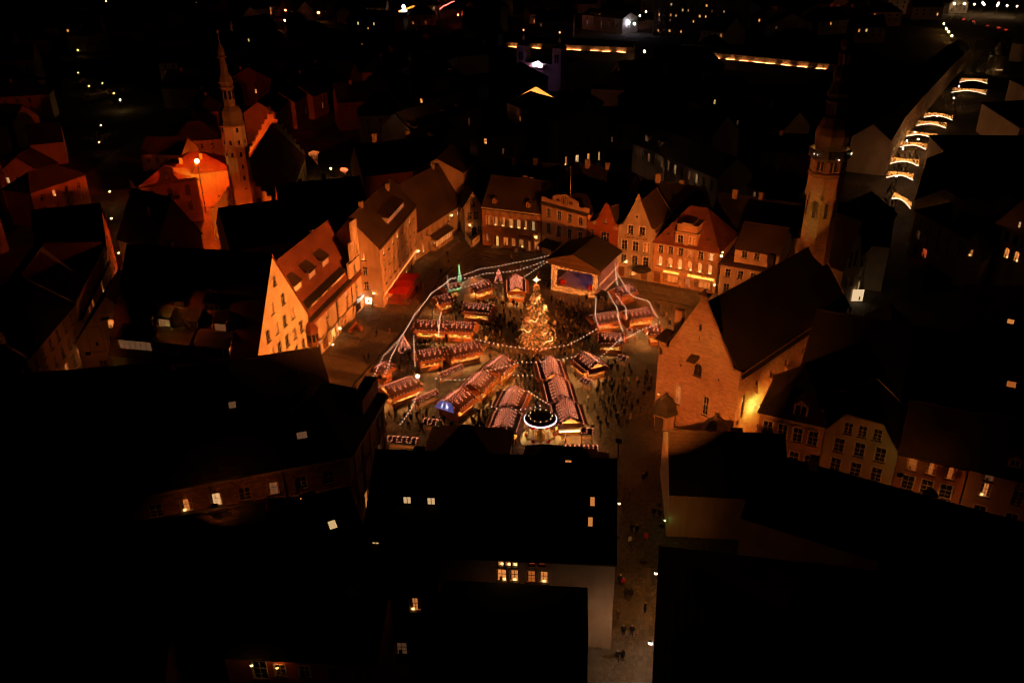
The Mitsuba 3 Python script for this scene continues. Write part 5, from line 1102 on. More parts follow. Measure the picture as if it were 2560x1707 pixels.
def figure(poly, cx, sc):
    """a flat cut-out figure lying on the sloping panel"""
    P = [(cx + x * sc, y * sc) for x, y in poly]
    v2, f = trimesh.creation.triangulate_polygon(sg.Polygon(P), engine='earcut')
    s_ = v2[:, 1]; X = end * (h + 1.05 - .8 * (.12 + s_) + .03); Z = ze_ - .1 + (3.65 - ze_) * (.12 + s_) + .04
    fg.add(np.column_stack([X, v2[:, 0], Z]), f)


figure([(-.1, 0), (.1, 0), (.14, .5), (.24, .55), (.1, .9), (.07, 1.2), (-.07, 1.2), (-.1, .9), (-.2, .55), (-.13, .5)], -.55 * end, .55)
figure([(0, 0), (.1, 0), (.13, .4), (.6, .42), (.66, 0), (.78, 0), (.78, .65), (.72, .78), (.2, .78), (.08, 1.05), (.14, 1.35), (.02, 1.2), (-.2, 1.35), (-.1, 1.1), (-.28, .98), (-.02, .75)], .25 * end, .55)
put(fresh(k + '__panel_figures'), None, fg, 'black', m, emit=(1.7, 1.6, 1.8), sw=.05)
k, m, h, W = hk[20]
put(k, 'banner', MB().box(.2, h, W + .86, W + .92, 1.95, 2.35), 'black', m, emit=(1.2, .06, .03), sw=.2)
k, m, h, W = hk[17]
sx_ = 1 if (m @ np.array([h, 0, 0, 1]))[1] < (m @ np.array([-h, 0, 0, 1]))[1] else -1
put(k, 'bright_awning', MB().slab([(sx_ * (h + 1.0), -W + .2, 2.2), (sx_ * (h + 1.0), W - .2, 2.2), (sx_ * (h + 1.55), W - .2, 1.85), (sx_ * (h + 1.55), -W + .2, 1.85)], .05), 'canvas_white', m)
put(k, 'lamp', MB().box(sx_ * (h + 1.5) - .05, sx_ * (h + 1.5) + .05, -W + .3, W - .3, 1.95, 2.0), 'black', m, emit=C(STALL, 46), sw=1.5)
fl = at(1044, 940, 3.6); k = thing('floodlight', 'glaring white lamp at the back corner of the big left-front hut', 'floodlight'); glow_ball(k + '__globe', fl, .3, (70, 42, 17), 4); put(k, 'pole', MB().tube((fl[0], fl[1], 0), fl - (0, 0, .3), .06), 'iron')


# open-sided canopies over standing tables
def table_canopy(label, p0, p1, width, zr=2.9, lit=None):
    a, b = at2(*p0, zr), at2(*p1, zr); u = b - a; L = float(np.linalg.norm(u)); u /= L; c = (a + b) / 2; v = np.array([-u[1], u[0]])
    if v[1] > 0: u, v = -u, -v
    m = M4((*c, 0), (*u, 0), (*v, 0)); h = L / 2; W = width / 2
    STALLS.append((c, u, v, h, W))
    k = thing('table_canopy', label, 'canopy', 'small roofs over the standing tables')
    put(k, 'roof', MB().slab([(-h, 0, zr), (h, 0, zr), (h, W, zr - .5), (-h, W, zr - .5)], .05).slab([(-h, -W, zr - .5), (h, -W, zr - .5), (h, 0, zr), (-h, 0, zr)], .05), 'stall_roof', m)
    for sx in (-1, 1): put(k, 'post', MB().box(sx * (h - .3) - .05, sx * (h - .3) + .05, -.05, .05, 0, zr), 'timber', m, uv=(.3, .15))
    put(k, 'table', MB().box(-h + .2, h - .2, -.35, .35, 1.02, 1.1), 'timber', m, uv=(.3, .16))
    n_ = max(2, int(L / .75)); pts = []
    for i in range(n_ + 1):
        x = -h + .15 + (L - .3) * i / n_; s = 1 if i % 2 else -1; pts += [(x, -s * W * .8, zr - .4), (x, 0, zr + .06), (x, s * W * .8, zr - .4)]
    put(k, 'light_chain', bulbs(along(pts, .42), .09), 'black', m, emit=(2.5, .65, .32), sw=.05)
    if lit: put(k, 'lamp', MB().box(-h + .3, h - .3, -.08, .08, zr - .3, zr - .24), 'black', m, emit=C(STALL, lit * 3), sw=.6)


for lb, p0, p1, w, l in (('narrow table roof beside the big left-front hut', (1034, 1000), (1092, 972), 1.6, 4), ('table roof left of the diagonal row of huts', (1096, 934), (1155, 910), 1.6, 5), ('wide table roof at the bottom left of the market, by the corner block', (968, 1090), (1044, 1096), 2.0, 6), ('small square table roof left of the blue-panelled hut', (1058, 1046), (1094, 1050), 2.0, 4),
                         ('small table roof right of the middle column, by the crowd', (1454, 942), (1480, 952), 1.8, 4), ('small table roof behind the town hall corner hut', (1566, 822), (1594, 822), 1.8, 5), ('small table roof in front of the town hall corner hut', (1545, 886), (1570, 892), 1.8, 6), ('table roof right of the carousel', (1450, 1070), (1485, 1072), 2.0, 6), ('wide table roof below the carousel at the black roof edge', (1412, 1115), (1497, 1117), 2.8, 6)):
    table_canopy(lb, p0, p1, w, lit=l)

# ------------------------------------------------------------------ big white tent behind the green hut
k = thing('white_tent', 'large pale pavilion tent with a hipped roof at the back of the market', 'tent')
q = [at(1127, 718, 2.4), at(1160, 738, 2.4), at(1232, 712, 2.4), at(1200, 692, 2.4)]; ap = (q[0] + q[1] + q[2] + q[3]) / 4; ap[2] = 4.4
tb = MB()
for i in range(4): tb.tri(q[i], q[(i + 1) % 4], ap); tb.quad(q[i], q[(i + 1) % 4], q[(i + 1) % 4] * (1, 1, .0), q[i] * (1, 1, .0))
put(k, 'cover', tb, 'canvas_white')
STALLS.append((ap[:2], np.array([1., 0]), np.array([0, 1.]), 4.5, 4))

# ------------------------------------------------------------------ red terrace
k = thing('red_terrace', 'terrace under red parasols glowing red beside the corner house', 'terrace')
tc = at2(1012, 735); tm2 = M4((*tc, 0), (*d3, 0), (*-n3, 0))
put(k, 'deck', MB().box(-6, 6, -2.4, 2.4, .02, .2), 'timber', tm2, uv=(.2, .08))
for i, x in enumerate((-4, 0, 4)):
    pk = thing('parasol', ['red square parasol of the terrace, nearest the viewer', 'middle red square parasol of the terrace', 'red square parasol of the terrace, furthest along the wall'][i], 'parasol')
    put(pk, 'canopy', MB().lathe([(2.9, 2.6), (2.9, 2.75), (.1, 3.6)], 4, (x, 0), math.pi / 4), 'canvas_red', tm2); put(pk, 'pole', MB().tube((x, 0, .2), (x, 0, 3.5), .04), 'iron', tm2)
    put(pk, 'heater', MB().box(x - .5, x + .5, -.1, .1, 2.35, 2.42), 'black', tm2, emit=C(RED, 75), sw=1.2)
for i in range(10):
    put(k, 'rail_post', MB().box(-6 + i * 1.33 - .04, -6 + i * 1.33 + .04, -2.4, -2.3, .2, 1.2), 'iron', tm2)
put(k, 'rail', MB().box(-6, 6, -2.42, -2.28, 1.15, 1.22).box(-6, -5.9, -2.4, 2.4, 1.15, 1.22).box(5.9, 6, -2.4, 2.4, 1.15, 1.22), 'iron', tm2)
g_ = thing('wall_garland', 'thick garland of orange lights running along the corner house above the terrace', 'string lights')
pts = along([(*(P3 + d3 * .3 + n3 * .35), 3.2), (*(P3 + d3 * 28 + n3 * .35), 3.4)], .05); pts = pts + np.array([[rnd.uniform(-.08, .08), rnd.uniform(-.08, .08), rnd.uniform(-.28, .12)] for _ in pts])
put(g_, None, bulbs(pts[::2], .085), 'black', emit=(2.0, .5, .1), sw=2.5)
k = thing('bench', 'red-lit bench and barrels outside the shop of the pale cafe house', 'bench'); bmx = M4(on2(15.6, 0, 2.2), (*d2, 0), (*-nR, 0))
put(k, 'seat', MB().box(-2.2, 2.2, -.3, .3, .45, .52).box(-2.2, 2.2, .25, .3, .5, 1.0), 'timber', bmx, uv=(.3, .1)); put(k, 'leg', MB().box(-2, -1.9, -.25, .25, 0, .45).box(1.9, 2, -.25, .25, 0, .45), 'iron', bmx)
put(k, 'table', MB().lathe([(.35, 0), (.45, .5), (.35, 1.0), (0, 1.0)], 10, (0, -1.4)), 'timber', bmx, uv=(.3, .1))
k = thing('shop_lamp', 'red lamp over the shop doorway that colours the cobbles', 'lamp'); put(k, None, MB().box(-.9, .9, -.12, .12, 2.78, 2.9), 'black', M4(on2(15.4, 0, .7), (*d2, 0), (*nR, 0)), emit=C(RED, 130), sw=2.0)
k = thing('cafe_table', 'lit cafe table with a pale cloth at the corner of the cafe house', 'table'); put(k, None, MB().lathe([(.7, .6), (.75, .75), (0, .78)], 12), 'canvas_white', M4(on2(27.5, 0, 2.4)))

# ------------------------------------------------------------------ the stage
SA, SB_ = np.array([9.3, 179.4]), np.array([19.5, 174.2]); us = SB_ - SA; SL = np.linalg.norm(us); us /= SL; vs = np.array([-us[1], us[0]])
sm = M4((*SA, 0), (*us, 0), (*vs, 0)); SD = 11.8
st = thing('stage', 'stage with dark gabled canopy, framed in thousands of orange lights, floor lit violet', 'stage')
STALLS.append(((SA + SB_) / 2 + vs * 6, us, vs, SL / 2 + 1.0, 7))
zt_ = 6.9
put(st, 'canopy', MB().slab([(-1.0, -1.6, 7.9), (SL / 2, -1.6, 10.1), (SL / 2, SD + .6, 10.1), (-1.0, SD + .6, 7.9)], .15).slab([(SL / 2, -1.6, 10.1), (SL + 1.1, -1.6, 7.2), (SL + 1.1, SD + .6, 7.2), (SL / 2, SD + .6, 10.1)], .15), 'canvas_dark', sm)
put(st, 'fascia', MB().prism([(-.9, 7.75), (SL / 2, 9.9), (SL + 1.0, 7.05), (SL + 1.0, 6.0), (0, 6.9)], -1.5, -1.42), 'timber', sm, uv=(.13, .08))
fl_ = put(st, 'floor', MB().box(0, SL, 0, SD, 1.35, 1.5), 'slabs', sm)
scene[fl_]['bsdf'] = {'type': 'ref', 'id': 'stage_floor'}; plain('stage_floor', (.42, .40, .45), .55)
put(st, 'back_cloth', MB().box(0, SL, SD - .2, SD, 1.5, 7), 'canvas_dark', sm); put(st, 'side_cloth', MB().box(-.05, .1, 1.5, SD, 0, 7).box(SL - .1, SL - .0, 1.0, SD, 0, 6.4), 'black', sm)
put(st, 'frame', MB().box(0, 1.5, -.3, .0, 1.4, 7.0).box(SL - 1.3, SL, -.3, 0, 1.4, 6.6).box(1.5, SL - 1.3, -.3, 0, 5.6, 6.8).box(0, SL, -.3, 0, 0, 1.4), 'black', sm)
fp_ = []
for _ in range(2100):
    x, z = rnd.uniform(0, SL), rnd.uniform(-.0, 6.9 - .05 * 1)
    if 1.5 < x < SL - 1.35 and 1.45 < z < 5.55: continue
    if z < .1 and rnd.random() < .6: continue
    fp_.append((x, -.36 - rnd.random() * .1, z))
cut = len(fp_) // 2
put(st, 'frame_lights', bulbs(fp_[:cut], [rnd.uniform(.045, .09) for _ in fp_[:cut]]), 'black', sm, emit=(3.4, .95, .13), sw=1.6)
put(st, 'frame_lights', bulbs(fp_[cut:], [rnd.uniform(.045, .085) for _ in fp_[cut:]]), 'black', sm, emit=(2.6, .48, .14), sw=1.6)
np_ = [(SL + .05, y, z) for y in np.arange(.2, SD + 1, .34) for z in np.arange(.3, 6.2, .3) if rnd.random() < .9]
put(st, 'net_lights', bulbs(np_, .05), 'black', sm, emit=(1.5, .26, .12), sw=.5)
put(st, 'net_edge', bulbs(along([(SL + .1, 0, 3.0), (SL + .1, SD + 1, 3.4)], .09).tolist() + along([(SL + .1, 0, .3), (SL + .1, SD + 1, .5)], .1).tolist() + along([(SL + .1, 0, 6.2), (SL + .1, SD + 1, 5.9)], .2).tolist(), .07), 'black', sm, emit=(2.2, .7, .2), sw=.3)
put(st, 'violet_lamp', MB().box(SL - 3.6, SL - 2.4, 4.5, 5.7, 6.3, 6.4), 'black', sm, emit=(3.0, 1.2, 5.0), sw=1.0)
put(st, 'violet_lamp', MB().box(3, 3.5, 6, 6.5, 6.6, 6.7), 'black', sm, emit=(3.0, 1.2, 5), sw=.3)
for i, (x, y) in enumerate(((2.3, 1.0), (SL - 2.0, .7))):
    k = thing('speaker_stack', ('red-lit' if i == 0 else 'dark') + ' monitor heap on the stage lip, ' + ('left' if i == 0 else 'right') + ' end', 'loudspeaker'); put(k, None, MB().box(x - .5, x + .5, y - .4, y + .4, 1.5, 2.5).box(x - .2, x + .8, y - .5, y, 1.5, 1.9), 'canvas_red', sm)
scene['stage_red_spot'] = {'type': 'spot', 'to_world': T().look_at(origin=(sm @ np.array([2.2, 5, 6.6, 1]))[:3].tolist(), target=(sm @ np.array([2.2, 1, 1.5, 1]))[:3].tolist(), up=[0, 0, 1]), 'intensity': {'type': 'rgb', 'value': [16., .4, .4]}, 'cutoff_angle': 16.0, 'sampling_weight': .3}
for x, nm in ((-2.6, 'left'), (SL + .9, 'right')):
    k = thing('stage_skirt', f'black-draped platform at the {nm} foot of the stage', 'platform'); put(k, None, MB().box(x - 1.4, x + 1.2, -.6, 1.8, 0, 1.3), 'black', sm)

# ------------------------------------------------------------------ the christmas tree
tp_ = at(1341, 872); TX, TY = tp_[0], tp_[1] + 1.2; TREE_H = 13.6
tk = thing('christmas_tree', 'tall christmas tree smothered in orange lights with white bell ornaments and a glowing star', 'christmas tree')
STALLS.append((np.array([TX, TY]), np.array([1., 0]), np.array([0, 1.]), 4.4, 4.4))
put(tk, 'trunk', MB().tube((TX, TY, 0), (TX, TY, TREE_H), .28, .03, 8), 'bark')
tr = random.Random(3); fol = MB(); lp = []


def tree_r(z): return max(.12, 4.5 * (1 - z / TREE_H) ** .82 * (.82 + .18 * math.sin(z * 3.1)))


V, F_ = [], []
for i in range(300):                       # drooping boughs, each a fan of needle sprays
    z = 1.0 + (TREE_H - 1.4) * (i / 300) ** 1.2; a = i * 2.39996; R = tree_r(z) * tr.uniform(.86, 1.12)
    ca, sa = math.cos(a), math.sin(a)
    for j in range(9):
        t = (j + 1) / 9; r = R * t; zz = z - .34 * R * t * t + tr.uniform(-.08, .08)
        for s in (-1, 1):
            w = .55 * (1.1 - t * .6) * tr.uniform(.7, 1.2); l = .5
            p = np.array([TX + ca * r, TY + sa * r, zz]); q = np.array([-sa, ca, 0]) * s * w
            V += [p, p + np.array([ca, sa, -.15]) * l + q * .3, p + q + np.array([ca, sa, 0]) * .2 + np.array([0, 0, tr.uniform(-.2, .05)])]
            n_ = len(V); F_.append((n_ - 3, n_ - 2, n_ - 1))
    for j in range(13):
        t = tr.uniform(.3, 1.04); r = R * t; s = tr.uniform(-.5, .5)
        lp.append((TX + ca * r - sa * s, TY + sa * r + ca * s, z - .34 * R * t * t + tr.uniform(-.02, .18)))
put(tk, 'foliage', (np.array(V), np.array(F_)), 'needles')
tr.shuffle(lp)
put(tk, 'lights', bulbs(lp[:2200], [tr.uniform(.05, .1) for _ in lp[:2200]]), 'black', emit=(2.3, .30, .035), sw=2.6)
put(tk, 'lights', bulbs(lp[2200:], [tr.uniform(.05, .1) for _ in lp[2200:]]), 'black', emit=(3.0, .75, .14), sw=2.6)
for i in range(9):                          # bright rope swags
    a0 = -math.pi / 2 + tr.uniform(-1.1, 1.1); z0 = 2.2 + i * 1.05; pts = []
    for j in range(6): z = z0 + .12 * j + .3 * math.sin(j * 1.3); a = a0 + j * .14; r = tree_r(z) * 1.02; pts.append((TX + r * math.cos(a), TY + r * math.sin(a), z))
    put(tk, 'light_rope', bulbs(along(pts, .18), .1), 'black', emit=(3.5, 2.0, .65), sw=.2)
for i in range(28):
    a = -math.pi / 2 + tr.uniform(-1.6, 1.6); z = 1.6 + 9.5 * ((i * .618) % 1); r = tree_r(z) * 1.05; c = (TX + r * math.cos(a), TY + r * math.sin(a), z)
    put(tk, 'ornament', MB().lathe([(.05, .75), (.07, .35), (.19, .12), (.22, -.05), (0, -.2)], 6, c[:2]) if False else MB().add(MB().lathe([(.04, .8), (.07, .35), (.17, .12), (.2, -.05), (0, -.2)], 6).done()[0] + np.array(c), MB().lathe([(.04, .8), (.07, .35), (.17, .12), (.2, -.05), (0, -.2)], 6).done()[1]), 'black', emit=(5.5, 4.2, 2.4), sw=.12)
sp_ = [];
for q in range(8):
    a = q * math.pi / 4; r = .85 if q % 2 == 0 else .5; sp_ += [(r * math.cos(a), r * math.sin(a)), (.22 * math.cos(a + math.pi / 8), .22 * math.sin(a + math.pi / 8))]
put(tk, 'star', MB().prism(sp_, -.12, .12), 'black', M4((TX, TY, TREE_H + .75)), emit=(9, 5.6, 2.6), sw=.5)
fk = thing('tree_fence', 'low planked box round the foot of the christmas tree', 'planter'); put(fk, None, MB().lathe([(2.6, 0), (2.6, .7), (2.45, .7), (2.45, 0)], 8, (TX, TY)), 'timber', uv=(.3, .12))

# ------------------------------------------------------------------ carousel
cc = at2(1351, 1098); ck_ = thing('carousel', 'small chair carousel with a round dark top and a glowing white rim', 'carousel'); cmx = M4((*cc, 0))
STALLS.append((cc, np.array([1., 0]), np.array([0, 1.]), 4.2, 4.2))
put(ck_, 'platform', MB().lathe([(3.4, 0), (3.4, .15), (0, .16)], 24), 'stone_trim', cmx); put(ck_, 'column', MB().lathe([(.9, .15), (.8, 1.2), (.35, 1.8), (.45, 3.2), (1.0, 3.9)], 12), 'gilt', cmx, smooth=30)
put(ck_, 'top', MB().lathe([(2.6, 4.0), (2.45, 4.3), (1.0, 4.75), (0, 4.95)], 24), 'stall_roof', cmx, smooth=20)
put(ck_, 'rim', MB().lathe([(2.55, 3.75), (2.7, 3.85), (2.7, 4.0), (2.55, 4.05)], 24), 'black', cmx, emit=(2.0, 1.6, 1.9), sw=.8)
put(ck_, 'top_bulbs', bulbs([(1.9 * math.cos(a), 1.9 * math.sin(a), 4.55) for a in np.arange(0, 6.28, .52)], .07), 'black', cmx, emit=(6, 3.6, 1.8), sw=.1)
put(ck_, 'column_light', MB().lathe([(.95, 3.3), (1.15, 3.65), (.9, 3.7)], 12), 'black', cmx, emit=(3.2, 1.9, .8), sw=.6)
for i in range(12):
    a = i * math.pi / 6; c_, s_ = math.cos(a), math.sin(a); p1 = np.array([2.35 * c_, 2.35 * s_, 1.0])
    sk_ = fresh(ck_ + '__seat'); put(sk_, 'bucket', MB().box(-.25, .25, -.25, .25, .75, .85).box(-.25, .25, .2, .25, .85, 1.3), 'gilt' if i % 2 else 'canvas_red', cmx @ M4((2.35 * c_, 2.35 * s_, 0), (-s_, c_, 0), (c_, s_, 0)), cache='seat%d' % (i % 2)); put(sk_, 'chain', MB().tube((2.25 * c_, 2.25 * s_, 3.9), (2.35 * c_, 2.35 * s_, 1.2), .02, n=4), 'iron', cmx)
k = thing('carousel_fence', 'white picket fence set in an octagon round the carousel', 'fence')
for q in range(8):
    a0, a1 = q * math.pi / 4 + .39, (q + 1) * math.pi / 4 + .39; p, q_ = np.array([4.4 * math.cos(a0), 4.4 * math.sin(a0)]), np.array([4.4 * math.cos(a1), 4.4 * math.sin(a1)])
    fb = MB()
    for i in range(15): w = p + (q_ - p) * (i + .5) / 15; fb.box(w[0] - .03, w[0] + .03, w[1] - .03, w[1] + .03, .1, 1.0)
    put(k, 'picket', fb, 'white_paint', cmx, kind='stuff'); put(k, 'post', MB().box(p[0] - .07, p[0] + .07, p[1] - .07, p[1] + .07, 0, 1.3), 'canvas_red', cmx)

# ------------------------------------------------------------------ bulb strings over the square, hung on poles
STR = [[((926, 955), 3.2), ((958, 890), 4.6), ((1000, 846), 5.2)], [((962, 940), 3.4), ((978, 890), 4.6), ((1001, 846), 5.2)], [((1000, 846), 5.2), ((1036, 786), 4.8), ((1078, 733), 5.4)], [((1078, 733), 5.4), ((1126, 697), 5.0), ((1200, 672), 5.0), ((1280, 658), 5.3), ((1378, 637), 6.6)],
       [((1126, 697), 5.0), ((1170, 695), 4.6), ((1215, 683), 5.2), ((1262, 680), 4.6), ((1300, 674), 4.6), ((1378, 645), 6.2)], [((1300, 698), 4.4), ((1340, 672), 5.0), ((1381, 646), 6.4)], [((1118, 690), 4.6), ((1122, 724), 4.0), ((1170, 715), 4.4), ((1212, 700), 4.8)], [((1034, 840), 5.0), ((1036, 900), 3.8), ((1038, 918), 3.4)], [((1096, 842), 4.6), ((1098, 800), 4.2), ((1104, 778), 4.4)],
       [((1544, 684), 5.2), ((1580, 740), 4.6), ((1622, 752), 5.2), ((1646, 797), 4.4)], [((1490, 742), 5.2), ((1488, 790), 4.6), ((1497, 818), 4.2)], [((1520, 730), 5.2), ((1543, 770), 4.6), ((1547, 800), 4.6), ((1557, 826), 4.2)], [((1540, 735), 5.0), ((1565, 770), 4.4), ((1566, 800), 4.2)], [((1538, 660), 5.6), ((1540, 690), 5.0), ((1545, 716), 4.6)],
       [((1191, 848), 4.6), ((1252, 862), 3.6), ((1340, 873), 3.2), ((1420, 862), 3.8), ((1492, 822), 4.6)], [((1550, 852), 4.6), ((1600, 826), 3.8), ((1650, 806), 4.2)], [((1492, 900), 4.0), ((1520, 876), 4.4), ((1556, 840), 4.8)], [((1001, 1060), 3.6), ((1028, 1020), 3.8), ((1045, 980), 4.2)],
       [((1218, 926), 4.4), ((1300, 905), 3.8), ((1380, 902), 4.2), ((1440, 890), 4.4)], [((1262, 974), 4.2), ((1322, 978), 3.6), ((1372, 1010), 4.0)], [((1090, 946), 3.8), ((1130, 950), 3.4), ((1176, 946), 4.0)], [((1218, 1012), 3.8), ((1250, 1024), 3.2), ((1300, 1024), 3.8), ((1360, 1012), 4.0)], [((1330, 938), 4.0), ((1286, 938), 3.6), ((1258, 932), 4.0)]]
poles = {}
for i, s in enumerate(STR):
    pts = []
    W_ = [at(*p, z) for p, z in s]
    for a, b in zip(W_, W_[1:]):
        n_ = 12; sag = .035 * np.linalg.norm(b - a)
        for j in range(n_): t = j / n_; q = a + (b - a) * t; pts.append(q - (0, 0, sag * 4 * t * (1 - t) * .5))
    pts.append(W_[-1])
    k = thing('bulb_string', 'overhead string of round white festoon bulbs across the market', 'string lights', 'festoon bulb strings over the market')
    put(k, 'bulb', bulbs(along(pts, .85), .125), 'black', emit=(2.6, 1.6, 1.0), sw=.12, kind='stuff')
    cb = MB()
    for a, b in zip(pts, pts[1:]): cb.tube(a + (0, 0, .08), b + (0, 0, .08), .012, n=3, cap=False)
    put(k, 'cable', cb, 'black')
    for e in (W_[0], W_[-1]):
        key = tuple(np.round(e[:2] / 2.5))
        if key not in poles: poles[key] = e
for e in poles.values():
    k = thing('string_pole', 'thin dark pole carrying the festoon bulb strings', 'pole', 'poles of the festoon strings'); put(k, None, MB().tube((e[0], e[1], 0), e + (0, 0, .15), .05, n=5), 'iron')


# small lit trees
def fir(label, px, py, h, r, lit, n=110):
    c = at(px, py); k = thing('small_fir', label, 'fir tree'); rr = random.Random(px); V, F_, L_ = [], [], []
    for i in range(46):
        z = h * (.1 + .86 * i / 46); R = r * (1 - i / 50); a = i * 2.4
        for j in range(3):
            b = a + rr.uniform(-.5, .5); p = c + (R * math.cos(b), R * math.sin(b), z - .2 * R); q = c + (0, 0, z + .12); w = np.array([-math.sin(b), math.cos(b), 0]) * .22
            V += [q, p + w, p - w]; F_.append((len(V) - 3, len(V) - 2, len(V) - 1))
    put(k, 'foliage', (np.array(V), np.array(F_)), 'needles'); put(k, 'trunk', MB().tube(c, c + (0, 0, h * .95), .07, .02, 5), 'bark')
    for _ in range(n):
        z = h * rr.uniform(.1, .98); R = r * (1 - z / h) * 1.0; a = rr.uniform(0, 6.28); L_.append(c + (R * math.cos(a), R * math.sin(a), z))
    put(k, 'lights', bulbs(L_, .085), 'black', emit=C(lit, .5), sw=.15)


fir('small fir wrapped in pink-white bulbs under the string corner, left of the market', 1012, 880, 3.6, 1.5, (4.5, 1.1, .6), 150)
fir('small fir with a bright reddish crown between the tent and the tree', 1247, 708, 3.6, 1.2, (4.5, .9, .5), 120)
fir('small lit fir below the dark-fronted hut', 1548, 760, 3.2, 1.0, (4, .9, .5), 90)
fir('dark fir by the carousel with a few bulbs', 1100, 1080, 3.0, 1.2, (4, 1.2, .5), 14)

# ------------------------------------------------------------------ people
def ball_pts(c, r): return np.asarray(c, float), r


def hull(*balls):
    P = []
    for c, r in balls:
        P.append(SPH * r + np.asarray(c, float))
    return m3.Manifold.hull_points(np.vstack(P))


SPH = trimesh.creation.icosphere(1).vertices


def union(ms):
    out = ms[0]
    for q in ms[1:]: out = out + q
    m = out.to_mesh(); return np.array(m.vert_properties[:, :3], float), np.array(m.tri_verts, int)


def person_meshes(pose, coat_len, rr):
    """body (one continuous figure), coat, hair or hat; feet on z = 0, facing +y"""
    st_ = {'stand': (.02, -.02), 'walk': (.28, -.26), 'walk2': (-.3, .26)}[pose]
    hipz, kneez = .92, .50; B, Cc = [], []
    for s, f in ((-1, st_[0]), (1, st_[1])):
        hip, kn, an = (s * .10, 0, hipz), (s * .105, f * .55 + .04, kneez), (s * .11, f - .02 + (-.04 if f < 0 else 0), .09)
        B += [hull((hip, .10), (kn, .065)), hull((kn, .065), (an, .045)), hull((an, .05), ((an[0], an[1] + .16, .045), .04))]
    B += [hull(((0, 0, .98), .14), ((-.06, 0, 1.0), .12), ((.06, 0, 1.0), .12), ((0, -.01, 1.25), .13)), hull(((0, -.01, 1.2), .13), ((-.15, 0, 1.4), .07), ((.15, 0, 1.4), .07)), hull(((0, 0, 1.4), .06), ((0, .01, 1.55), .05)),
          hull(((0, .01, 1.64), .095), ((0, .035, 1.58), .07), ((0, -.01, 1.67), .09)), hull(((0, .115, 1.615), .018), ((0, .1, 1.64), .015))]
    arms = []
    for s, f in ((-1, st_[1]), (1, st_[0])):
        sh, el, wr = (s * .19, 0, 1.40), (s * .25, f * .3 - .02, 1.13), (s * .24, f * .6 + .10, .90)
        if pose == 'stand' and s > 0 and rr.random() < .6: el, wr = (.25, .02, 1.15), (.14, .26, 1.12)
        arms += [(sh, el), (el, wr)]; B += [hull((sh, .055), (el, .045)), hull((el, .045), (wr, .032))]
        d = np.subtract(wr, el); d /= np.linalg.norm(d); B.append(hull((wr, .03), (np.add(wr, d * .09), .036), (np.add(wr, d * .14), .022))); B.append(hull((np.add(wr, d * .04), .016), (np.add(wr, d * .09) + np.array([-s * .04, .02, 0]), .012)))
        Cc += [hull((sh, .085), (el, .07)), hull((el, .07), (np.add(wr, -d * .01), .055))]
    Cc += [hull(((0, -.005, 1.38), .12), ((-.16, 0, 1.40), .09), ((.16, 0, 1.40), .09), ((-.09, 0, 1.0), .16), ((.09, 0, 1.0), .16)), hull(((-.09, 0, 1.0), .16), ((.09, 0, 1.0), .16), ((-.1, 0, 1.0 - coat_len), .15), ((.1, 0, 1.0 - coat_len), .15)), hull(((0, 0, 1.44), .09), ((0, 0, 1.5), .075))]
    bv, bf = union(B); cv, cf = union(Cc)
    hat = hull(((0, -.012, 1.685), .108), ((0, -.04, 1.65), .1), ((0, 0, 1.74), .06)).to_mesh()
    return (bv, bf), (cv, cf), (np.array(hat.vert_properties[:, :3], float), np.array(hat.tri_verts, int))


prr = random.Random(21); TEMPL = []
for pose, cl in (('stand', .08), ('stand', .38), ('walk', .1), ('walk2', .3), ('walk', .32)):
    b, c, h_ = person_meshes(pose, cl, prr)
    cols = np.where(((b[0][:, 2] > 1.5) | ((np.abs(b[0][:, 0]) > .16) & (b[0][:, 2] < 1.0) & (b[0][:, 2] > .7)))[:, None], [[.50, .33, .25]], [[.04, .04, .05]])
    TEMPL.append((mikit.ply(b, None, color=cols), mikit.ply(c, None, smooth=50), mikit.ply(h_, None, smooth=50)))
COATS = dict(black=(.018, .018, .02), navy=(.02, .025, .05), grey=(.10, .10, .10), brown=(.10, .06, .035), red=(.42, .03, .02), beige=(.42, .34, .24), white=(.6, .58, .54), blue=(.04, .09, .3), orange=(.55, .2, .05), olive=(.06, .06, .035))
for c_, v_ in COATS.items(): scene['coat_' + c_] = {'type': 'diffuse', 'reflectance': {'type': 'rgb', 'value': list(v_)}}
NP = [0]


def person(x, y, z, face, coat, hat, label, group, t=None, s=None):
    t = prr.randrange(5) if t is None else t; s = s or prr.uniform(.93, 1.06)
    k = thing('person', label, 'person', group); NP[0] += 1
    c_, s_ = math.cos(face), math.sin(face); m = M4((x, y, z), (c_ * s, s_ * s, 0), (-s_ * s, c_ * s, 0), (0, 0, s))
    tm_ = T(m)
    scene[k + '__body'] = {**TEMPL[t][0], 'bsdf': {'type': 'ref', 'id': 'vcol'}, 'to_world': tm_}
    scene[k + '__coat'] = {**TEMPL[t][1], 'bsdf': {'type': 'ref', 'id': 'coat_' + coat}, 'to_world': tm_}
    scene[k + '__hat'] = {**TEMPL[t][2], 'bsdf': {'type': 'ref', 'id': 'coat_' + hat}, 'to_world': tm_}


def free(x, y, pad=.3):
    for c, u, v, h, w in STALLS:
        d = np.array([x, y]) - c
        if abs(d @ u) < h + pad and abs(d @ v) < w + pad: return False
    return True


COATN = ['black'] * 9 + ['navy'] * 4 + ['grey'] * 3 + ['brown'] * 2 + ['olive'] * 2 + ['beige'] + ['white']
HATN = ['black'] * 5 + ['grey'] * 3 + ['white'] * 3 + ['brown'] * 2 + ['beige'] * 2 + ['red']
placed = []


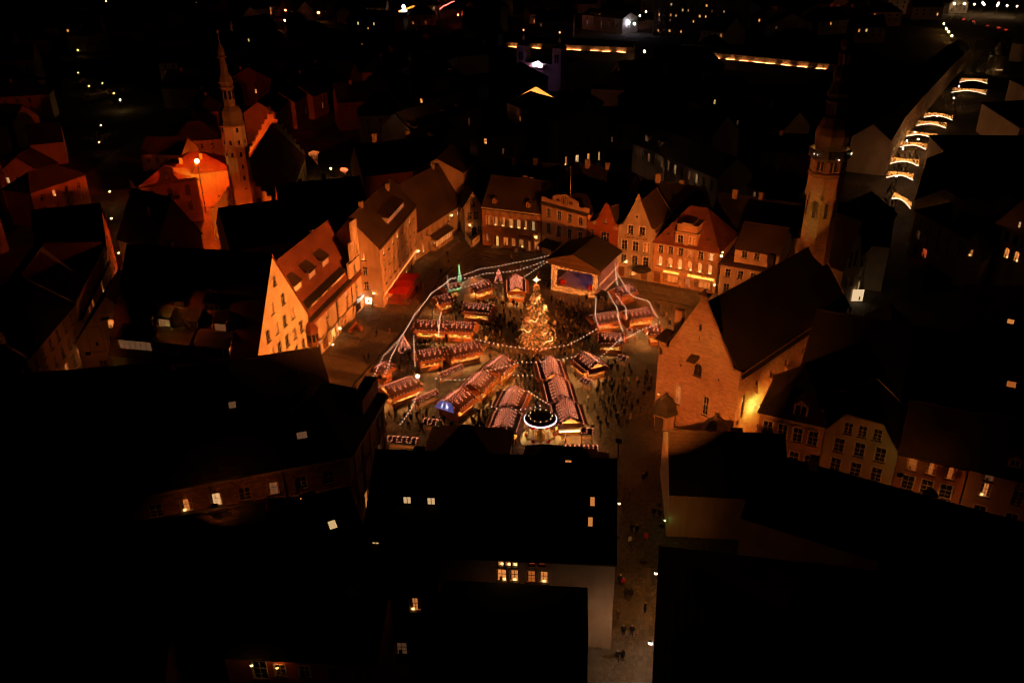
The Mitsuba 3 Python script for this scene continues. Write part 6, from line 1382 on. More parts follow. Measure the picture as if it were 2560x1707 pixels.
def crowd(poly, n, where, gap=.55, coats=None):
    P = sg.Polygon([tuple(at2(*p)) for p in poly]); x0, y0, x1, y1 = P.bounds; tries = 0; got = 0
    while got < n and tries < n * 60:
        tries += 1; x, y = prr.uniform(x0, x1), prr.uniform(y0, y1)
        if not P.contains(sg.Point(x, y)) or not free(x, y) or any((x - a) ** 2 + (y - b) ** 2 < gap * gap for a, b in placed): continue
        placed.append((x, y)); got += 1; co = prr.choice(coats or COATN); hn = prr.choice(HATN)
        tone = {'black': 'dark', 'navy': 'dark', 'grey': 'dark', 'brown': 'dark', 'olive': 'dark', 'beige': 'pale', 'white': 'pale'}.get(co, co)
        hd = 'pale' if hn in ('white', 'beige') else ('red' if hn == 'red' else 'dark')
        person(x, y, 0, prr.uniform(0, 6.28), co, hn, f'person in {tone} coat, {hd} hat, {where}', f'people in {tone} coats and {hd} hats {where}')


crowd([(1030, 838), (1200, 838), (1230, 860), (1110, 862), (1040, 868)], 30, 'at the counters of the two long huts')
crowd([(1200, 720), (1270, 730), (1260, 870), (1200, 845), (1220, 790)], 24, 'between the left huts and the tree')
crowd([(1290, 880), (1400, 880), (1500, 850), (1480, 760), (1400, 760), (1380, 860)], 40, 'between the tree and the right huts')
crowd([(1290, 895), (1360, 895), (1380, 960), (1350, 1050), (1310, 1050), (1300, 960)], 34, 'between the middle and right hut columns')
crowd([(1210, 945), (1262, 950), (1240, 1080), (1160, 1090), (1190, 1010)], 20, 'between diagonal row and middle hut column')
crowd([(975, 1000), (1130, 1010), (1130, 1080), (1010, 1080), (972, 1070)], 22, 'at the lower left market corner')
crowd([(1440, 940), (1560, 900), (1640, 940), (1600, 1060), (1500, 1100), (1470, 1040)], 31, 'between right hut column and town hall gable')
crowd([(1495, 745), (1545, 730), (1560, 768), (1500, 775)], 8, 'by the dark-fronted hut near the stage')
crowd([(1000, 880), (1100, 905), (1110, 950), (1050, 960), (990, 960)], 14, 'around the floodlit left end of the market')
crowd([(930, 740), (1080, 640), (1180, 620), (1090, 720), (1000, 790), (900, 800)], 14, 'on open cobbles left of the market')
crowd([(1330, 650), (1200, 640), (1280, 700), (1340, 690)], 4, 'on the open cobbles behind the market')
crowd([(1640, 770), (1760, 800), (1650, 850)], 6, 'on the cobbles facing the restaurant')
# single walkers whom the photograph shows clearly
for px, py, co, hn, face, lb in ((1528, 928, 'black', 'black', 0, 'left one of two walkers with long shadows right of the market'), (1543, 928, 'black', 'grey', 0, 'right one of two walkers with long shadows right of the market'),
        (1608, 1205, 'black', 'white', 3.1, 'person in black with a pale hat alone in the dark upper lane'), (1615, 1200, 'black', 'black', 3.1, 'person in black beside the pale-hatted walker in the upper lane'), (1574, 1248, 'olive', 'orange', 1.5, 'person in an olive coat with an orange hat at the left kerb of the lane'),
        (1579, 1331, 'black', 'black', 3.1, 'left one of the couple just above the man in white in the lane'), (1591, 1334, 'black', 'beige', 3.1, 'right one of the couple just above the man in white in the lane'), (1574, 1362, 'white', 'brown', 3.2, 'person in a white jacket and pale trousers walking up the lane'),
        (1614, 1353, 'red', 'black', 3.1, 'person in a long red coat alone in the lane'), (1540, 1360, 'black', 'white', 2.6, 'person with pale hat and lit screen at the left wall of the lane'), (1634, 1294, 'black', 'black', 3.0, 'left one of the pair at the right edge of the lane by the green glow'), (1649, 1296, 'black', 'black', 3.0, 'right one of the pair at the right edge of the lane by the green glow'),
        (1550, 1463, 'black', 'white', 0, 'person in black with a white hat, paired with the red rucksack in the lane'), (1558, 1467, 'red', 'white', 0, 'person with a red rucksack and a white hat in the lane'), (1564, 1495, 'black', 'black', .3, 'left one of the couple leaning together in the lane'), (1577, 1497, 'black', 'black', -.2, 'right one of the couple leaning together in the lane'),
        (1545, 1549, 'brown', 'beige', 3.1, 'person with fair hair walking alone down the lane'), (1507, 1572, 'black', 'black', 0, 'left one of the pair on the left footway of the lane'), (1519, 1570, 'black', 'brown', 0, 'right one of the pair on the left footway of the lane'), (1558, 1587, 'black', 'grey', 2.9, 'taller one of the pair in the lane level with the white wall lamp'), (1579, 1588, 'black', 'white', 3.0, 'shorter one of the pair in the lane level with the white wall lamp'),
        (1543, 1652, 'black', 'white', 0, 'left one of the nearest couple in the lane, with a long shadow'), (1556, 1650, 'black', 'black', 0, 'right one of the nearest couple in the lane, with a long shadow'), (1612, 1532, 'black', 'beige', 1.2, 'person in black by the right wall of the lane'),
        (942, 842, 'black', 'black', 2, 'person standing alone on the cobbles in front of the cafe house'), (974, 840, 'brown', 'red', 2.5, 'person with a red hat striding left of the market'), (912, 905, 'black', 'black', 1, 'left one of the couple by the drainage channel'), (922, 900, 'black', 'grey', 1, 'right one of the couple by the drainage channel'),
        (1688, 1088, 'grey', 'black', 2, 'person with pale trousers beside the town hall porch'), (1890, 1078, 'black', 'black', 1, 'person in the floodlit alley beside the ochre house'), (1345, 698, 'red', 'white', 1, 'steward in a red vest in front of the stage left end'), (1466, 752, 'black', 'black', 0, 'person standing at the middle of the stage front')):
    x, y = at2(px, py); person(x, y, 0.12 if px in (1507, 1519, 1540) else 0, face, co, hn, lb, None)


# lanes: the street with light arches, the left lane
def lane_crowd(poly, n, where):
    crowd(poly, n, where, .7)


lane_crowd([(2170, 590), (2230, 560), (2260, 500), (2225, 480), (2290, 420), (2250, 420), (2300, 330), (2270, 330), (2200, 540)], 0, '')
lane_crowd([(2120, 720), (2150, 700), (2210, 660), (2260, 630), (2200, 600), (2140, 690)], 8, 'near end of the light-arch street')
lane_crowd([(2130, 760), (2150, 740), (2120, 870), (2100, 860)], 8, 'in the dark passage beside the town hall')
lane_crowd([(330, 300), (270, 310), (255, 250), (300, 440), (330, 560), (340, 500)], 9, 'in the dim left lane')
# the far crowd at the head of that street: too many and too small to count
cr_ = random.Random(9); VV, FF, CC, off = [], [], [], 0
RAW = []
for t in TEMPL:
    vs_, fs_, cs_ = [], [], []; o_ = 0
    for e_ in t:
        v, f, _, _, c = meshkit.WRITTEN[e_['filename']]; vs_.append(v); fs_.append(f + o_); o_ += len(v); cs_.append(c if c is not None else np.full((len(v), 3), -1.0 if e_ is t[1] else -2.0))
    RAW.append((np.vstack(vs_), np.vstack(fs_), np.vstack(cs_)))
for poly, n in (([(2330, 300), (2400, 300), (2470, 180), (2560, 110), (2520, 85), (2420, 90), (2390, 200), (2360, 240)], 190), ([(2190, 590), (2230, 560), (2260, 500), (2225, 480), (2290, 420), (2300, 330), (2330, 300), (2300, 300), (2240, 400), (2200, 540)], 70),
                ([(1200, 720), (1440, 760), (1500, 870), (1290, 1060), (1190, 1080), (1240, 940), (1030, 838)], 150), ([(1440, 940), (1560, 900), (1640, 940), (1600, 1060), (1480, 1090)], 40)):
    P = sg.Polygon([tuple(at2(*p)) for p in poly]); bx = P.bounds; g_ = 0; tr_ = 0
    while g_ < n and tr_ < 9000:
        tr_ += 1; x, y = cr_.uniform(bx[0], bx[2]), cr_.uniform(bx[1], bx[3])
        if not P.contains(sg.Point(x, y)) or not free(x, y) or any((x - a) ** 2 + (y - b) ** 2 < .3 for a, b in placed): continue
        placed.append((x, y)); g_ += 1; v, f, c = cr_.choice(RAW); a = cr_.uniform(0, 6.28); ca, sa = math.cos(a), math.sin(a)
        c = np.where(c[:, :1] > -.5, c, np.where(c[:, :1] > -1.5, COATS[cr_.choice(COATN)], COATS[cr_.choice(HATN)]))
        VV.append(np.column_stack([v[:, 0] * ca - v[:, 1] * sa + x, v[:, 0] * sa + v[:, 1] * ca + y, v[:, 2]])); FF.append(f + off); off += len(v); CC.append(c)
k = thing('crowd', 'rest of the crowd, packed between the huts and up the lit street', 'crowd', kind='stuff')
put(k, None, (np.vstack(VV), np.vstack(FF)), 'vcol', color=np.vstack(CC))

# ------------------------------------------------------------------ lamps
def wall_lantern(label, p, n, rad=22.0, r=.17, col=WARM, sw=1.0, arm=.45):
    """an iron wall lantern: p is the point of its lamp, n points out from the wall"""
    k = thing('wall_lantern', label, 'lantern'); p = np.asarray(p, float); n = np.array([*n[:2], 0.0])
    put(k, 'bracket', MB().tube(p - n * arm - (0, 0, .35), p - (0, 0, .3), .03, n=4).tube(p - n * arm - (0, 0, .6), p - n * arm + (0, 0, .2), .03, n=4), 'iron')
    put(k, 'cap', MB().lathe([(r * 1.25, p[2] + r * .95), (r * .5, p[2] + r * 1.7), (.03, p[2] + r * 2.0), (0, p[2] + r * 2.4)], 6, p[:2]), 'iron')
    put(k, 'foot', MB().lathe([(.02, p[2] - r * 1.5), (r * .6, p[2] - r * 1.1)], 6, p[:2]), 'iron')
    glow_ball(k + '__globe', p, r, C(col, rad), sw); return k


def lan(label, px, py, P, d, n, out=.5, **kw):
    """on the facade line through P along d: where the photograph shows the lamp"""
    from_eye = at(px, py, 0.0) - EYE; nn = np.array([*n, 0.0]); P0 = np.array([*P[:2], 0.0]) + nn * out
    t = ((P0 - EYE) @ nn) / (from_eye @ nn); p = EYE + from_eye * t
    return wall_lantern(label, p, n, **kw), p


lan('wall lantern at the right end of the pink house', 1339, 593, (-7.4, 210.1), uB, nB, rad=60)
lan('wall lantern over the arched door of the narrow gabled house', 1175, 563, (-12.3, 216.6), None, (.26, -.966), rad=26)
lan('wall lantern on the pale gable house, low at its left', 1564, 654, EA, uE, nE, rad=60)
lan('wall lantern at the right corner of the restaurant, below the icicle lights', 1786, 712, FB, uF, nF, rad=60)
lan('wall lantern on the long low house near the bright bay', 1129, 538, P4, d4, n4, rad=70)
lan('wall lantern between the corner house and the long low house', 1046, 628, P3, d3, n3, rad=70)
lan('wall lantern on the chamfered end of the corner house', 934, 733, P3 - d3 * .05, n3, -d3, rad=45)
lan('wall lantern by the yellow shop sign of the cafe house', 832, 861, P2, d2, nR, rad=45)
lan('small wall lantern low on the left lane corner house', 209, 874, W1, None, (.99, .1), rad=50)
lan('wall lantern high on the left lane, first of two near the bend', 310, 683, W2 + np.array([1.2, 0]), None, (.96, .27), rad=60, out=1.5)
lan('wall lantern of the left lane, second of two near the bend', 296, 632, W3 + np.array([1.0, 0]), None, (.96, .27), rad=45, out=1.5)
lan('corner lantern between the pink house and the grey house of the right row', 2331, 1240, r0p, rd, rn, rad=75, sw=1.5)
lan('lantern on the right front of the red courtyard house', 692, 1668, (-30.5, 64.3), None, (-.08, -.997), rad=16, r=.14, col=(1, .3, .07))
lan('lantern beside the courtyard stairs in the bottom left', 628, 1662, (-32, 63.5), None, (-.08, -.997), rad=20, r=.14)
wall_lantern('wall lantern on the left side of the lane, halfway down', at(1513, 1487, 3.6), su, rad=160, sw=1.5)
wall_lantern('small wall lantern on the left side of the lane, further up', at(1548, 1258, 3.4), su, rad=40)
wall_lantern('glaring white lamp on the right wall of the lane', at(1626, 1606, 5.0), -su, rad=420, r=.2, col=(1, .55, .28), sw=5)
wall_lantern('golden lamp under the roof corner right of the lane', at(1640, 1432, 5.5), -su, rad=420, r=.18, col=(1, .32, .05), sw=4)
wall_lantern('green lamp at the right wall of the upper lane', at(1662, 1300, 3.0), -su, rad=14, r=.12, col=(.25, 1, .2), sw=.4)
wall_lantern('lantern at the courtyard door of the narrow red house', at(961, 1640, 2.2), (1, 0), rad=30, r=.14, sw=.6)
wall_lantern('lamp on the first porch roof of the town hall', tm[:3, :3] @ np.array([1.6, -1.5, 6.0]) + tm[:3, 3], tm[:3, :3] @ np.array([0, -1, 0]), rad=24, r=.12, col=SODIUM)
# the left lane, further off
for i, (px, py, rd_, lb) in enumerate(((274, 52 + 427, 60, 'lantern on a balcony front of the left lane'), (278, 546, 45, 'single lantern below the balcony of the left lane'), (252, 314, 40, 'lantern by the first lit shops of the left lane'), (248, 356, 30, 'lantern among the coloured shop lights of the left lane'), (256, 208, 50, 'lamp at the red front up the left lane'), (284, 234, 45, 'middle lamp on the bright fronts up the left lane'), (222, 215, 40, 'lone white lamp on the left lane cobbles'), (194, 126, 60, 'far lamp of the left lane beside a bare tree'), (195, 182, 40, 'far lamp where the left lane bends away'))):
    p = at(px, py, 4.2); wall_lantern(lb, p, (1, 0), rad=rd_, r=.24, sw=.5, col=WARM)
p = at(300, 250, 5); k = thing('street_lamp', 'white starburst lamp in front of the bright fronts up the left lane', 'street lamp'); put(k, 'post', MB().tube((p[0], p[1], 0), p, .07), 'iron'); glow_ball(k + '__globe', p, .34, (90, 50, 18), 2)
# the square's tall lamp by the restaurant
p = at(1804, 640, 10.8); k = thing('street_lamp', 'tall street lamp with two lit heads at the corner of the restaurant', 'street lamp'); put(k, 'post', MB().tube((p[0], p[1] + .3, 0), (p[0], p[1] + .3, 10.6), .1, .06), 'iron'); glow_ball(k + '__globe', p, .3, C(SODIUM, 160), 4); glow_ball(k + '__globe_001', p + (.2, .2, .75), .16, C(SODIUM, 40), .5); put(k, 'head', MB().box(p[0] - .3, p[0] + .3, p[1] - .3, p[1] + .5, 11.12, 11.2), 'iron')
# courtyard lights behind the church
p = at(827, 421, 4); k = thing('yard_lamp', 'golden lamp in the yard behind the church, over a pale wall', 'lamp'); put(k, 'post', MB().tube((p[0], p[1], 0), p, .06), 'iron'); glow_ball(k + '__globe', p, .34, C((1, .5, .12), 60), 1.5)
p = at(781, 476, 4); wall_lantern('white lamp on the red yard wall beside the church', p, (1, 0), rad=60, r=.26, col=(1, .45, .15))

def flood(label, p, target, watts, angle, col=SODIUM, sw=3.0, globe=.22, rad=24, post=None):
    """a floodlight: housing, shining front, and its beam"""
    p, target = np.asarray(p, float), np.asarray(target, float); d = target - p; d /= np.linalg.norm(d)
    k = thing('floodlight', label, 'floodlight'); a = np.cross(d, (0, 0, 1)); a /= np.linalg.norm(a); b = np.cross(a, d)
    put(k, 'housing', MB().box(-.35, .35, -.25, .25, -.3, -.02), 'iron', M4(p, a, b, d))
    put(k, 'lens', MB().box(-.3, .3, -.2, .2, -.015, 0.0), 'black', M4(p, a, b, d), emit=C(col, rad), sw=.02)
    if post is not None: put(k, 'post', MB().tube((p[0], p[1], post), p - d * .3, .06), 'iron')
    scene[k + '_beam'] = {'type': 'spot', 'to_world': T().look_at(origin=(p + d * .06).tolist(), target=target.tolist(), up=[0, 0, 1]), 'intensity': {'type': 'rgb', 'value': [float(c * watts) for c in col]}, 'cutoff_angle': float(angle), 'beam_width': float(angle * .55), 'sampling_weight': float(sw)}
    return k


def TH_(x, y, z): return (tm @ np.array([x, y, z, 1.0]))[:3]


# the town hall's gable is lit from the roof across the lane, its south wall from lamps in the alley
flood('floodlight on the black roof across from the town hall gable', (12.9, 86.2, 19.5), TH_(8, 0, 11), 5200, 24, sw=6, post=17)
flood('floodlight low at the town hall corner, grazing up the gable', TH_(14.0, -3.0, .4), TH_(12.6, 0, 7), 60, 55, sw=1.5)
p = at(1903, 1018, 6.5); wall_lantern('floodlamp on the corner of the ochre house, aimed at the town hall wall', p, (-.6, .8), rad=800, r=.3, col=(1, .25, .03), sw=6)
p = at(2066, 892, 6.0); k = thing('alley_lamp', 'strong lamp by the blazing shrubs in the alley', 'lamp'); put(k, 'post', MB().tube((p[0], p[1], 0), p, .07), 'iron'); glow_ball(k + '__globe', p, .3, C((1, .25, .03), 560), 5)
# floodlights on the town hall's corner turret wash the fronts round the square
flood('floodlight on the town hall corner turret, aimed at the cafe house', TH_(.6, -.5, 13.0), (-38, 150, 7), 17000, 30, sw=8)
flood('floodlight on the town hall corner turret, aimed at the broad gabled house', TH_(.4, -.5, 13.4), (-41, 133, 14), 13500, 20, sw=6)
flood('floodlight on the town hall eaves, aimed at the corner house', TH_(-.4, 3, 13.0), (-26, 184, 7), 10500, 26, sw=6)
flood('floodlight on the town hall eaves, aimed at the far row of houses', TH_(-.4, 12, 13.0), (12, 200, 7), 7800, 34, sw=6)
flood('floodlight on the town hall eaves, aimed at the restaurant row', TH_(-.4, 22, 13.0), (40, 180, 7), 1900, 48, sw=4)
# tower
for i, (a, w) in enumerate(((-150, 900), (-95, 650))):
    q = TH_(HW / 2 + 13 * math.sin(math.radians(a)) * 0, 8 + 6 * i, 24.2); flood(f'small floodlight on the town hall ridge below the tower, ' + ('first' if i == 0 else 'second'), TH_(HW / 2 - .6, 16 + 7 * i, 22.6), (tx, ty, 32), w, 26, sw=1.5)
for q in range(8):
    a = R8 + q * math.pi / 4 + math.pi / 8; k = fresh(tw + '__gallery_lamp'); put(k, None, MB().ball((tx + 2.85 * math.cos(a), ty + 2.85 * math.sin(a), 39.95), .12), 'black', emit=C((1, .36, .08), 70), sw=.5)
for a in (-2.7, -2.5, -.6, -.4, -1.45): put(tw, 'gallery_light', MB().ball((tx + 3.55 * math.cos(a), ty + 3.55 * math.sin(a), 40.2 if a != -1.45 else 39.6), .1), 'black', emit=(6, 4.6, 3.4), sw=.02)
# red flood on the church
p = at(492, 403, 15.5); k = thing('floodlight', 'great red floodlight glaring beside the black pointed roof', 'floodlight'); glow_ball(k + '__globe', p, .62, (2600, 165, 10), 9); put(k, 'mast', MB().tube((p[0], p[1], 0), p - (0, 0, .6), .12), 'iron')
put(k, 'arm', MB().slab([(p[0] - 2.2, p[1] - 1, p[2] - 3.4), (p[0] - 1.8, p[1] - 1, p[2] - 3.4), (p[0], p[1], p[2] - .5), (p[0] - .4, p[1], p[2] - .5)], .2), 'iron')
p = np.array([*(cw - cd * 6), 2.0]); k = thing('ground_floodlight', 'red lamp on the ground in front of the stepped church gable', 'floodlight'); glow_ball(k + '__globe', p, .5, (1500, 110, 7), 4); put(k, 'post', MB().tube((p[0], p[1], 0), p - (0, 0, .5), .1), 'iron')
p = np.array([*(ce - cd * 8 - cq * 13), 9.0]); k = thing('ground_floodlight', 'red lamp north of the church lighting the far stepped gable', 'floodlight'); glow_ball(k + '__globe', p, .5, (1200, 85, 6), 3); put(k, 'post', MB().tube((p[0], p[1], 0), p - (0, 0, .5), .1), 'iron')
for a, lb in ((-1.9, 'west'), (-2.8, 'north-west')):
    flood(f'red spotlight on the {lb} shoulder of the church gable, aimed up the spire', np.array([ctx + 6 * math.cos(a), cty + 6 * math.sin(a), 13]), (ctx, cty, 38), 900, 24, col=RED, sw=1.5)
# bright shrubs in the alley
for i, (px, py, s_) in enumerate(((2090, 882, 1.5), (2068, 897, 1.1))):
    c = at(px, py, 3.2); rr = random.Random(i); k = thing('lit_shrub', ('larger' if i == 0 else 'smaller') + ' bush blazing with white-gold lights in the alley behind the town hall', 'shrub')
    pts = [c + s_ * np.array([rr.gauss(0, .55), rr.gauss(0, .55), rr.gauss(0, .75)]) for _ in range(240)]
    put(k, 'lights', bulbs(pts, .15), 'black', emit=(4, 2.3, .8), sw=1.0); put(k, 'stem', MB().tube(c - (0, 0, 3.2), c, .08), 'bark')
# cold light in the passage and small accents
k = thing('lit_doorway', 'cold white lit doorway in the passage behind the town hall', 'doorway'); p = at(2146, 735, 2.0); put(k, None, MB().box(p[0] - 1.2, p[0] + 1.2, p[1], p[1] + .2, .3, 3.0), 'black', emit=(.8, .55, .3), sw=.6)
k = thing('window_string', 'vertical string of orange lights on the bent block wall in the gap', 'string lights'); pts = along([at(678, 1305, 6.0), at(684, 1355, 1.0)], .12); pts = pts + np.array([[rnd.uniform(-.1, .1), rnd.uniform(-.05, .05), rnd.uniform(-.1, .1)] for _ in pts]); put(k, None, bulbs(pts, .055), 'black', emit=(4, 1.2, .3), sw=.3)
flood('floodlight in the narrow gap lighting the brick wall of the bent block', np.array([-32.5, 86.5, 5.0]), np.array([-31, 89.2, 7]), 45, 70, sw=.8)
flood('street light on the near roofs washing the bent block front', np.array([-36, 82.2, 13.5]), np.array([-36, 88.5, 9]), 26, 76, sw=1.2)
flood('street light washing the corner block front', np.array([-8.5, 103.5, 9.0]), np.array([-20, 100, 8.5]), 90, 56, sw=1.5)
flood('street light over the left lane', np.array([-72, 152, 13]), np.array([-84, 140, 5]), 420, 66, sw=1.5)
flood('street light washing the right row of houses', np.array([*(onR(20) + rn * 7.5), 10.0]), np.array([*onR(18), 6.0]), 95, 80, sw=1.5)
flood('roof light behind the niche gable facing the dormers of the broad house', np.array([-60, 128, 17.5]), np.array([-50, 136, 9]), 240, 55, sw=1.2, post=8)
flood('street lamp on the near roofs that lights the niche gable', np.array([-70, 124, 13]), np.array([-72.5, 139, 9]), 130, 50, sw=1)

# ------------------------------------------------------------------ street of light arches on the right
VL = [(2146, 690), (2190, 600), (2212, 520), (2205, 450), (2228, 405), (2262, 350), (2290, 310), (2330, 262), (2378, 210)]
sheetw = [at2(*p) for p in VL]
vs_l = [np.array(at2(2222, 500)), np.array(at2(2210, 440)), np.array(at2(2250, 365)), np.array(at2(2300, 300)), np.array(at2(2378, 205)), np.array(at2(2415, 165))]
for i, (a, b) in enumerate(zip(vs_l, vs_l[1:])):
    if i == 0: continue
    house('street_house', ['', 'first tall front on the left of the street of light arches', 'second front on the left of the street of light arches, with little dark windows', 'third front on the left of the street of light arches, warm in the lamplight', 'furthest front on the left of the street of light arches, before the gate'][i], a, b - (b - a) * .02, 12, 12.5 - .6 * i, 17 - .6 * i, 'side', ('tan', 'cream', 'yellow', 'tan', 'cream')[i], 'black',
          [row('F', 8.6 - .4 * i, 1.8, 7, 1.0, '.......', m=.8), row('F', 5.0, 1.9, 7, 1.1, '..d..d.', m=.8), row('F', .6, 2.4, 6, 1.5, 'o.yow.', m=.8)])
ARCH = [((2217, 440), (2284, 446)), ((2226, 405), (2297, 411)), ((2251, 364), (2316, 370)), ((2266, 337), (2342, 346)), ((2291, 311), (2366, 317)), ((2311, 290), (2382, 297)), ((2380, 228), (2466, 233)), ((2400, 203), (2469, 206)), ((2231, 492), (2278, 518))]
for i, (p, q) in enumerate(ARCH):
    a, b = at(*p, 6.5), at(*q, 6.5)
    k = thing('light_arch', ['light arch over the street, second from the near end', 'light arch over the street, third from the near end', 'light arch over the street, fourth from the near end', 'light arch over the street, fifth from the near end, an orange lamp at its foot', 'light arch over the street, sixth from the near end', 'light arch over the street, seventh from the near end', 'second to last light arch of the street, below the gate', 'last light arch of the street, nearest the gate', 'nearest light arch of the street, running into the corner house'][i], 'light arch')
    t = np.linspace(0, 1, 60); low = np.array([a + (b - a) * s + np.array([0, 0, 1.1 * math.sin(math.pi * s) - .55]) for s in t])
    v = MB()
    for s0, s1 in zip(low, low[1:]): v.tube(s0, s1, .15, n=4, cap=False)
    put(k, 'white_tube', v, 'black', emit=(1.7, 1.4, 1.1), sw=.6)
    pts = []
    for _ in range(190): s = rnd.random(); z0 = 1.1 * math.sin(math.pi * s) - .45; pts.append(a + (b - a) * s + np.array([rnd.uniform(-.1, .1), rnd.uniform(-.1, .1), rnd.uniform(z0, 1.5)]))
    put(k, 'gold_net', bulbs(pts, .13), 'black', emit=(1.7, .55, .1), sw=.8)
for i, (px, py) in enumerate(((2288, 330), (2296, 348), (2385, 245), (2398, 215), (2258, 372), (2344, 290), (2268, 352), (2241, 440))):
    p = at(px, py, 4.2); wall_lantern('wall lantern on the left fronts of the street of light arches', p, (1, 0), rad=190, r=.3, sw=1.2)
    labels[list(labels)[-1]]['group'] = 'lanterns in the street of light arches' if False else None
    labels[[q for q in labels if q.startswith('wall_lantern') and '__' not in q][-1]] = {'label': 'wall lantern on the left fronts of the street of light arches', 'category': 'lantern', 'group': 'lanterns along the street of light arches'}
# right side of that street
va, vb = at2(2332, 640, 0), at2(2286, 560, 0)
ya, yb = np.array(at2(2270, 628)), np.array(at2(2370, 690))
yh, ym, _ = house('corner_cafe', 'yellow corner house with tall glowing arched windows at the mouth of the light-arch street', ya, yb + (yb - ya) * .25, 16, 10.8, 16, 'hip', 'yellow', 'black',
    [row('F', 7.6, 2.0, 5, 1.1, '.....', m=.7, style='trim'), row('F', 4.2, 2.2, 5, 1.15, 'd....', m=.7, style='trim'), row('F', .8, 2.2, 1, 2.0, 'r', xs=[6.5], style='shop'), row('F', .2, 2.5, 1, 1.6, '.', xs=[3.0], style='door'),
     row('L', 3.9, 3.6, 3, 1.7, 'yyy', x0=.5, x1=9.5, style='arch'), row('L', 8.0, 1.9, 4, 1.1, '....', m=1)])
put(yh, 'string_course', MB().box(0, 14, -.15, -.002, 3.5, 3.7).box(0, 14, -.12, -.002, 7.0, 7.15), 'stone_trim', ym)
for x in (3, 6.2, 9.4): put(yh, 'window_hood', MB().box(x - .9, x + .9, -.3, -.002, 6.6, 6.75), 'dark_paint', ym)
house('stone_gable_house', 'small stone gable with a glowing doorway behind the yellow corner house', at2(2395, 640, 7), at2(2455, 655, 7), 10, 8.0, 13.6, 'front', 'tan', 'black', [row('F', 7.6, 1.6, 1, 1.2, 'o', m=1.4), row('F', 11.2, .7, 1, .4, '.', m=2)], wallmat='rubble')
house('tall_gable_house', 'big dim gabled house at the right edge with two lit arched windows', at2(2463, 610, 9), at2(2600, 660, 9), 16, 13, 22, 'front', 'tan', 'black', [row('F', 11.2, 2.2, 5, 1.1, '.....', m=1.5, style='arch_dark'), row('F', 7.6, 2.3, 4, 1.2, '.oo.', m=2, style='arch'), row('F', 15, 1.4, 1, .6, 'w', m=6, style='arch')])
house('bay_house', 'house with projecting bays along the right of the street of light arches', np.array(at2(2302, 488)), np.array(at2(2270, 600)) * .995, 12, 11.5, 15, 'side', 'yellow', 'black', [row('F', 7.4, 2.2, 6, 1.2, '.d....', m=1), row('F', 3.6, 2.2, 6, 1.2, '..d...', m=1)])
house('street_block', 'huge black roof along the right side of the street of light arches', np.array([130, 236]), np.array([175, 226]), 46, 11, 17, 'hip', 'tan', 'black')
house('street_block', 'second black roof further along the right side of the street of light arches', np.array([176, 292]), np.array([215, 284]), 44, 11, 17, 'hip', 'tan', 'black')
house('street_block', 'third black roof on the right before the gate towers', np.array([222, 352]), np.array([270, 345]), 44, 9.5, 14, 'hip', 'tan', 'black')
# left of the street near end: narrow gables by the passage
va, vb, vc, vd = np.array(at2(2108, 745)), np.array(at2(2148, 720)), np.array(at2(2176, 690)), np.array(at2(2225, 640))
house('narrow_gable_house', 'narrow pointed gable with blind niches between the tower and the passage', at2(2108, 680, 8), at2(2150, 668, 8), 12, 9.5, 19, 'front', 'tan', 'black', [row('F', 8.8, 3.6, 2, .8, '..', m=1, style='arch_dark'), row('F', 4.2, 2.0, 2, 1.0, '..', m=1)])
house('passage_house', 'first lower house right of the narrow pointed gable, above a lit shop', at2(2151, 650, 9), at2(2192, 612, 9), 12, 10.5, 15, 'side', 'tan', 'black', [row('F', 7.6, 2.0, 4, 1.0, '....', m=.6), row('F', 4.2, 2.2, 4, 1.0, '....', m=.6), row('F', .6, 2.4, 2, 2.6, 'wy', m=.6, style='shop')])
house('passage_house', 'second house right of the narrow pointed gable, at the street corner', at2(2193, 606, 10), at2(2238, 548, 10), 13, 11.5, 16, 'side', 'tan', 'black', [row('F', 8.6, 2.0, 4, 1.0, '.d..', m=.6), row('F', 5.2, 2.2, 3, 1.0, '.d.', m=.6), row('F', .6, 2.6, 2, 2.8, 'y.', m=.6, style='shop')], dormers=[dict(side='F', x=6, z=12.4, w=2.2, h=.9, lit='d', wall='dark')])
house('rear_house', 'dark roof with a pale ridge left of the town hall tower', np.array([58, 186]), np.array([84, 176]), 18, 11, 17, 'side', 'tan', 'black', chimneys=[(20, 9, 1.2, 1.0)])
# the round gate towers
for i, (px, py, r_) in enumerate(((2484, 185, 4.2), (2540, 152, 4.0))):
    c = at2(px, py); k = thing('gate_tower', ('near' if i == 0 else 'far') + ' round stone gate tower with a conical roof at the end of the street', 'tower')
    put(k, 'wall', MB().lathe([(r_, 0), (r_ * .97, 10)], 16, c), 'rubble', uv=(.42, .32)); put(k, 'roof', MB().lathe([(r_ * 1.15, 9.8), (.1, 17), (0, 17)], 16, c), 'tiles', uv=TILE['black'])
flood('floodlight at the gate, lighting the low lit market wall', np.array([*at2(2440, 190), 9.0]), np.array([*at2(2475, 165), 1.0]), 420, 60, col=(1, .5, .16), sw=1.0, post=0)
for i in range(7):
    p = at(2482 + i * 3.0, 132 + i * 6.5, 4.0); k = thing('flower_stall', 'small slanted stall roof edged with light at the gate', 'stall', 'lit stall roofs at the gate')
    put(k, None, MB().box(p[0] - 1.8, p[0] + 1.8, p[1] - .16, p[1] + .16, 3.0, 3.15), 'black', emit=(1.5, .8, .35), sw=.2)
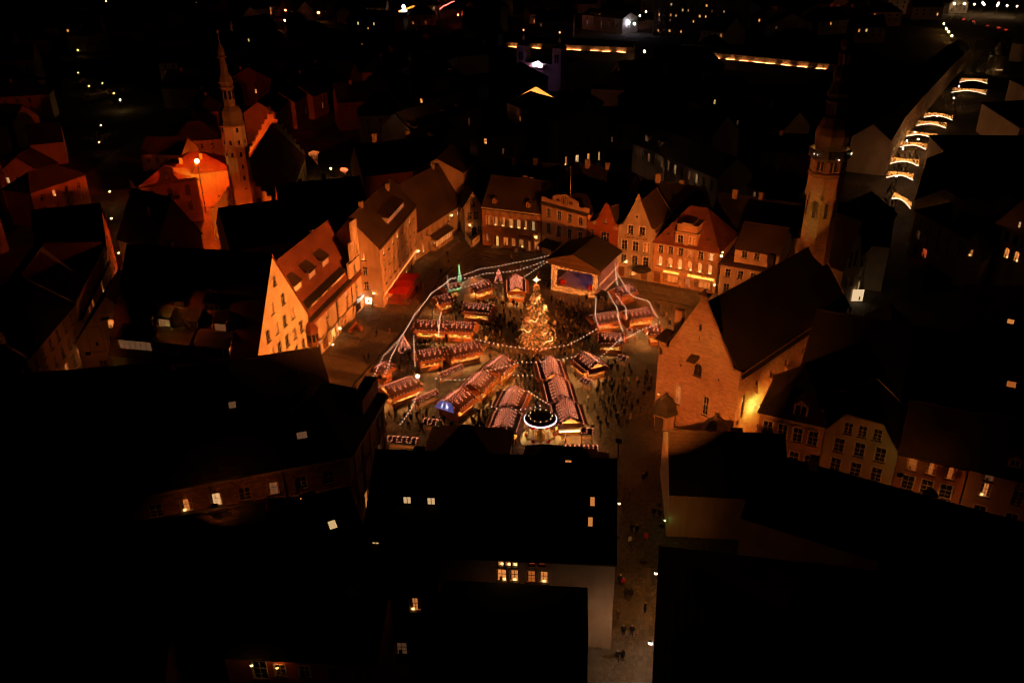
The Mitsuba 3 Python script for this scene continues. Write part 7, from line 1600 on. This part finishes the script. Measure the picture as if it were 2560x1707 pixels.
for i, (px, py) in enumerate(((2360, 60), (2366, 72), (2372, 80), (2380, 90), (2391, 108), (2400, 121))):
    p = at(px, py, 4.5); k = thing('street_lamp', 'lamp in the row of warm lamps along the park edge before the gate', 'street lamp', 'lamps along the park edge'); put(k, 'post', MB().tube((p[0], p[1], 0), p, .09), 'iron'); glow_ball(k + '__globe', p, .62, C((1, .42, .12), 55), 1.0)

# ------------------------------------------------------------------ cars
def car(label, px, py, head, body=(.08, .08, .09), on='tail', cat='car', s=1.0, z=0.0):
    x, y = at2(px, py); k = thing('parked_car' if on == '' else 'car', label, cat); c_, s_ = math.cos(head), math.sin(head); m = M4((x, y, z), (c_ * s, s_ * s, 0), (-s_ * s, c_ * s, 0), (0, 0, s))
    nm = 'car_paint_%d' % (hash_(body)); 
    if nm not in scene: plain(nm, body, .3, specular=.5)
    van = cat == 'van'
    prof = [(-2.2, .35), (2.2, .35), (2.25, .75), (1.5, .95), (.8, 1.45), (-1.2, 1.5), (-2.0, 1.05), (-2.25, .95)] if not van else [(-2.3, .35), (2.3, .35), (2.35, 1.0), (1.7, 1.25), (1.1, 2.05), (-2.2, 2.1), (-2.3, 1.2)]
    put(k, 'body', MB().prism(prof, -.85, .85), nm, m)
    put(k, 'window', MB().prism([(1.35, .98), (.75, 1.4), (-1.15, 1.44), (-1.8, 1.05)] if not van else [(1.6, 1.3), (1.05, 1.95), (-2.1, 2.0), (-2.1, 1.35)], -.87, .87), 'glass', m)
    for xx in (-1.4, 1.4):
        for yy in (-.8, .8): put(k, 'wheel', MB().tube((xx, yy - .1, .33), (xx, yy + .1, .33), .33, n=10), 'rubber', m, cache=('wheel', xx, yy))
    if on:
        for yy in (-.6, .6):
            if on == 'tail': put(k, 'tail_light', MB().box(-2.34, -2.22, yy - .22, yy + .22, .75, 1.0), 'black', m, emit=(5, .25, .12), sw=.05)
            else: put(k, 'headlight', MB().box(2.2, 2.34, yy - .22, yy + .22, .55, .8), 'black', m, emit=(9, 6.5, 4), sw=.1)
    if van: put(k, 'number_plate', MB().box(-2.36, -2.3, -.3, .3, .5, .62), 'black', m, emit=(.5, .5, .55), sw=0)
    return k


def hash_(b): return int(b[0] * 1000) * 1000 + int(b[1] * 1000)


vd_ = np.array(at2(300, 470)) - np.array(at2(310, 600)); car('white van with red tail lights driving up the dim left lane', 316, 604, math.atan2(vd_[1], vd_[0]) + .05, (.55, .55, .55), 'tail', 'van', 1.05)
qd = np.array(at2(2500, 76)) - np.array(at2(2400, 52)); qh = math.atan2(qd[1], qd[0])
for i, (px, py) in enumerate(((2386, 47), (2405, 51), (2429, 56), (2443, 62), (2464, 67), (2492, 73), (2510, 78))):
    car(['first', 'second', 'third', 'fourth', 'fifth', 'sixth', 'seventh'][i] + ' car from the left in the far queue beyond the gate', px, py, qh + math.pi, (.5, .5, .5) if i in (0, 3) else (.06, .06, .07), 'head' if i in (0, 3) else 'tail', s=1.25)
k = thing('city_road', 'wide asphalt road beyond the gate with queued cars', None, kind='structure'); ra_ = [at2(2350, 30), at2(2470, 58), at2(2640, 100), at2(2640, 118), at2(2470, 82), at2(2350, 55)]
v2, f = trimesh.creation.triangulate_polygon(sg.Polygon([tuple(p) for p in ra_]), engine='earcut'); put(k, None, (np.column_stack([v2, np.full(len(v2), .004)]), np.asarray(f)), 'road')
for i, (px, py) in enumerate(((2394, 2), (2386, 9), (2416, 5), (2412, 10), (2436, 11), (2457, 7), (2461, 12), (2494, 14), (2518, 15), (2543, 16), (2497, 8))):
    p = at(px, py, 9); k = thing('street_lamp', 'tall lamp over the far car park at the top right', 'street lamp', 'lamps over the far car park'); put(k, 'post', MB().tube((p[0], p[1], 0), p, .1), 'iron'); glow_ball(k + '__globe', p, .75, C((1, .55, .25), 60), .8)
p = at(2450, 120, 16); scene['gate_glow'] = {'type': 'point', 'position': at(2440, 150, 14).tolist(), 'intensity': {'type': 'rgb', 'value': [150., 42., 8.]}, 'sampling_weight': .8}
del scene['gate_glow']
# ------------------------------------------------------------------ the town wall with its lit gallery
ww = [at2(1262, 112, 7), at2(1585, 127, 7), at2(1588, 128, 7), at2(1700, 131, 7), at2(2112, 172, 7)]
for i, (a, b) in enumerate(((ww[0], ww[1]), (ww[3], ww[4]))):
    a, b = np.array(a), np.array(b); d = b - a; L = np.linalg.norm(d); u = d / L; m = M4((*a, 0), (*u, 0), (-u[1], u[0], 0))
    k = thing('town_wall', ('left' if i == 0 else 'right') + ' stretch of the old town wall with a lit timber gallery under a lean roof', 'wall')
    put(k, 'wall', MB().box(0, L, 1.2, 2.4, 0, 9.6), 'rubble', m, uv=(.5, .38)); put(k, 'walkway', MB().box(0, L, -.9, 1.2, 5.4, 5.7), 'timber', m, uv=(.2, .1)); put(k, 'base', MB().box(0, L, .4, 1.2, 0, 5.4), 'rubble', m, uv=(.3, .22))
    put(k, 'roof', MB().slab([(-.2, -1.4, 9.0), (L + .2, -1.4, 9.0), (L + .2, 2.8, 12.0), (-.2, 2.8, 12.0)], .18), 'tiles', m, uv=TILE['black'])
    n_ = int(L / 3.6)
    for j in range(n_ + 1):
        x = L * j / n_; pk = MB().box(x - .09, x + .09, -.85, -.67, 5.7, 8.9)
        for s in (-1, 1): pk.tube((x, -.76, 7.9), (x + s * .8, -.76, 8.9), .06, n=4)
        put(k, 'gallery_post', pk, 'dark_paint', m)
    put(k, 'gallery_rail', MB().box(0, L, -.8, -.72, 6.5, 6.58), 'dark_paint', m)
    for j in range(int(L / 9)):
        x = 4.5 + 9 * j + rnd.uniform(-1.5, 1.5)
        if i == 0 and 28 < x < 36: continue
        put(k, 'gallery_lamp', MB().box(x - 2.6, x + 2.6, .2, .36, 5.72, 5.84), 'black', m, emit=C((1, .36, .10), 26), sw=.25)

# ------------------------------------------------------------------ far landmarks
pa, pb = at2(1296, 178, 8), at2(1400, 188, 8); pk_, pm_, pL = house('twin_tower_church', 'pale church front washed violet, with a glowing white pediment between two square towers', pa, pb, 22, 13, 15, 'hip', 'white', 'black')
for s, x in (('left', 1.8), ('right', pL - 1.8)):
    put(pk_, 'tower', MB().box(x - 2.6, x + 2.6, -.4, 4.8, 0, 20.5), 'plaster', pm_, uv=PAINT['white']); put(pk_, 'tower_roof', MB().lathe([(3.9, 20.5), (.1, 24.0)], 4, (x, 2.2), math.pi / 4), 'copper', pm_)
    put(pk_, 'belfry_opening', MB().box(x - 1.1, x - .2, -.45, -.38, 13.5, 17.5).box(x + .2, x + 1.1, -.45, -.38, 13.5, 17.5), 'black', pm_)
    put(pk_, 'finial', MB().lathe([(1.0, 23.2), (.2, 25.5), (0, 26)], 6, (x, 2.2)), 'white_paint', pm_); put(pk_, 'finial_ball', MB().ball((x, 2.2, 27.6), .6), 'black', pm_, emit=(1.6, .8, .3), sw=.02)
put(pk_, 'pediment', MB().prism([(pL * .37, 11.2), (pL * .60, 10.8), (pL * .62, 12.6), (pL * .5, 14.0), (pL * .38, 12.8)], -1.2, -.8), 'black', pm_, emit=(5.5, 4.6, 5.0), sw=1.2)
put(pk_, 'gable', MB().prism([(pL * .2, 9.0), (pL * .8, 9.0), (pL * .5, 14.4)], -.75, -.1), 'plaster', pm_, uv=PAINT['white'])
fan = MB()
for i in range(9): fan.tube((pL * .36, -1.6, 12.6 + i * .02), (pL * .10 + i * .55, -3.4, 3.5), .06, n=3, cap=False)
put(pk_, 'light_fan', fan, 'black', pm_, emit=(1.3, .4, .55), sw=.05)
flood('violet floodlight below the twin-towered church front', (pm_ @ np.array([pL / 2, -7, 2, 1]))[:3], (pm_ @ np.array([pL / 2, 0, 8, 1]))[:3], 42, 72, col=(.45, .16, 1.0), sw=.8)
flood('warm floodlight at the twin-towered church', (pm_ @ np.array([pL * .3, -12, 9, 1]))[:3], (pm_ @ np.array([pL * .3, 0, 14, 1]))[:3], 22, 70, col=(1, .4, .2), sw=.3, post=0)
# the glowing slatted pyramid roof and the big blank wall below it
c = at2(1340, 240, 17); k = thing('glass_pyramid', 'slatted pyramid rooflight glowing orange on a black roof', 'rooflight'); m = M4((*c, 16.2))
for s, (p, q, r) in enumerate((((-8.4, -2.0, 0), (.6, -6.0, 0), (0, 0, 4.0)), ((.6, -6.0, 0), (7.4, -2.6, 0), (0, 0, 4.0)))):
    p, q, r = map(np.array, (p, q, r)); base = MB().tri(p, q, r); put(k, 'glow', base, 'black', m, emit=(.42, .11, .012), sw=.1)
    for j in range(20):
        t = (j + .5) / 20; a = p + (q - p) * t; top = a + (r - a) * .98; nn = np.cross(q - p, r - p); nn = nn / np.linalg.norm(nn) * .12
        kk = MB().tube(a - nn, a + (r + (a - (p + q) / 2) * .12 - a) * .96 - nn, .11, n=4, cap=False) if False else MB().tube(a + nn * np.sign(-nn[1]) , top + nn * np.sign(-nn[1]), .12, n=4, cap=False)
        put(k, 'slat', kk, 'black', m, emit=(1.5, .5, .09), sw=.02) if j % 1 == 0 else None
bw = house('blank_wall_house', 'tall house with a huge blank wall, one slit of light, a lit side', at2(1266, 255, 16), at2(1396, 318, 14), 20, 16, 19, 'side', 'tan', 'black', [row('F', 11, 1.6, 1, .5, 'o', xs=[11], style='slit'), row('R', 5.5, 3.0, 4, 1.4, '....', m=1, style='arch_dark'), row('R', .6, 3.0, 4, 1.3, 'owow', m=1)], chimneys=[(17, 4, 1.6, 3.2)])
house('orange_gable_house', 'pointed orange gable lit from below beside the big blank wall', at2(1440, 330, 8), at2(1490, 318, 8), 14, 10, 20, 'front', 'yellow', 'black', [row('F', 15.2, .8, 1, .6, '.', m=3), row('F', 11.6, .8, 2, .5, '..', m=2), row('F', 6.5, 2.2, 1, 1.4, '.', m=2, style='arch_dark')])
flood('floodlight at the foot of the orange gable', np.array([*at2(1448, 365, 0), 3.0]), np.array([*at2(1465, 320, 8), 10.0]), 110, 60, sw=.8, post=0)
bl0, bl1 = at2(1582, 362, 9), at2(1794, 452, 9)
blh, blm, bL = house('long_white_house', 'long white two-storey house with tall dark windows and pointed dormers, floodlit alone among black roofs', bl0, bl1, 12, 10.0, 15, 'side', 'white', 'black', [row('F', 5.6, 2.8, 12, 1.25, 'd.d.ddw.dw..', m=.8)],
    dormers=[dict(side='F', x=6, z=11.2, w=1.4, h=1.7, kind='gable', style='std', wall='white', lit='d'), dict(side='F', x=14, z=11.2, w=1.4, h=1.7, kind='gable', style='std', wall='white')])
put(blh, 'downpipe', MB().tube((bL * .43, -.12, 0), (bL * .43, -.12, 9.8), .1), 'dark_paint', blm)
pf = (blm @ np.array([bL * .4, -13, 9, 1]))[:3]; flood('street light opposite the long white house', pf, (blm @ np.array([bL * .45, 0, 6, 1]))[:3], 72, 76, col=(1, .45, .2), sw=.8, post=0)
# long block with lit dormer cheeks
dk0, dk1 = at2(1025, 345, 9), at2(1205, 280, 9); house('dormer_block', 'long dark block whose row of small pointed dormers catch red light on one cheek', dk0, dk1, 12, 12, 17, 'side', 'grey', 'black', [row('F', 6, 2.4, 8, .5, 'd.d.d.d.', m=1, style='slit'), row('F', .8, 2, 2, .5, 'oo', xs=[30, 35], style='slit')], dormers=[dict(side='F', x=2.5 + 5.2 * i, z=12.4, w=.9, h=1.2, kind='gable', style='std', wall='red', lit='.') for i in range(8)])
p = (np.array([*dk0, 15.5]) + np.array([-8, -10, 2])); flood('lamp that catches the cheeks of the small dormers', p, np.array([*dk1, 13]), 900, 32, col=(1, .3, .12), sw=.6)
# horizon line: pink-white long block, tower block of lit windows, cinema sign, etc.
house('long_pink_block', 'long pale pink block with arched dormers far off beyond the town wall', at2(1455, 46, 8), at2(1556, 58, 8), 16, 11, 15, 'side', 'white', 'black', [row('F', 4.6, 2.2, 5, 1.4, 'p.wd.', m=2), row('F', 8, 1.6, 5, 1.2, '.....', m=2)], dormers=[dict(side='F', x=x, z=11.6, w=1.5, h=.6, kind='arch', style='std', wall='white', lit=l) for x, l in ((9, '.'), (14, '.'), (19, 'o'))])
pf = np.array([*at2(1500, 95, 0), 6.0]); flood('street light before the long pale pink block', pf, np.array([*at2(1510, 55, 6), 6.0]), 260, 72, col=(1, .4, .22), sw=.5, post=0)
house('red_block', 'dull red block far off with two yellow windows and street lamps in front', at2(870, 52, 8), at2(985, 55, 8), 16, 10, 15, 'side', 'red', 'black', [row('F', 5, 2.2, 8, 1.4, '.w..w...', m=2), row('F', 1, 2.4, 6, 1.6, '..o...', m=2)])
house('tower_block', 'dark high block at the skyline with scattered lit flats', at2(1632, 75, 4), at2(1850, 85, 4), 20, 26, 27, 'flat', 'dark', 'black', [row('F', 3 + 3.6 * i, 1.7, 14, 1.5, l, m=2) for i, l in enumerate(('o.o.o.........', '.............. '.strip(), 'd.d...o....w..', 'o.oo...oo.....', '....ww...d.w..', '..w.....o.....'))])
sgn = thing('neon_sign', 'orange fascia with a white oval sign on a far shopping building', 'sign'); a, b = at(985, 37, 9), at(1036, 18, 9); d = b - a
put(sgn, 'fascia', MB().slab([a, b, b + (0, 0, 1.6), a + (0, 0, 1.6)], .01).quad(a, b, b + (0, 0, 1.6), a + (0, 0, 1.6)), 'black', emit=(1.8, .55, .06), sw=.1)
put(sgn, 'oval', MB().lathe([(0, -.1), (1.6, -.1), (1.6, .1), (0, .1)], 14), 'black', M4(at(1009, 19, 11), (1, 0, 0), (0, 0, 1.6), (0, -1, 0)), emit=(4, 4, 4), sw=.1); put(sgn, 'plate', MB().box(-2.6, 2.6, -.1, .1, -.9, .9), 'black', M4(at(1010, 28, 10)), emit=(3, 3, 3), sw=.1)
k = thing('light_trail', 'zigzag line of pink-red lights on a far roof edge', 'string lights'); pts = [at(*p, 8) for p in ((1087, 24), (1100, 23), (1108, 16), (1118, 12), (1128, 6), (1136, 4))]; put(k, None, bulbs(along(pts, 1.1), .5), 'black', emit=(3, .5, .4), sw=.1)
# chimneyed masses: the unlit blocks between
gen = random.Random(77); BUSY = [sg.Point(*h_).buffer(1) for h_ in []]
lines = []
fr = sg.Polygon([tuple(at2(*p)) for p in ((-40, 20), (2600, 20), (2600, 560), (2560, 640), (-40, 640))])
taken = []
for k_, e in scene.items():
    if isinstance(e, dict) and e.get('type') == 'ply' and k_.endswith('__wall') and k_.count('__') == 1 and 'to_world' in e and 'hut' not in k_:
        v = meshkit.WRITTEN[e['filename']][0]; mm = np.array(e['to_world'].matrix, float); w = v @ mm[:3, :3].T + mm[:3, 3]
        taken.append(sg.MultiPoint(w[:, :2]).convex_hull.buffer(1.5))
open_ = [sg.Polygon([tuple(at2(*p)) for p in q]).buffer(1) for q in (((235, 200), (300, 210), (345, 560), (345, 700), (280, 700), (240, 420), (225, 260)), ((2090, 800), (2160, 650), (2200, 420), (2360, 190), (2330, 60), (2600, 20), (2600, 220), (2440, 260), (2350, 380), (2300, 640)), ((1180, 590), (1820, 760), (1500, 1100), (900, 1000), (1050, 640)), ((440, 60), (760, 60), (760, 440), (440, 440)) )]
open_[3] = sg.Polygon([(-95, 200), (-50, 200), (-55, 285), (-95, 285)])
yard = sg.Polygon([tuple(at2(*p)) for p in ((740, 400), (900, 400), (900, 470), (740, 560))]); open_.append(yard)
PROT = [(1262, 95, 1600, 132, 540), (1690, 112, 2120, 170, 440), (1280, 100, 1420, 200, 400), (1310, 225, 1402, 252, 300), (1262, 255, 1500, 420, 280), (1575, 300, 1800, 455, 250), (1020, 280, 1210, 420, 280), (685, 225, 825, 330, 330), (190, 100, 345, 300, 600), (1440, 10, 1630, 62, 800), (1630, 10, 1860, 80, 600), (860, 5, 1060, 60, 700), (2090, 40, 2560, 400, 600), (610, 255, 770, 420, 270)]
nf = 0
cells = [(gx, gy) for gy in list(np.arange(205, 330, 17)) + list(np.arange(330, 560, 24)) + list(np.arange(560, 1000, 46)) for gx in np.arange(-330, 420, 22 if gy < 330 else (30 if gy < 560 else 52))]
for gx, gy in cells:
    x, y = gx + gen.uniform(-4, 4), gy + gen.uniform(-4, 4)
    if abs(x) > y * .66 + 12: continue
    big = gy > 330; w, d = gen.uniform(13, 20) * (1.45 if big else 1), gen.uniform(10, 14) * (1.4 if big else 1); a = gen.choice((-.22, -.1, .15, .3, 1.2, -1.1)) + gen.uniform(-.1, .1)
    u = np.array([math.cos(a), math.sin(a)]); A = np.array([x, y]) - u * w / 2; v = np.array([-u[1], u[0]])
    fp_ = sg.Polygon([A, A + u * w, A + u * w + v * d, A + v * d])
    if any(fp_.intersects(t) for t in taken) or any(fp_.intersects(t) for t in open_): continue
    ev = gen.uniform(8, 12.5); rg = ev + d * gen.uniform(.34, .5)
    qs = []
    for c_ in fp_.exterior.coords:
        for z_ in (0, rg):
            q_ = np.array([c_[0], c_[1], z_]) - EYE; zc = q_ @ FW; qs.append((1280 + 2105 * (q_ @ RT) / zc, 853.5 + 2105 * (q_ @ DN) / zc))
    qs = np.array(qs); x0, y0, x1, y1 = qs[:, 0].min(), qs[:, 1].min(), qs[:, 0].max(), qs[:, 1].max()
    if any(x0 < b[2] and x1 > b[0] and y0 < b[3] and y1 > b[1] and y < b[4] for b in PROT): continue
    taken.append(fp_.buffer(.3)); nf += 1
    lit = ''.join(gen.choice('....................d.ow') for _ in range(4)); lit2 = ''.join(gen.choice('.....................d.o') for _ in range(4))
    any_lit = any(c != '.' for c in lit + lit2)
    face = -v[1] > -.2
    house('old_town_house', 'black-roofed house with a lit window or two among the dark blocks beyond the square' if any_lit else 'unlit black-roofed house among the dark blocks beyond the square', A, A + u * w, d, ev, rg, gen.choice(('side', 'side', 'front', 'hip')), gen.choice(('tan', 'grey', 'cream', 'brown')), 'black',
          [row('F', ev - 3.2, 1.8, 4, 1.1, lit, m=1, style='std' if y < 420 else 'plain'), row('F', ev - 6.6, 1.9, 4, 1.1, lit2, m=1, style='std' if y < 420 else 'plain')], group='houses with lit windows in the dark blocks' if any_lit else 'unlit houses in the dark blocks', chimneys=[(w * .3, d * .45, 1.0, 1.6)] if gen.random() < .6 else ())
# lone far lamps
for i, (px, py, c) in enumerate(((1338, 14, (1, .4, .08)), (1145, 38, (1, .08, .02)), (265, 3, (1, .2, .03)), (713, 26, (1, .1, .03)), (898, 38, (1, .1, .03)), (712, 51, (1, .3, .15)), (796, 32, (1, .3, .05)), (1388, 45, (1, .12, .02)), (2072, 20, (1, .05, .03)), (1611, 129, (1, .5, .2)), (1658, 133, (1, .6, .4)), (1586, 60, (.9, .8, 1)), (1572, 57, (.9, .8, 1)), (1600, 40, (1, .4, .3)), (1615, 30, (1, .4, .2)))):
    p = at(px, py, 8); k = thing('street_lamp', 'lone far lamp at the top of the view', 'street lamp', 'lone far lamps near the skyline'); put(k, 'post', MB().tube((p[0], p[1], 0), p, .1), 'iron'); glow_ball(k + '__globe', p, .8, C(c, 40), .35)
# bare trees with lights in the yard behind the church
def bare_tree(label, px, py, h, lit=None, seed=1):
    c = at(px, py); rr = random.Random(seed); k = thing('bare_tree', label, 'tree'); trunk = MB().tube(c, c + (0, 0, h * .45), .2, .12, 6); cb = MB(); L_ = []
    def grow(p, d, l, r, n):
        q = p + d * l; cb.tube(p, q, r, r * .6, 4, False)
        for t in (.3, .6, .9): L_.append(p + (q - p) * t)
        if n:
            for _ in range(3): e = d + np.array([rr.uniform(-.7, .7), rr.uniform(-.7, .7), rr.uniform(-.2, .5)]); grow(q, e / np.linalg.norm(e), l * .68, r * .6, n - 1)
    for _ in range(4): e = np.array([rr.uniform(-.6, .6), rr.uniform(-.6, .6), 1.0]); grow(c + (0, 0, h * .42), e / np.linalg.norm(e), h * .22, .09, 3)
    put(k, 'trunk', trunk, 'bark'); put(k, 'crown', cb, 'bark')
    if lit: put(k, 'lights', bulbs([p + np.array([rr.uniform(-.15, .15) for _ in range(3)]) for p in L_], .07), 'black', emit=lit, sw=.5)


bare_tree('bare tree wrapped in dull red lights beside the church yard wall', 797, 440, 9, (.9, .2, .04), 3); bare_tree('small bright red-lit tree in the church yard', 865, 452, 5, (2.6, .4, .12), 4)
bare_tree('dark bare tree at the right edge by the gate', 2530, 140, 14, None, 5); bare_tree('dark bare tree far up the left lane', 170, 190, 11, None, 6); bare_tree('bare branches catching yard light between the black roofs', 1775, 320, 11, None, 7)
flood('yard light under the bare branches between the roofs', np.array([*at2(1785, 322, 0), 2.0]), np.array([*at2(1775, 320, 0), 9.0]), 40, 60, col=(1, .6, .3), sw=.3)
